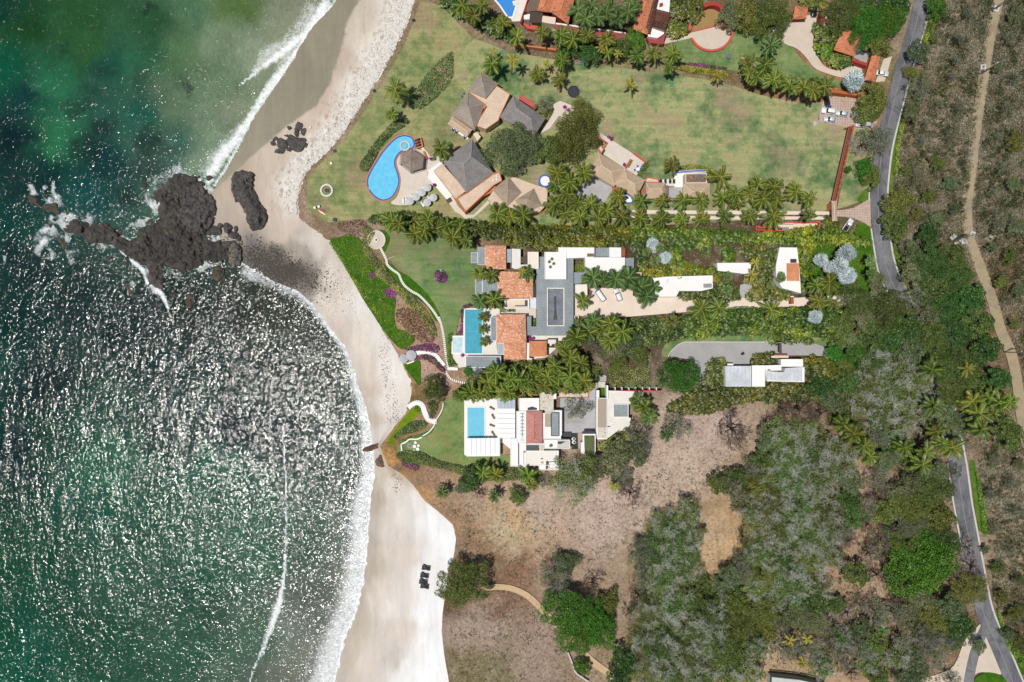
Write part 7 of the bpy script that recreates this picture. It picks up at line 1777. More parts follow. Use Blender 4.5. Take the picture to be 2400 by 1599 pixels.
# gatehouse and garden fence
hs=house("gatehouse",zE((1200,1285)),"narrow pale tiled gatehouse spanning the wheel tracks","gatehouse")
hip(hs,zE((1172,1180),(1226,1180),(1230,1385),(1178,1388)),zE((1199,1215),(1202,1355)),4.6,5.3,TILE_BG)
slab("wall",hs,zE((1178,1190),(1220,1190),(1221,1262),(1178,1262)),0,4.3,ORANGE); slab("wall",hs,zE((1182,1342),(1224,1342),(1226,1380),(1184,1380)),0,4.3,ORANGE)
FA,FB=zE((1372,425))[0],zE((1200,1178))[0]
fn=house("timber_fence",[FA],"long reddish timber trellis fence with coral post caps from parking area to gatehouse","fence")
bm=bmesh.new()
a,b=P(*FA,2.4),P(*FB,2.4); dv=(b-a); nv=Vector((-dv.y,dv.x,0)).normalized()
for sd in (-.75,.75):
 add_box(bm,(a+b)/2+nv*sd-Vector((0,0,.1)),(dv.length,.35,.2),math.atan2(dv.y,dv.x))
for i in range(60):
 p=a.lerp(b,(i+.5)/60); add_box(bm,p,(.14,1.9,.12),math.atan2(dv.y,dv.x))
bm_obj("trellis",bm,RWOOD,fn,rel=fn.location)
bm=bmesh.new(); add_box(bm,((a.x+b.x)/2,(a.y+b.y)/2,1.0),(dv.length,.3,2.0),math.atan2(dv.y,dv.x)); bm_obj("wall",bm,WOOD,fn,rel=fn.location)
for i in range(12):
 p=a.lerp(b,(i+.3)/11.6)+nv*.75
 bm=bmesh.new(); add_box(bm,(p.x,p.y,1.3),(.6,.6,2.6)); bm_obj("post",bm,CORAL,fn,rel=fn.location)
o=house("swing_gate",zE((1365,425)),"dark timber gate leaf swung open at the parking area","gate"); slab("leaf",o,zE((1310,436),(1400,400),(1414,408),(1405,425),(1318,442)),0,1.8,RWOOD); slab("post",o,zE((1395,402),(1413,402),(1413,420),(1395,420)),0,2.2,ORANGE)
# ---- white villa
z6=Zm(1060,860,4.708)
sheet("patio","bright white pool terrace of the lowest villa","patio",z6((132,372),(250,350),(490,330),(500,460),(500,785),(660,785),(720,800),(640,905),(560,840),(530,840),(530,980),(160,985),(132,968)),WHITE,.11)
rect_pool("swimming_pool","aqua rectangular pool on the white terrace of the lowest villa",z6((168,450),(354,450),(356,800),(170,800)),None,POOL3,.35,.3)
def panels(nm,label,px,z,m,n,axis,cat="awning"):
 o=house(nm,px,label,cat)
 a,b,c,d=[P(x,y,z) for x,y in px]
 for i in range(n):
  t0,t1=i/n+.004,(i+1)/n-.004
  q=[a.lerp(d,t0),b.lerp(c,t0),b.lerp(c,t1),a.lerp(d,t1)] if axis else [a.lerp(b,t0),a.lerp(b,t1),d.lerp(c,t1),d.lerp(c,t0)]
  bm=bmesh.new()
  mid=Vector((0,0,-.12 if i%2 else .04))
  lo=[bm.verts.new(v-Vector((0,0,.08))) for v in q]; hi=[bm.verts.new(v+(Vector((0,0,.10)) if k_ in (0,1) else Vector((0,0,-.02)))) for k_,v in enumerate(q)]
  bm.faces.new(hi); bm.faces.new(lo[::-1])
  for k_ in range(4): bm.faces.new((lo[k_],lo[(k_+1)%4],hi[(k_+1)%4],hi[k_]))
  bm_obj("panel",bm,m,o,rel=o.location)
 bm=bmesh.new(); w=ccw([P(x,y,z) for x,y in px]); add_ring(bm,offset(w,.12),offset(w,.01),z-.2,z+.06); bm_obj("frame",bm,METAL,o,rel=o.location)
 for v in (a,b,c,d):
  bm=bmesh.new(); add_box(bm,(v.x,v.y,(z-.2)/2),(.16,.16,z-.2)); bm_obj("post",bm,METAL,o,rel=o.location)
 return o
CL_W=plain("bright_canvas",(252,252,252),.8,.04,2)
panels("canvas_awning","white canvas awning in wide folds at the foot of the aqua pool",z6((160,792),(524,788),(524,982),(162,985)),3.0,CL_W,7,0)
panels("canvas_awning","white canvas awning in stacked folds between pool terrace and white villa",z6((500,462),(690,462),(690,785),(500,785)),3.2,CL_W,6,1)
o=panels("glass_pergola","grey glass panel pergola above the stacked folds awning",z6((500,345),(690,345),(690,455),(500,455)),3.2,plain("pergola_glass",(176,188,206),.25,.15,1),5,0,"pergola")
hs=house("white_villa",z6((900,700)),"rambling white flat roofed villa with pink tiled ridge roof and stepped terraces")
for q,z in (((735,345,960,490,),4.0),((705,490,815,840),4.2),((735,840,815,1110),4.0),((640,790,725,1100),3.4),((815,845,1010,862),3.8),((990,510,1200,800),3.6),((780,925,1175,1090),4.0),((955,1085,1175,1140),3.4),((1010,805,1300,905),3.8),((1120,480,1210,760),4.1)):
 b=z6((q[0],q[1]),(q[2],q[1]),(q[2],q[3]),(q[0],q[3])); slab("wall",hs,b,0,z,WHITE); edge_("parapet",hs,b,z,z+.3,WHITE,.2)
slab("roof",hs,z6((790,945),(1020,935),(1150,935),(1150,1030),(1030,1040),(950,1085),(790,1085)),4.0,4.12,plain("cream_screed",(244,238,226),.9,.08,.6))
hip(hs,z6((816,488),(994,486),(996,838),(816,848)),z6((905,540),(905,790)),4.8,5.4,TILE_PK)
slab("wall",hs,z6((822,495),(988,493),(988,832),(822,840)),0,4.5,WHITE)
slab("planted_roof",hs,z6((965,262),(1020,285),(1020,478),(968,478)),0,3.6,PEBBLEBED); slab("planted_roof",hs,z6((1022,300),(1118,302),(1118,512),(1022,512)),0,4.6,PEBBLEBED)
slab("gravel_roof",hs,z6((1022,515),(1086,515),(1086,664),(1022,662)),3.6,3.95,mottled("roof_gravel",[(186,172,150),(204,190,168)],1.0,4,.3))
slab("skylight",hs,z6((1092,505),(1176,505),(1176,762),(1092,762)),4.1,4.6,DECKY)
edge_("skylight_frame",hs,z6((1090,503),(1180,503),(1180,765),(1090,765)),4.1,4.75,DARKG,.2)
for i in range(7): slab("louvre",hs,z6((752,512+i*38),(792,512+i*38),(792,522+i*38),(752,522+i*38)),4.2,4.55,SLATS); slab("louvre_post",hs,z6((768,522+i*38),(776,522+i*38),(776,548+i*38),(768,548+i*38)),4.2,4.5,SLATS)
slab("glass_hatch",hs,z6((752,796),(792,796),(792,822),(752,822)),4.2,4.5,SAIL)
slab("light_well",hs,z6((818,864),(952,864),(952,926),(818,926)),3.9,4.02,BLACK); slab("planted_well",hs,z6((955,862),(1012,862),(1012,930),(958,930)),3.9,4.25,PEBBLEBED)
slab("steps",hs,z6((1160,812),(1290,812),(1290,895),(1160,895)),3.8,4.0,CONC); slab("dark_stair",hs,z6((1165,825),(1250,822),(1200,852),(1165,850)),4.0,4.08,DARKG)
edge_("planter",hs,z6((1060,1045),(1170,1040),(1172,1125),(1062,1130)),3.4,4.0,WHITE,.25); slab("plant_box",hs,z6((1035,1040),(1058,1038),(1055,1125),(1032,1130)),3.4,4.2,plain("box_planting",(96,104,60),.9,.4,4))
slab("chimney",hs,z6((978,1055),(998,1055),(998,1078),(978,1078)),4.1,5.0,METAL); slab("vent",hs,z6((978,1012),(1000,1012),(1000,1020),(978,1020)),4.1,4.5,DARKG)
slab("tower",hs,z6((1084,228),(1150,228),(1148,355),(1118,355),(1118,298),(1084,298)),0,5.2,WHITE)
slab("terrace_furniture",hs,z6((830,455),(880,440),(935,460),(930,475),(832,478)),4.0,4.4,DARKG)
sheet("patio","grey stone entrance court with a half bare tree behind the white villa","patio",z6((1190,345),(1460,340),(1510,240),(1540,100),(1640,80),(1700,100),(1700,160),(1605,165),(1605,250),(1585,260),(1580,690),(1440,730),(1210,730),(1210,480),(1190,440)),STONEG,.09)
sheet("grey_gravel_bed","paler square bed of grey gravel under the courtyard tree","patio",z6((1215,470),(1460,470),(1460,625),(1215,625)),GRAVEL,.12)
o=house("reflecting_pond",z6((1335,275)),"dark reflecting pond with planted gravel frame above the entrance court","pond")
slab("gravel_frame",o,z6((1160,220),(1505,220),(1500,335),(1160,335)),0,.5,PEBBLEBED); slab("water",o,z6((1220,200),(1380,200),(1380,292),(1220,292)),.5,.56,plain("dark_slate_water",(62,72,92),.12,.1,1)); edge_("rim",o,z6((1150,212),(1508,212),(1506,342),(1150,342)),0,.7,CORAL,.25)
hs=house("white_annex",z6((1800,480)),"white flat roofed annex with gravel strip and slatted skylight behind the entrance court")
fl=z6((1706,262),(2110,275),(2080,410),(1945,412),(1945,560),(1970,565),(1960,640),(1915,705),(1830,700),(1706,795)); slab("wall",hs,fl,0,4.0,WHITE2); edge_("parapet",hs,fl,4.0,4.25,WHITE,.2)
slab("skylight",hs,z6((1782,418),(1942,418),(1942,552),(1784,552)),4.0,4.2,DECK); edge_("skylight_frame",hs,z6((1776,410),(1945,410),(1945,556),(1778,556)),4.0,4.4,WHITE,.2)
fl=z6((1590,345),(1706,345),(1706,800),(1600,800),(1590,700)); slab("wall",hs,fl,0,4.6,WHITE); slab("gravel_roof",hs,z6((1606,352),(1702,352),(1702,668),(1604,668)),4.6,4.72,plain("tan_roof_gravel",(188,172,152),.95,.3,3)); slab("planted_roof",hs,z6((1604,672),(1700,672),(1700,790),(1604,780)),4.6,4.8,PEBBLEBED)
slab("fin_wall",hs,z6((1700,205),(1720,205),(1720,350),(1704,350)),0,4.8,WHITE); slab("lawn_box",hs,z6((1622,230),(1694,230),(1694,340),(1624,340)),0,.5,LUSH); slab("planted_box",hs,z6((1610,165),(1690,165),(1690,228),(1612,228)),0,.8,PEBBLEBED)
slab("side_wall",hs,z6((1590,260),(1622,258),(1622,345),(1590,345)),0,4.0,WHITE)
slab("roof_vent",hs,z6((1712,655),(1742,655),(1742,663),(1712,663)),4.0,4.4,DARKG)
o=house("green_roofed_room",z6((1510,830)),"small white room with a dense planted roof beside the annex","outbuilding")
fl=z6((1436,740),(1582,740),(1582,958),(1420,960),(1420,835),(1440,830)); slab("wall",o,fl,0,3.8,WHITE); slab("canopy",o,z6((1440,710),(1570,708),(1582,745),(1436,745)),3.4,3.79,DARKG)
slab("planting",o,z6((1456,760),(1570,760),(1570,945),(1462,950)),3.81,4.2,mottled("roof_planting",[(86,100,62),(120,132,88),(64,78,44)],1.6,4,.4,.95,.8,.3))
o=house("sunken_court",z6((1330,820)),"dark sunken court with two white egg chairs beside the white villa","terrace")
slab("floor",o,z6((1318,730),(1420,730),(1420,905),(1318,912)),0,.2,plain("dark_turf",(62,70,60),.95,.3,3)); slab("dark_wall",o,z6((1215,718),(1318,718),(1318,790),(1215,790)),0,.6,DARKG); slab("pink_walk",o,z6((1384,730),(1432,730),(1420,905),(1390,905)),.2,.3,plain("pinkish_walk",(190,164,158),.9,.2,2))
for i,(a,b) in enumerate(((1338,795),(1342,832))):
 t=house("egg_chair",z6((a,b)),("upper" if i==0 else "lower")+" white egg chair in the dark sunken court","chair",.2)
 bm=bmesh.new(); c0=P(*z6((a,b))[0],.8); bmesh.ops.create_uvsphere(bm,u_segments=14,v_segments=8,radius=1.0,matrix=Matrix.Translation(c0) @ Matrix.Diagonal((.85,.6,.45,1))); bm_obj("shell",bm,WHITE,t,True,rel=t.location)
 bm=bmesh.new(); bmesh.ops.create_uvsphere(bm,u_segments=12,v_segments=6,radius=1.0,matrix=Matrix.Translation(c0+Vector((.1,0,.25))) @ Matrix.Diagonal((.5,.35,.3,1))); bm_obj("cushion",bm,BLACK,t,True,rel=t.location)
o=house("vine_pergola",z6((1950,250)),"long pinkish beam wall with fins along the white annex","pergola"); slab("beam",o,z6((1718,258),(2310,262),(2310,274),(1718,270)),0,3.6,CORAL)
for i in range(7): slab("fin",o,z6((1795+i*76,222),(1802+i*76,222),(1802+i*76,258),(1795+i*76,258)),0,3.5,WHITE)
# ---- white guest house by the forecourt
hs=house("white_guest_house",zH((1400,560)),"white guest house with ribbed metal roofs between gravel forecourt and shrubs")
fl=zH((940,462),(1226,462),(1226,690),(945,690)); slab("wall",hs,fl,0,4.2,WHITE); slab("metal_roof",hs,fl,4.21,4.4,METALR)
fl=zH((1236,455),(1380,455),(1380,690),(1236,690)); slab("wall",hs,fl,0,4.0,WHITE); edge_("parapet",hs,fl,4.0,4.25,WHITE,.2)
fl=zH((1380,455),(1560,450),(1560,512),(1384,516)); slab("wall",hs,fl,0,4.6,WHITE); edge_("parapet",hs,fl,4.6,4.8,WHITE,.2)
fl=zH((1555,386),(1800,386),(1800,470),(1555,470)); slab("wall",hs,fl,0,4.4,WHITE); edge_("parapet",hs,fl,4.4,4.6,WHITE,.2)
fl=zH((1385,520),(1590,530),(1600,485),(1815,475),(1815,640),(1400,630)); slab("wall",hs,fl,0,3.8,WHITE); slab("metal_roof",hs,zH((1395,532),(1590,532),(1600,486),(1790,486),(1790,632),(1400,618)),3.81,3.95,METALR)
slab("dark_gutter",hs,zH((1576,458),(1760,458),(1760,472),(1576,472)),3.8,4.0,DARKG); slab("side_gutter",hs,zH((1226,452),(1236,452),(1236,690),(1226,690)),0,3.4,WOOD)
slab("roof_unit",hs,zH((1412,498),(1440,498),(1440,512),(1412,512)),4.6,5.0,METAL)
slab("door_canopy",hs,zH((965,435),(1030,435),(1030,455),(965,455)),2.6,2.9,WHITE)
o=house("timber_gantry",zH((1550,270)),"dark timber beam gate spanning the gravel forecourt","gate")
slab("beam",o,zH((1538,205),(1562,205),(1566,330),(1538,330)),4.4,4.8,DWOOD); slab("cross_beam",o,zH((1478,338),(1640,338),(1640,350),(1478,350)),3.0,3.4,ORANGE)
slab("pier",o,zH((1536,200),(1564,200),(1564,212),(1536,212)),0,4.39,CONC); slab("wall",o,zH((1450,350),(1640,350),(1640,372),(1450,372)),0,2.9,STONEP)
# ---- red walled estate at the top
hs=house("red_tiled_mansion",zA((1400,110)),"mansion with weathered orange tile roofs and red walls at the top edge")
hip(hs,zA((1240,-60),(1370,-60),(1340,135),(1198,118)),zA((1300,-20),(1268,70)),5.0,6.0,TILE_RD,wall=REDW)
hip(hs,zA((1372,-60),(1610,-60),(1530,262),(1340,130)),zA((1490,-10),(1450,120)),5.0,6.6,TILE_RD,wall=REDW)
boards("roof_pergola",hs,zA((1120,-20),(1235,-20),(1200,120),(1070,130)),3.6,WOOD,18,0,.22)
boards("lower_pergola",hs,zA((1120,130),(1260,130),(1235,250),(1110,250)),3.4,DWOOD,14,0,.2)
edge_("terrace_wall",hs,zA((1045,160),(1110,20),(1120,0),(1095,-30),(1010,230),(1030,250)),0,1.8,REDW,.3)
slab("upper_terrace",hs,zA((1050,165),(1115,150),(1115,210),(1050,210)),0,1.6,WHITE); slab("red_bank",hs,zA((1040,255),(1200,280),(1200,330),(1090,310)),0,1.4,CORAL)
slab("white_roof",hs,zA((1250,170),(1395,190),(1390,265),(1245,240)),0,3.4,CREAMW)
hs=house("red_wall",zA((1780,340)),"long dusty red boundary building with white coping below the dark palm clump","garden wall")
slab("body",hs,zA((1390,270),(1400,245),(1660,290),(2160,365),(2170,450),(2010,440),(1780,380),(1380,320)),0,2.8,plain("dusty_red_roof_deck",(160,82,78),.9,.2,.8))
slab("coping",hs,zA((1395,262),(1400,246),(2150,352),(2150,364)),2.81,3.1,WHITE)
o=house("lawn_wall",zA((1230,510)),"orange boundary wall under the palm row of the red walled estate","garden wall"); slab("body",o,zA((960,480),(1060,482),(1400,528),(1402,545),(1060,500),(955,495)),0,1.8,ORANGE)
rect_pool("swimming_pool","blue pool cut by the top edge behind the first palms",zA((760,-60),(985,-60),(985,-5),(960,60),(925,180),(880,180),(800,60),(745,-5)),None,plain("bright_blue_pool",(70,150,228),.07,.1,1.5),.5,.2)
sheet("patio","white terrace between the blue pool and the red tiled mansion","patio",zA((985,-60),(1100,-60),(1100,0),(1010,230),(930,235),(900,190),(930,180),(965,60)),WHITE2,.1)
sheet("pool_shelf","paler stepped shelf in the blue pool at the top edge","pool shelf",zA((925,15),(990,-5),(985,45),(940,65)),WHITE2,.3)
hs=house("red_tiled_mansion",zB((150,180)),"second mansion roof with dark weathered tiles and white roof terraces")
hip(hs,zB((90,-80),(250,-80),(170,370),(20,310)),zB((175,-40),(95,240)),4.8,5.8,TILE_RD,wall=REDW)
hip(hs,zB((250,-80),(300,-60),(200,360),(120,330)),zB((262,-20),(185,250)),4.6,5.6,tiled("blackened_tiles",(120,84,70),(90,68,60),(196,110,74),.9,.45,1.3,.5))
slab("roof_terrace",hs,zB((300,-30),(410,0),(400,130),(265,95)),0,3.6,WHITE); slab("roof_terrace",hs,zB((205,280),(350,330),(345,360),(275,405),(172,388)),0,3.6,WHITE)
boards("roof_pergola",hs,zB((255,105),(412,140),(385,260),(225,215)),3.8,plain("maroon_timber",(120,70,60),.85,.3,3),16,1,.22)
boards("roof_pergola",hs,zB((220,225),(380,270),(350,340),(205,290)),3.8,plain("maroon_beam",(112,66,58),.85,.3,3),12,1,.2)
slab("lower_wall",hs,zB((160,395),(280,412),(365,350),(340,470),(190,455)),0,2.4,plain("dusty_red_wall",(168,78,72),.9,.2,1)); slab("chair_niche",hs,zB((300,35),(335,30),(335,60),(300,72)),3.6,4.2,REDW)
def arc_wall(name,label,c,r0,r1,a0,a1,z,m,cm=None,n=18):
 o=house(name,[c],label,"garden wall")
 q=[(c[0]+r1*math.cos(a0+(a1-a0)*i/n),c[1]+r1*math.sin(a0+(a1-a0)*i/n)) for i in range(n+1)]
 q+=[(c[0]+r0*math.cos(a1-(a1-a0)*i/n),c[1]+r0*math.sin(a1-(a1-a0)*i/n)) for i in range(n+1)]
 slab("body",o,q,0,z,m); return o
cx,cy=zB((848,305))[0]
arc_wall("plaza_wall","low coral seat wall curving around the semicircular plaza",(cx,cy),48.5,53.5,R(4),R(155),.7,CORAL)
o=house("court_wall",zB((830,300)),"straight low coral curb between plaza and dirt court","garden wall"); slab("body",o,zB((620,345),(618,335),(1045,228),(1050,240)),0,.5,CORAL)
arc_wall("court_wall","tall red curved wall behind the dirt court",zB((860,190))[0],29,38,R(235),R(395),2.6,REDW)
o=house("court_wall",zB((620,280)),"short coral buttress at the side of the dirt court","garden wall"); slab("body",o,zB((604,280),(625,230),(640,300),(620,335)),0,2.2,CORAL)
hs=house("tiled_garage",zB((1790,130)),"small orange tiled garage at the top of the cream drive","garage"); hip(hs,zB((1740,60),(1875,80),(1855,200),(1710,205)),zB((1800,100),(1785,165)),3.4,4.4,TILE_RD,wall=REDW)
hs=house("red_roofed_workshop",zC((165,180)),"maroon flat roof with square white skylights under the feathery trees","outbuilding")
fl=zC((130,95),(260,85),(300,180),(290,300),(110,270),(108,200)); slab("wall",hs,fl,0,3.4,plain("maroon_flat_roof",(140,66,60),.85,.2,.8))
for a,b in ((188,102),(172,180),(224,194),(154,256),(274,262)): slab("skylight",hs,zC((a-9,b-18),(a+9,b-18),(a+7,b+18),(a-11,b+18)),3.4,3.7,WHITE)
hs=house("tiled_lodge",zC((410,470)),"orange tiled lodge roof facing the grey gravel yard"); hip(hs,zC((340,335),(570,330),(470,612),(248,540)),zC((430,400),(370,500)),3.8,5.0,TILE_RD,wall=REDW)
o=house("yard_wall",zC((530,670)),"red wall closing the grey gravel yard","garden wall"); slab("body",o,zC((450,632),(612,682),(605,715),(445,660)),0,2.6,REDW)
hs=house("gate_lodge",zC((690,710)),"long narrow gate lodge with blotched orange tiles along the road"); hip(hs,zC((680,538),(770,540),(690,888),(580,868)),zC((735,560),(640,860)),4.2,5.0,TILE_RD,wall=ORANGE)
hip(hs,zC((740,430),(790,440),(740,540),(672,535)),zC((750,460),(715,520)),3.6,4.2,plain("maroon_tiles",(146,72,66),.85,.25,2),wall=REDW)
o=house("boundary_wall",zC((380,1000)),"long orange retaining wall above the parking area","garden wall"); slab("body",o,zC((180,968),(300,978),(535,1016),(530,1042),(300,1008),(180,1000)),0,2.4,plain("burnt_orange_wall",(186,104,56),.9,.15,1)); slab("corner_wall",o,zC((480,985),(530,935),(545,945),(500,995)),0,2.4,REDW)
o=house("pump_house",zC((580,915)),"small grey roof with two dark vents beside the silver palm","outbuilding"); slab("wall",o,zC((545,895),(615,895),(610,935),(555,935)),0,2.4,CONC)
for a in (570,597): slab("vent",o,zC((a-8,900),(a+8,900),(a+8,920),(a-8,920)),2.4,2.7,DARKG)

# ------------------------------------------------------------------ vehicles
def rounded(l,w,r,n=4,cx=0.0):
 out=[]
 for sx,sy,a0 in ((1,1,0),(-1,1,90),(-1,-1,180),(1,-1,270)):
  for i in range(n+1):
   a=R(a0+90*i/n)
   out.append(Vector((cx+sx*(l/2-r)+r*math.cos(a),sy*(w/2-r)+r*math.sin(a),0)))
 return out
def loft(bm,rings):
 V=[[bm.verts.new((v.x,v.y,z)) for v in w] for w,z in rings]
 n=len(V[0])
 for a,b in zip(V[:-1],V[1:]):
  for i in range(n): bm.faces.new((a[i],a[(i+1)%n],b[(i+1)%n],b[i]))
 bm.faces.new(V[0][::-1]); bm.faces.new(V[-1])
PAINTS={}
def paint(c):
 if c not in PAINTS:
  k=Mat("car_paint"); k.fin(lin(c),.28,None,.5); k.b.inputs["Coat Weight"].default_value=.6; PAINTS[c]=k.m
 return PAINTS[c]
LAMP=plain("headlamp_glass",(226,230,234),.15,.05,4)
def car(px,py,ang,L,W,c,label,kind='sedan',group=None,roofc=None):
 """ang: heading of the bonnet in degrees, counted as seen in the photo (0 = towards the right, 90 = up)"""
 z=G(px,py)+.09
 o=empty("parked_car" if kind!='van' else "parked_van",P(px,py,z),label,"car" if kind!='van' else "van",group,R(ang))
 body=bmesh.new()
 loft(body,[(rounded(L*.96,W*.94,.35),.28),(rounded(L,W,.45),.5),(rounded(L,W,.5),.72),(rounded(L*.97,W*.93,.5),.92 if kind!='van' else 1.05)])
 bm_obj("body",body,paint(c),o,True)
 x0,x1,hr={'sedan': (-L*.36,L*.20,1.42),'suv': (-L*.46,L*.18,1.72),'wagon': (-L*.44,L*.14,1.6),'van': (-L*.48,L*.36,2.1),'pickup': (-L*.08,L*.22,1.7)}[kind]
 cl,cx=x1-x0,(x0+x1)/2
 g=bmesh.new()
 zb=.90 if kind!='van' else 1.03
 ft={'sedan': .62,'suv': .80,'wagon': .78,'van': .90,'pickup': .76}[kind]
 sh={'sedan': -.02,'suv': -.10,'wagon': -.1,'van': -.08,'pickup': -.05}[kind]
 loft(g,[(rounded(cl,W*.88,.28,4,cx),zb),(rounded(cl*(ft+.05),W*.76,.25,4,cx+sh),hr-.04)])
 bm_obj("windows",g,GLASS,o,True)
 rf=bmesh.new()
 loft(rf,[(rounded(cl*ft,W*.77,.25,4,cx+sh),hr-.06),(rounded(cl*ft*.95,W*.72,.25,4,cx+sh),hr+.03)])
 bm_obj("roof",rf,paint(roofc or c),o,True)
 if kind=='pickup':
  b=bmesh.new(); w=rounded(L*.40,W*.78,.1,3,-L*.29); loft(b,[(w,.93),(w,.96)]); bm_obj("load_bed",b,BLACK,o)
 for sx in (.31,-.31):
  for sy in (.5,-.5):
   w=bmesh.new()
   bmesh.ops.create_cone(w,cap_ends=True,segments=14,radius1=.33,radius2=.33,depth=.22,matrix=Matrix.Translation((sx*L,sy*(W-.16),.33)) @ Matrix.Rotation(R(90),4,'X'))
   bm_obj("wheel",w,RUBBER,o)
 for sy in (.34,-.34):
  h=bmesh.new(); add_box(h,(L*.475,sy*W,.72),(.16,.34,.14)); bm_obj("headlight",h,LAMP,o)
 for sy in (.52,-.52):
  h=bmesh.new(); add_box(h,(x1-.35,sy*W,.98),(.14,.16,.12)); bm_obj("mirror",h,paint(c),o)
 return o
def cz(zf,a,b): return zf((a,b))[0]
car(*cz(zC,182,1208),172,4.9,1.95,(246,246,246),"white roofed minivan with dark red bonnet in the parking area",'suv',roofc=(250,250,250))
car(*cz(zC,332,1236),172,4.8,1.85,(206,214,222),"silver sedan parked nose to tail behind the white roofed minivan",'sedan')
car(*cz(zC,202,1300),175,4.7,1.85,(204,216,224),"silver-blue sedan alone in the lower bay of the parking area",'sedan')
car(*cz(zC,558,1352),176,5.6,2.0,(212,216,220),"long silver estate van by the orange gate post",'suv')
car(*cz(zC,525,1250),165,4.5,1.8,(190,206,220),"pale blue car half hidden under the parking area tree",'sedan')
car(*cz(zC,762,800),-8,4.4,1.8,(246,246,246),"white car behind the gate lodge beside the road",'sedan')
car(*cz(zB,1925,118),-88,4.9,1.95,(36,38,44),"black car at the top of the cream drive",'suv')
car(*cz(zE,1330,1430),55,4.9,1.9,(250,250,250),"white pickup with dark bed parked on the grass below the paved apron",'pickup')
car(*cz(zG,500,895),125,5.5,2.0,(250,250,250),"long white van on the beige court",'van')
car(*cz(zG,750,895),112,4.9,1.95,(248,248,248),"white off-roader with spare wheel on the beige court",'suv')
o=car(*cz(z5,1265,917),180,4.7,1.9,(30,32,38),"black convertible-looking car at the edge of the bright grass by the drive",'sedan')
def buggy(px,py,ang,label):
 z=G(px,py)
 o=empty("beach_buggy",P(px,py,z),label,"quad bike","dark quad bikes parked on the beach",R(ang))
 b=bmesh.new(); loft(b,[(rounded(1.9,.9,.2),.45),(rounded(2.3,1.25,.3),.72),(rounded(2.0,.9,.25),.9)]); bm_obj("body",b,BLACK,o,True)
 b=bmesh.new(); loft(b,[(rounded(.95,.42,.15,3,-.2),.85),(rounded(.9,.38,.15,3,-.2),.98)]); bm_obj("seat",b,DARKG,o,True)
 for sx in (.78,-.78):
  for sy in (.55,-.55):
   w=bmesh.new(); bmesh.ops.create_cone(w,cap_ends=True,segments=14,radius1=.34,radius2=.34,depth=.34,matrix=Matrix.Translation((sx,sy,.34)) @ Matrix.Rotation(R(90),4,'X')); bm_obj("wheel",w,RUBBER,o)
   w=bmesh.new(); add_box(w,(sx,sy,.76),(.9,.46,.06)); bm_obj("mudguard",w,BLACK,o)
 for sx in (.95,-.95):
  w=bmesh.new()
  for k_ in range(4): add_box(w,(sx+(k_-1.5)*.14,0,.93),(.04,.8,.03))
  bm_obj("rack",w,DARKG,o)
 w=bmesh.new(); add_tube(w,[(.35,-.42,1.08),(.45,0,1.0),(.35,.42,1.08)],.03,5); bm_obj("handlebar",w,DARKG,o); o.scale=(1.25,1.1,1.15)
for (a,b),n in zip(((1307,863),(1297,910),(1290,948),(1298,975)),("topmost quad bike, apart from the other three on the white sand","second quad bike down, alone between the topmost and the touching pair","upper quad bike of the touching pair on the white sand","lower quad bike of the touching pair on the white sand")):
 x,y=cz(zc,a,b); buggy(x,y,-8,n)

# ------------------------------------------------------------------ garden furniture
def parasol(px,py,r,h,label,m=CLOTHG,group=None,sides=8,name="parasol"):
 z=G(px,py); p=P(px,py,z+h)
 o=empty(name,(p.x,p.y,z),label,"parasol",group)
 b=bmesh.new()
 rim=[b.verts.new((r*math.cos(R(22.5)+6.2832*i/sides),r*math.sin(R(22.5)+6.2832*i/sides),h-.45)) for i in range(sides)]
 low=[b.verts.new((v.co.x,v.co.y,h-.58)) for v in rim]
 mid=[b.verts.new((v.co.x*.16,v.co.y*.16,h)) for v in rim]
 for i in range(sides):
  j=(i+1)%sides
  b.faces.new((rim[i],rim[j],mid[j],mid[i])); b.faces.new((low[i],low[j],rim[j],rim[i]))
 b.faces.new(mid); bm_obj("canopy",b,m,o)
 b=bmesh.new(); add_tube(b,[(0,0,.0),(0,0,h+.12)],.04,6); bm_obj("pole",b,METAL,o)
 b=bmesh.new(); bmesh.ops.create_cone(b,cap_ends=True,segments=12,radius1=.32,radius2=.28,depth=.12,matrix=Matrix.Translation((0,0,.06))); bm_obj("base",b,CONC,o)
 b=bmesh.new()
 for i in range(sides): add_tube(b,[(0,0,h-.02),(r*math.cos(R(22.5)+6.2832*i/sides),r*math.sin(R(22.5)+6.2832*i/sides),h-.47)],.018,4)
 bm_obj("rib",b,METAL,o)
 return o
PG="octagonal parasols beside the kidney pool"
for (a,b),n in zip(((702,1215),(646,1266),(588,1310),(524,1355),(763,1318),(700,1368)),("pale octagonal parasol nearest the white terrace in the deck row","second pale parasol from the white terrace in the deck row","third pale parasol from the white terrace in the deck row","last pale parasol of the deck row, beside a bare white lounger","pale parasol on the grass next to the deck row, landward of two","pale parasol on the grass next to the deck row, seaward of two")):
 parasol(*cz(z4,a,b),1.42,2.6,n,CLOTHG,PG)
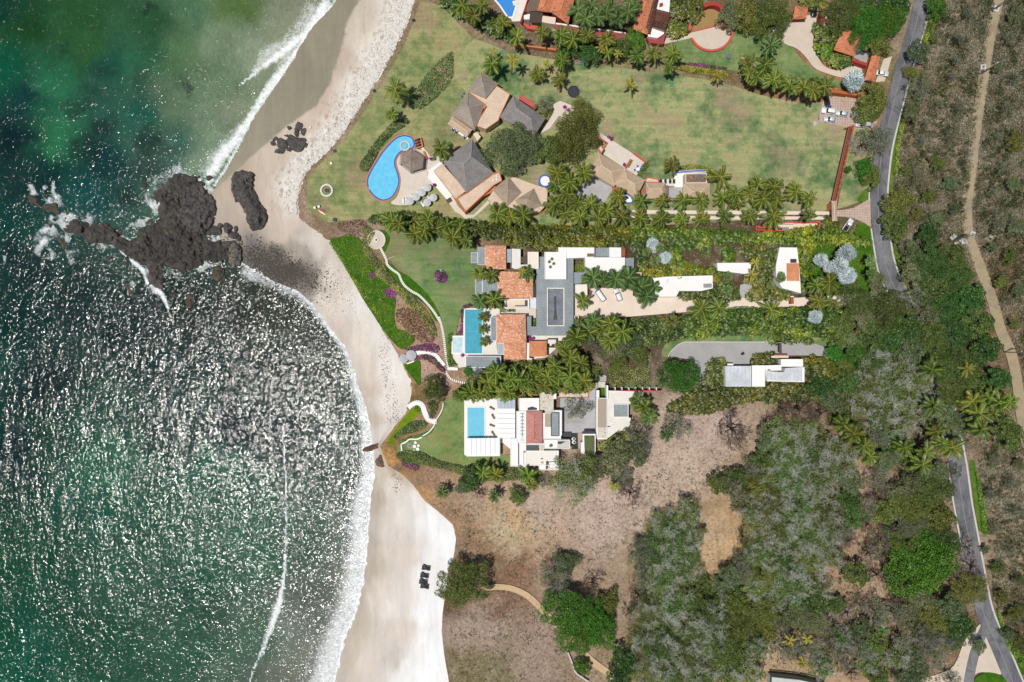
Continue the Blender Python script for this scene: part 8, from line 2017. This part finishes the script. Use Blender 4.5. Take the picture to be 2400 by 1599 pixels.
def lounger(px,py,ang,label,m=CLOTHW,fm=METAL,group=None,z=None):
 z=G(px,py)+.08 if z is None else z
 o=empty("sun_lounger",P(px,py,z),label,"sun lounger",group,R(ang))
 b=bmesh.new(); add_box(b,(0,0,.28),(1.95,.66,.06)); bm_obj("frame",b,fm,o)
 b=bmesh.new(); add_box(b,(-.3,0,.36),(1.3,.62,.1)); bm_obj("mattress",b,m,o)
 b=bmesh.new(); v=[b.verts.new(p) for p in ((.35,-.31,.33),(.35,.31,.33),(.95,.31,.72),(.95,-.31,.72),(.38,-.31,.43),(.38,.31,.43),(.93,.31,.82),(.93,-.31,.82))]
 for f in ((0,1,2,3),(4,7,6,5),(0,4,5,1),(1,5,6,2),(2,6,7,3),(3,7,4,0)): b.faces.new([v[i] for i in f])
 bm_obj("backrest",b,m,o)
 for sx in (-.85,.85):
  for sy in (-.28,.28): b=bmesh.new(); add_box(b,(sx,sy,.13),(.06,.06,.26)); bm_obj("leg",b,fm,o)
 return o
for (a,b,an),n in zip(((458,1352,92),(668,1228,130),(612,1270,130),(552,1312,130),(492,1350,110),(656,1392,125),(724,1332,130)),
                         ("bare white lounger at the seaward end of the parasol row","white lounger half under the parasol nearest the white terrace","white lounger under the second parasol of the deck row","white lounger under the third parasol of the deck row","white lounger under the last parasol of the deck row","white lounger on the grass sticking out from under the seaward parasol","white lounger on the grass between the two parasols")):
 lounger(*cz(z4,a,b),an,n,group="white loungers beside the kidney pool")
for i,(a,b) in enumerate(((600,738),(604,766),(610,793))):
 lounger(*cz(z4,a,b),20,["upper","middle","lower"][i]+" small dark lounger on the orange raised terrace",BLACK,DWOOD,"dark loungers on the orange raised terrace",.82)
for i,(a,b,an) in enumerate(((440,455,150),(452,548,120),(440,645,160),(452,735,125))):
 lounger(*cz(z6,a,b),an,["dark brown lounger at the top of the white pool terrace","dark brown lounger, second down the white pool terrace","dark brown lounger, third down the white pool terrace","dark brown lounger at the bottom of the white pool terrace"][i],WOOD,DWOOD,"brown loungers on the white pool terrace",.13)
def chair(px,py,ang,label,m,group=None,z=None,s=.62,name="chair"):
 z=G(px,py)+.08 if z is None else z
 o=empty(name,P(px,py,z),label,"chair",group,R(ang))
 b=bmesh.new(); add_box(b,(0,0,.42),(s,s,.1)); bm_obj("seat",b,m,o)
 b=bmesh.new(); add_box(b,(-s*.46,0,.72),(.08,s,.5)); bm_obj("backrest",b,m,o)
 for sx in (-1,1):
  for sy in (-1,1): b=bmesh.new(); add_box(b,(sx*s*.42,sy*s*.42,.19),(.05,.05,.38)); bm_obj("leg",b,m,o)
 return o
def table(px,py,r,label,m,z=None,h=.74,name="round_table"):
 z=G(px,py)+.08 if z is None else z
 o=empty(name,P(px,py,z),label,"table")
 b=bmesh.new(); bmesh.ops.create_cone(b,cap_ends=True,segments=24,radius1=r,radius2=r,depth=.06,matrix=Matrix.Translation((0,0,h))); bm_obj("tabletop",b,m,o)
 b=bmesh.new(); add_tube(b,[(0,0,0),(0,0,h-.03)],.07,8); bm_obj("pedestal",b,m,o)
 return o
tx,ty_=cz(zD,1052,578)
table(tx,ty_,.62,"round white table with four blue chairs on the front terrace",WHITE)
for (a,b,an),n in zip(((1048,546,-90),(1086,572,180),(1052,605,90),(1018,586,0)),("blue chair on the lawn side of the white terrace table","blue chair on the hedge side of the white terrace table","blue chair on the lower side of the white terrace table","blue chair on the house side of the white terrace table")):
 chair(*cz(zD,a,b),an,n,BLUEW,"blue chairs around the white terrace table")
for i,a in enumerate((1316,1368,1422,1466)):
 for j,b in enumerate((704,726)):
  chair(*cz(zD,a,b),90,f"black padded chair in the {'upper' if j == 0 else 'lower'} row of the lounging terrace, {ORD[i]} from the long house",BLACK,"black chairs on the white lounging terrace",.14,.8)
# trampoline
x,y=cz(zA,1585,1000)
o=empty("trampoline",P(x,y,.05),"round black trampoline with safety pad standing on the lawn","trampoline")
b=bmesh.new(); c0=[Vector((1.85*math.cos(i*.1963),1.85*math.sin(i*.1963),0)) for i in range(32)]; add_prism(b,c0,.82,.85); bm_obj("jump_mat",b,plain("black_mesh",(52,58,66),.8,.15,2),o)
b=bmesh.new(); add_ring(b,offset(c0,.28),offset(c0,.01),.8,.9); bm_obj("safety_pad",b,BLACK,o)
b=bmesh.new(); add_ring(b,offset(c0,.35),offset(c0,.29),.74,.84); bm_obj("rim",b,plain("pale_pink_rim",(214,196,198),.5,.1,2),o)
for i in range(6):
 q=offset(c0,.3)[i*5]
 b=bmesh.new(); add_tube(b,[(q.x,q.y,0),(q.x,q.y,.76)],.04,6); bm_obj("leg",b,METAL,o)
 b=bmesh.new(); add_tube(b,[(q.x,q.y,.8),(q.x*1.06,q.y*1.06,2.4)],.03,6); bm_obj("net_post",b,BLACK,o)
# round grey table on plaza lawn
x,y=cz(zB,1025,605)
o=empty("stone_table",P(x,y,.05),"round blue-grey stone table on the lawn beside the plaza","table"); b=bmesh.new(); bmesh.ops.create_cone(b,cap_ends=True,segments=24,radius1=.92,radius2=.92,depth=.14,matrix=Matrix.Translation((0,0,.75))); bm_obj("tabletop",b,plain("bluegrey_stone",(108,114,136),.7,.15,2),o)
b=bmesh.new(); bmesh.ops.create_cone(b,cap_ends=True,segments=16,radius1=.5,radius2=.35,depth=.7,matrix=Matrix.Translation((0,0,.35))); bm_obj("pedestal",b,CONC,o)
def lidbox(name,zf,a,b,sx,sy,h,ang,m,label,cat,lid=None):
 x,y=cz(zf,a,b); z=G(x,y)+.04
 o=empty(name,P(x,y,z),label,cat,None,R(ang))
 q=bmesh.new(); add_box(q,(0,0,h/2),(sx,sy,h),0,.94); bm_obj("body",q,m,o)
 q=bmesh.new(); add_box(q,(0,0,h+.03),(sx*1.04,sy*1.04,.06)); bm_obj("lid",q,lid or m,o)
 return o
lidbox("utility_box",zB,424,898,1.3,1.45,.3,0,GREENB,"bright green hatch cover on the big lawn below the estate wall","utility cover")
lidbox("utility_box",zA,803,566,.8,.8,.25,20,GREENB,"small green hatch cover beside the full green lawn palm","utility cover")
lidbox("utility_box",zA,965,1005,.8,.8,.25,25,GREENB,"small green hatch cover beside the red flat roofed shed","utility cover")
for a,b,l in ((1920,192,"grey-green vent box at the top of the seaward lawn edge"),(1558,838,"grey-green vent box on the lawn edge by the tall palm"),(1195,1390,"grey-green vent box on the lawn edge above the white chair")):
 lidbox("vent_box",zb,a,b,1.0,.9,.4,25,plain("dull_green_box",(150,170,146),.7,.2,2),l,"utility box",BLACK)
lidbox("vent_box",Zm(700,480,5.6),478,198,1.2,1.2,.5,-15,plain("pale_green_box",(176,196,178),.7,.2,2),"pale green vent box at the corner of the rusty shrub bed","utility box",DARKG)
x,y=cz(zE,1008,390)
o=tag(rock("landscape_boulder","pale grey boulder lying on the lawn outside the parking area",[(x-7,y-3),(x-2,y-6.5),(x+5,y-5.5),(x+7,y),(x+3,y+5),(x-4,y+6)],.8,plain("pale_boulder_stone",(206,206,204),.85,.15,2),0,seed=190,edge=4,g=1.2),None)
# fire ring of stone stools on seaward lawn
fx_,fy_=766,447
o=empty("fire_bowl",P(fx_,fy_,G(fx_,fy_)),"small brown fire bowl inside the ring of white stone stools","fire pit")
b=bmesh.new(); bmesh.ops.create_cone(b,cap_ends=True,segments=16,radius1=.5,radius2=.75,depth=.5,matrix=Matrix.Translation((0,0,.28))); bm_obj("bowl",b,plain("brown_bowl",(148,104,84),.8,.2,2),o)
b=bmesh.new(); bmesh.ops.create_cone(b,cap_ends=True,segments=16,radius1=.6,radius2=.6,depth=.04,matrix=Matrix.Translation((0,0,.55))); bm_obj("ash",b,DARKG,o)
def stool(px,py,r,h,label,m,group):
 z=G(px,py); o=empty("stone_stool",P(px,py,z+.03),label,"stool",group)
 b=bmesh.new(); bmesh.ops.create_cone(b,cap_ends=True,segments=12,radius1=r*.85,radius2=r,depth=h,matrix=Matrix.Translation((0,0,h/2))); bm_obj("body",b,m,o)
 b=bmesh.new(); bmesh.ops.create_cone(b,cap_ends=True,segments=12,radius1=r*1.06,radius2=r*1.0,depth=.06,matrix=Matrix.Translation((0,0,h+.03))); bm_obj("top",b,m,o)
for i in range(17):
 a=i*6.2832/17; stool(fx_+13.2*math.cos(a),fy_+13.2*math.sin(a),.36,.42,"white stone stool in the ring on the seaward lawn",WHITE2,"ring of white stone stools")
# white villa fire pit circle
o=empty("fire_pit",P(*cz(z7 :=Zm(880,740,4.355),355,1327),G(*cz(z7,355,1327))+.05),"dark round fire pit on the little walled lawn","fire pit")
b=bmesh.new(); c0=[Vector((.7*math.cos(i*.3927),.7*math.sin(i*.3927),0)) for i in range(16)]; add_ring(b,offset(c0,.14),c0,0,.4); bm_obj("rim",b,CONC,o)
b=bmesh.new(); add_prism(b,c0,0,.3); bm_obj("embers",b,BLACK,o)
for (a,b),l in zip(((410,1295),(440,1325),(432,1362),(396,1378),(400,1333)),("white drum stool beside the dark fire pit, nearest the villa wall","white drum stool beside the fire pit, farthest from it","white drum stool between hedge and fire pit table","white drum stool closest to the lower hedge","large white drum table among the fire pit stools")):
 stool(*cz(z7,a,b),.5 if "table" not in l else .62,.45,l,WHITE,"white drum seats around the fire pit")
# ------------------------------------------------------------------ walls, steps and stepping stones of the beach gardens
def wallstrip(name,label,pts,w,h,m,cat="garden wall",n=6):
 return strip(name,label,cat,pts,w,m,h,None,h+.5,0,n)
def stepway(name,label,pts,w,m,n,cat="steps",drop=0.0):
 """stair of flat treads along a line, each tread a step lower"""
 c=sm(pts,10,False)
 L=[0]
 for a,b in zip(c[:-1],c[1:]): L.append(L[-1]+math.hypot(b[0]-a[0],b[1]-a[1]))
 o=None
 for i in range(n):
  s0,s1=L[-1]*i/n,L[-1]*(i+1)/n
  at=lambda s: (np.interp(s,L,[p[0] for p in c]),np.interp(s,L,[p[1] for p in c]))
  a,b=at(s0),at(s1)
  t=Vector((b[0]-a[0],b[1]-a[1])).normalized(); nx,ny=-t.y*w/2,t.x*w/2
  z=max(G(*a),G(*b))+.22
  q=[(a[0]+nx,a[1]+ny),(b[0]+nx,b[1]+ny),(b[0]-nx,b[1]-ny),(a[0]-nx,a[1]-ny)]
  if o is None: o=empty(name,P(a[0],a[1],0),label,cat)
  bm=bmesh.new(); add_prism(bm,ccw([P(x,y,z) for x,y in q]),z-.9,z); bm_obj("tread",bm,m,o,rel=o.location)
 return o
stepway("garden_steps","white winding stair from the beach up through the terraced garden of the white villa",z7((335,940),(390,900),(440,890),(480,920),(500,980),(530,1045),(570,1075),(625,1080)),12,WHITE,26)
stepway("garden_steps","white curved walk from the twin beach parasols up to the stepping stones",z7((410,385),(480,372),(560,380),(620,410),(660,460),(700,510)),9,WHITE,16)
stepway("garden_steps","white slab stair from the stepping stones to the spa terrace",z7((735,540),(790,542),(840,545)),7,WHITE,5)
wallstrip("garden_wall","thin white curved wall along the upper lawn edge over the terrace hedges",z7((690,890),(685,940),(660,1000),(625,1055)),2.2,.9,WHITE)
wallstrip("garden_wall","white curved wall between villa lawn and lower terrace hedge",z7((612,1095),(580,1150),(530,1200),(480,1228)),2.4,.9,WHITE)
wallstrip("garden_wall","white curved wall around the fire pit lawn, upper run",z7((475,1240),(420,1262),(350,1262),(310,1290),(262,1312)),3.2,.8,WHITE)
wallstrip("garden_wall","short white wall at the seaward end of the fire pit lawn",z7((262,1312),(268,1380)),3,.8,WHITE)
wallstrip("garden_wall","low white wall at the lower side of the fire pit lawn",z7((290,1385),(340,1395),(390,1408)),2.2,.6,WHITE)
wallstrip("terrace_path","brown earth path between the upper and middle terrace hedges",z7((170,1260),(230,1170),(330,1145),(440,1120),(500,1075)),2.4,.12,RWOOD,"path")
wallstrip("terrace_path","brown earth path between the middle and lower terrace hedges",z7((230,1290),(260,1240),(360,1200),(470,1170),(530,1100)),2.4,.12,RWOOD,"path")
wallstrip("terrace_path","brown edging between the two upper terrace hedges",z7((545,1000),(570,960),(585,890)),2.0,.12,RWOOD,"path")
for (a,b),l in zip(((362,405),(285,440)),("silver beach parasol nearest the bougainvillea hedge","silver beach parasol nearest the sand")):
 parasol(*cz(z7,a,b),1.9 if a > 300 else 1.65,2.6,l,CLOTHS,"twin silver beach parasols")
wallstrip("garden_wall","short white retaining wall below the twin beach parasols",z7((318,490),(350,482),(395,465)),2.6,.6,WHITE)
# lookout terrace and stones
z8=Zm(700,480,5.6)
lx,ly=cz(z8,1025,465)
o=empty("lookout_terrace",P(lx,ly,G(lx,ly)),"round pale lookout terrace with a fire pit at its centre above the sea slope","terrace")
c0=[Vector((3.05*math.cos(i*.1571),3.15*math.sin(i*.1571),0)) for i in range(40)]
b=bmesh.new(); add_prism(b,c0,-1.5,.35); bm_obj("floor",b,plain("lookout_stone",(214,204,194),.9,.12,1),o)
b=bmesh.new(); add_ring(b,offset(c0,.15),offset(c0,-.15),-1.5,.75); bm_obj("rim_wall",b,CREAMW,o)
b=bmesh.new(); add_ring(b,[v*.28 for v in c0],[v*.12 for v in c0],.34,.7); bm_obj("pit_ring",b,plain("ivory_stone",(240,226,196),.85,.08,2),o)
b=bmesh.new(); add_prism(b,[v*.12 for v in c0],.34,.45); bm_obj("embers",b,BLACK,o)
def stones(pts,n,w,l,label,group,m=STONE_W,z=.09):
 c=sm(pts,10,False)
 L=[0]
 for a,b in zip(c[:-1],c[1:]): L.append(L[-1]+math.hypot(b[0]-a[0],b[1]-a[1]))
 mesh=None
 for i in range(n):
  s=L[-1]*i/(n-1)
  x,y=np.interp(s,L,[p[0] for p in c]),np.interp(s,L,[p[1] for p in c])
  s2=min(s+1,L[-1]); s1=max(s-1,0)
  dx,dy=np.interp(s2,L,[p[0] for p in c])-np.interp(s1,L,[p[0] for p in c]),np.interp(s2,L,[p[1] for p in c])-np.interp(s1,L,[p[1] for p in c])
  if mesh is None:
   b=bmesh.new(); add_box(b,(0,0,.04),(l,w,.1),0,.96)
   mesh=bpy.data.meshes.new("stepping_stone"); bm_=b; bmesh.ops.recalc_face_normals(b,faces=b.faces[:]); b.to_mesh(mesh); b.free(); mesh.materials.append(m)
  o=bpy.data.objects.new("stepping_stone",mesh); COL.objects.link(o); o.location=P(x,y,G(x,y)+z); o.rotation_euler=(0,0,math.atan2(-dy,dx))
  tag(o,label,"stepping stone",group)
stones(z8((1080,580),(1110,640),(1150,720),(1165,790),(1240,860),(1310,910),(1350,1000),(1400,1070),(1490,1140),(1580,1190),(1680,1290),(1770,1400),(1860,1545)),52,.82,.56,"white square slab in the curved stepping stone path on the slope","curved stepping stone path")
stones(z7((650,20),(680,130),(700,240),(712,360),(735,480),(740,515)),26,.82,.5,"white slab in the stepping stone path along the villa lawn foot","lower stepping stone path")
stones(z7((720,575),(735,605),(775,650),(850,675),(930,690)),13,.8,.5,"small white slab in the path to the palm belt","stepping stones to the palm belt")
stones(z5((1480,372),(1870,358)),14,.5,.42,"small cream block in the row crossing the grass to the road","cream blocks across the grass",CREAMW)
stones(z8((1170,715),(1195,705),(1215,695),(1240,685)),4,.14,.9,"thin pale timber lying on the lawn beside the stepping stones","thin timbers on the lawn",CREAMW,.08)
x,y=cz(z8,1868,866)
rock("garden_stone","smooth white stone at the edge of the bougainvillea mound",[(x-5,y-2),(x,y-4),(x+5,y),(x+4,y+4),(x-2,y+3)],.9,WHITE2,0,seed=191,edge=3,g=1.2)
# kayaks and chairs at the lawn corner
def kayak(px,py,ang,c,label,L=3.1):
 z=G(px,py)+.05; o=empty("kayak",P(px,py,z),label,"kayak",None,R(ang))
 b=bmesh.new(); n=12
 ring_=lambda w,zz,k: [Vector((L*.5*math.cos(6.2832*i/20)*k,w*math.sin(6.2832*i/20)*abs(math.sin(6.2832*i/20))**.15,zz)) for i in range(20)]
 V=[[b.verts.new(v) for v in ring_(w,zz,k)] for w,zz,k in ((.16,.02,.82),(.34,.16,1.0),(.30,.30,.97))]
 for p,q in zip(V[:-1],V[1:]):
  for i in range(20): b.faces.new((p[i],p[(i+1)%20],q[(i+1)%20],q[i]))
 b.faces.new(V[0][::-1]); b.faces.new(V[-1]); bm_obj("hull",b,plain("kayak_shell",c,.35,.06,2),o,True)
 b=bmesh.new(); add_box(b,(.1,0,.33),(.8,.36,.08)); bm_obj("seat",b,BLUEW if c[1] < 100 else CLOTHW,o)
kayak(*cz(z8,315,75),-28,(226,44,92),"red kayak with blue seat lying on the lawn corner",2.2)
kayak(*cz(z8,310,105),-32,(250,226,150),"long white and yellow kayak beside the red one",3.4)
for (a,b),l in zip(((215,42),(268,28)),("white plastic chair at the kayaks, nearest the sand","white plastic chair at the kayaks, nearest the lawn")): chair(*cz(z8,a,b),200,l,WHITE,"white chairs beside the kayaks",None,.8)
chair(*cz(zb,1160,1505),30,"single white garden chair facing the sea on the lawn edge",WHITE,None,None,.9)
lidbox("statue_plinth",z4,872,638,.7,.7,.5,20,plain("terracotta_block",(176,120,84),.8,.2,2),"small terracotta plinth on the grass by the flower bed","plinth")
# potted shrubs
def pot(px,py,z,label,m=PLUM,leaf=None,s=1.0,group=None):
 o=empty("potted_plant",P(px,py,z),label,"plant pot",group)
 b=bmesh.new(); bmesh.ops.create_cone(b,cap_ends=True,segments=12,radius1=.26*s,radius2=.38*s,depth=.6*s,matrix=Matrix.Translation((0,0,.3*s))); bm_obj("pot",b,m,o)
 rs=np.random.RandomState(int(px+py)); d=rs.normal(0,1,(90,3)); d[:,2]=abs(d[:,2]); d/=np.linalg.norm(d,axis=1,keepdims=True)
 me=quads_mesh("leaves",leaf_quads(rs,np.array([0,0,.65*s])+d*.55*s*rs.uniform(.5,1,(90,1)),d,.3*s),rs.uniform(.5,1,90)); link("leaves",me,leaf or F_BOUG,o)
for zf,a,b,z,l in ((z4,778,1198,.45,"purple potted plant at the bend of the white terrace"),(z4,775,930,.08,"purple flowering pot beside the palm at the pool deck"),(z4,742,932,.08,"brownish flowering pot between the deck steps and the palm"),(zA,1525,1195,.08,"plum coloured potted plant on the stone path, lower of two"),(zA,1488,1165,.08,"plum coloured potted plant on the stone path, upper of two"),
                       (zD,715,210,.1,"dark red pot on the lawn edge of the front terrace, first of two"),(zD,745,235,.1,"dark red pot on the lawn edge of the front terrace beside a yellow bush"),(zD,895,528,.1,"purple potted plant at the corner of the front terrace"),(z2,118,1336,.12,"purple bougainvillea pot under the spa pool"),(z2,886,1132,.1,"plum pot behind the largest orange wing, seaward of three"),(z2,926,1142,.1,"plum pot behind the largest orange wing, landward of three"),(z2,893,1158,.1,"plum pot behind the largest orange wing, lowest of three")):
 pot(*cz(zf,a,b),z,l,PLUM,F_BOUG,1.25)
pot(*cz(zD,752,215),.1,"yellow bush in a pot on the front terrace edge",CORAL,F_YHEDGE,1.1)
pot(*cz(z2,950,495),.1,"round green potted bush beside the middle orange wing",CONC,F_LIME,1.6)
pot(*cz(z2,1424,948),.1,"round dark green bush in a white walled nook by the grey deck",CONC,F_EVER,2.2)
pot(*cz(z6,1085,868),3.9,"small green potted plant on the lower roof terrace of the white villa",CONC,F_LIME,1.1)
edge_("nook_wall",house("planting_nook",z2((1424,960)),"narrow white walled planting nook at the end of the grey deck","planter"),z2((1404,880),(1452,880),(1454,1060),(1430,1060),(1406,990)),0,1.4,WHITE,.2)
for i,(a,b) in enumerate(((1098,1226),(1156,1226))): stool(*cz(z2,a,b),.55,.5,("seaward" if i==0 else "landward")+" black round stool in the kitchen yard of the orange villa",BLACK,"black stools in the kitchen yard")
parasol(*cz(zD,1410,905),1.1,2.3,"pink parasol beside the crossing slab walk",plain("pink_cloth",(226,130,180),.8,.1,2))
lidbox("blue_bench",zA,1665,685,1.3,.5,.45,78,BLUEW,"small blue bench on the lawn under the trees above the trampoline","bench")
for i,(a,b) in enumerate(((404,1014),(382,1044))): chair(*cz(zA,a,b),40,("upper" if i==0 else "lower")+" blue chair on the grass beside the peaked thatched roof",BLUEW,"blue chairs beside the thatched house")
lidbox("dark_tarp",zC,165,1095,1.6,3.2,1.0,10,BLACK,"black covered heap at the corner of the parking area","covered heap")
lidbox("blue_cart",zC,188,1155,1.8,.8,.6,-15,plain("navy_cart",(40,70,130),.6,.2,2),"small dark blue cart behind the white roofed minivan","cart")
lidbox("dark_statue",zH,1126,325,.9,.8,1.1,30,BLACK,"small dark object standing alone on the gravel forecourt","ornament")
lidbox("air_unit",z4,925,1355,1.6,1.3,.7,30,METAL,"grey metal unit at the foot of the white pavilion terrace","air conditioner",DWOOD)
# driftwood log pile in the car park
rgl=random.Random(9)
for i in range(9):
 x,y=cz(zC,370+rgl.uniform(-22,22),1100+rgl.uniform(-36,36)); o=empty("timber_log",P(x,y,.3),"pale sawn log in the loose heap beside the parking area tree","log","pale logs in the parking area",rgl.uniform(0,3))
 b=bmesh.new(); add_tube(b,[(-.8,0,0),(0,.05,.04),(.8,0,0)],.2,8); bm_obj("stem",b,plain("pale_log_wood",(206,180,140),.9,.2,3) if i==0 else bpy.data.materials["pale_log_wood"],o)
# ------------------------------------------------------------------ utility poles and hillside slabs
def pole(px,py,h,label,arm=1.2,ang=0.0,lean=(0,0)):
 z=G(px,py); p=P(px,py,z)
 o=empty("utility_pole",p,label,"utility pole","utility poles along the dirt track",R(ang))
 b=bmesh.new(); add_tube(b,[(0,0,0),(0,0,h)],[.2,.12],8); bm_obj("post",b,METAL,o)
 for zz in (h-.3,h-1.6):
  b=bmesh.new(); add_box(b,(0,0,zz),(arm*2,.12,.12)); bm_obj("crossarm",b,METAL,o)
  for sx in (-.9,0.25,.9):
   b=bmesh.new(); bmesh.ops.create_cone(b,cap_ends=True,segments=8,radius1=.07,radius2=.05,depth=.25,matrix=Matrix.Translation((sx*arm,0,zz+.18))); bm_obj("insulator",b,CONC,o)
 b=bmesh.new(); bmesh.ops.create_cone(b,cap_ends=True,segments=10,radius1=.28,radius2=.28,depth=.9,matrix=Matrix.Translation((.45,.3,h-2.6))); bm_obj("transformer",b,CONC,o)
pole(*cz(zC,1818,806),11,"pole beside the square white slab near the middle of the dirt track",1.4,20)
pole(*cz(zC,1950,118),10,"pole beside the concrete slab at the top of the dirt track",1.2,35)
z9=Zm(2000,340,2.0375)
pole(*cz(z9,480,452),12,"pole with long crossarms at the bend of the dirt track",1.8,8)
pole(*cz(Zm(1900,760,3.734),1690,245),10,"pole at the lower bend of the dirt track among dark crowns",1.2,5)
def hslab(zf,a,b,sx,sy,ang,label,h=.35):
 x,y=cz(zf,a,b); z=G(x,y); o=empty("concrete_slab",P(x,y,z+.08),label,"concrete slab",None,R(ang))
 q=bmesh.new(); add_box(q,(0,0,h/2),(sx,sy,h)); bm_obj("slab",q,CONC,o)
 q=bmesh.new(); add_box(q,(0,0,h+.03),(sx*.35,sy*.35,.06)); bm_obj("manhole_lid",q,METAL,o)
hslab(zC,1860,728,1.9,1.9,0,"square white concrete slab beside the dirt track pole")
hslab(zC,2003,100,1.9,2.0,-15,"pale concrete slab at the top of the dirt track")
hslab(z9,528,460,2.0,1.9,5,"white slab in the middle of the dirt track at the bend")
hslab(z9,475,440,2.2,1.3,40,"tilted concrete slab beside the bend pole, upper")
hslab(z9,500,463,3.0,.8,25,"long concrete slab lying by the bend pole")
hslab(z9,568,424,1.7,1.4,-10,"pale slab on the outer side of the dirt track bend")
hslab(z9,655,436,1.2,.7,-50,"small broken slab in the brush outside the bend")
wallstrip("field_wall","low grey stone wall between dirt field and sandy track",Zm(1000,1080,3.022)((1000,1358),(1025,1420),(1055,1500),(1100,1535),(1150,1568)),3.2,.9,CONC,"stone wall")
o=house("lower_building",[(1890,1590)],"pale roof with dark green edge cut by the lower frame edge","building"); slab("wall",o,Zm(1400,1200,3.923)((1600,1518),(1860,1545),(2100,1600),(2100,1700),(1590,1700)),0,3.4,CONC); edge_("parapet",o,Zm(1400,1200,3.923)((1596,1510),(1860,1537),(2110,1592),(2100,1700),(1590,1700)),3.4,3.8,plain("dark_green_trim",(46,84,70),.7,.2,2),.35)
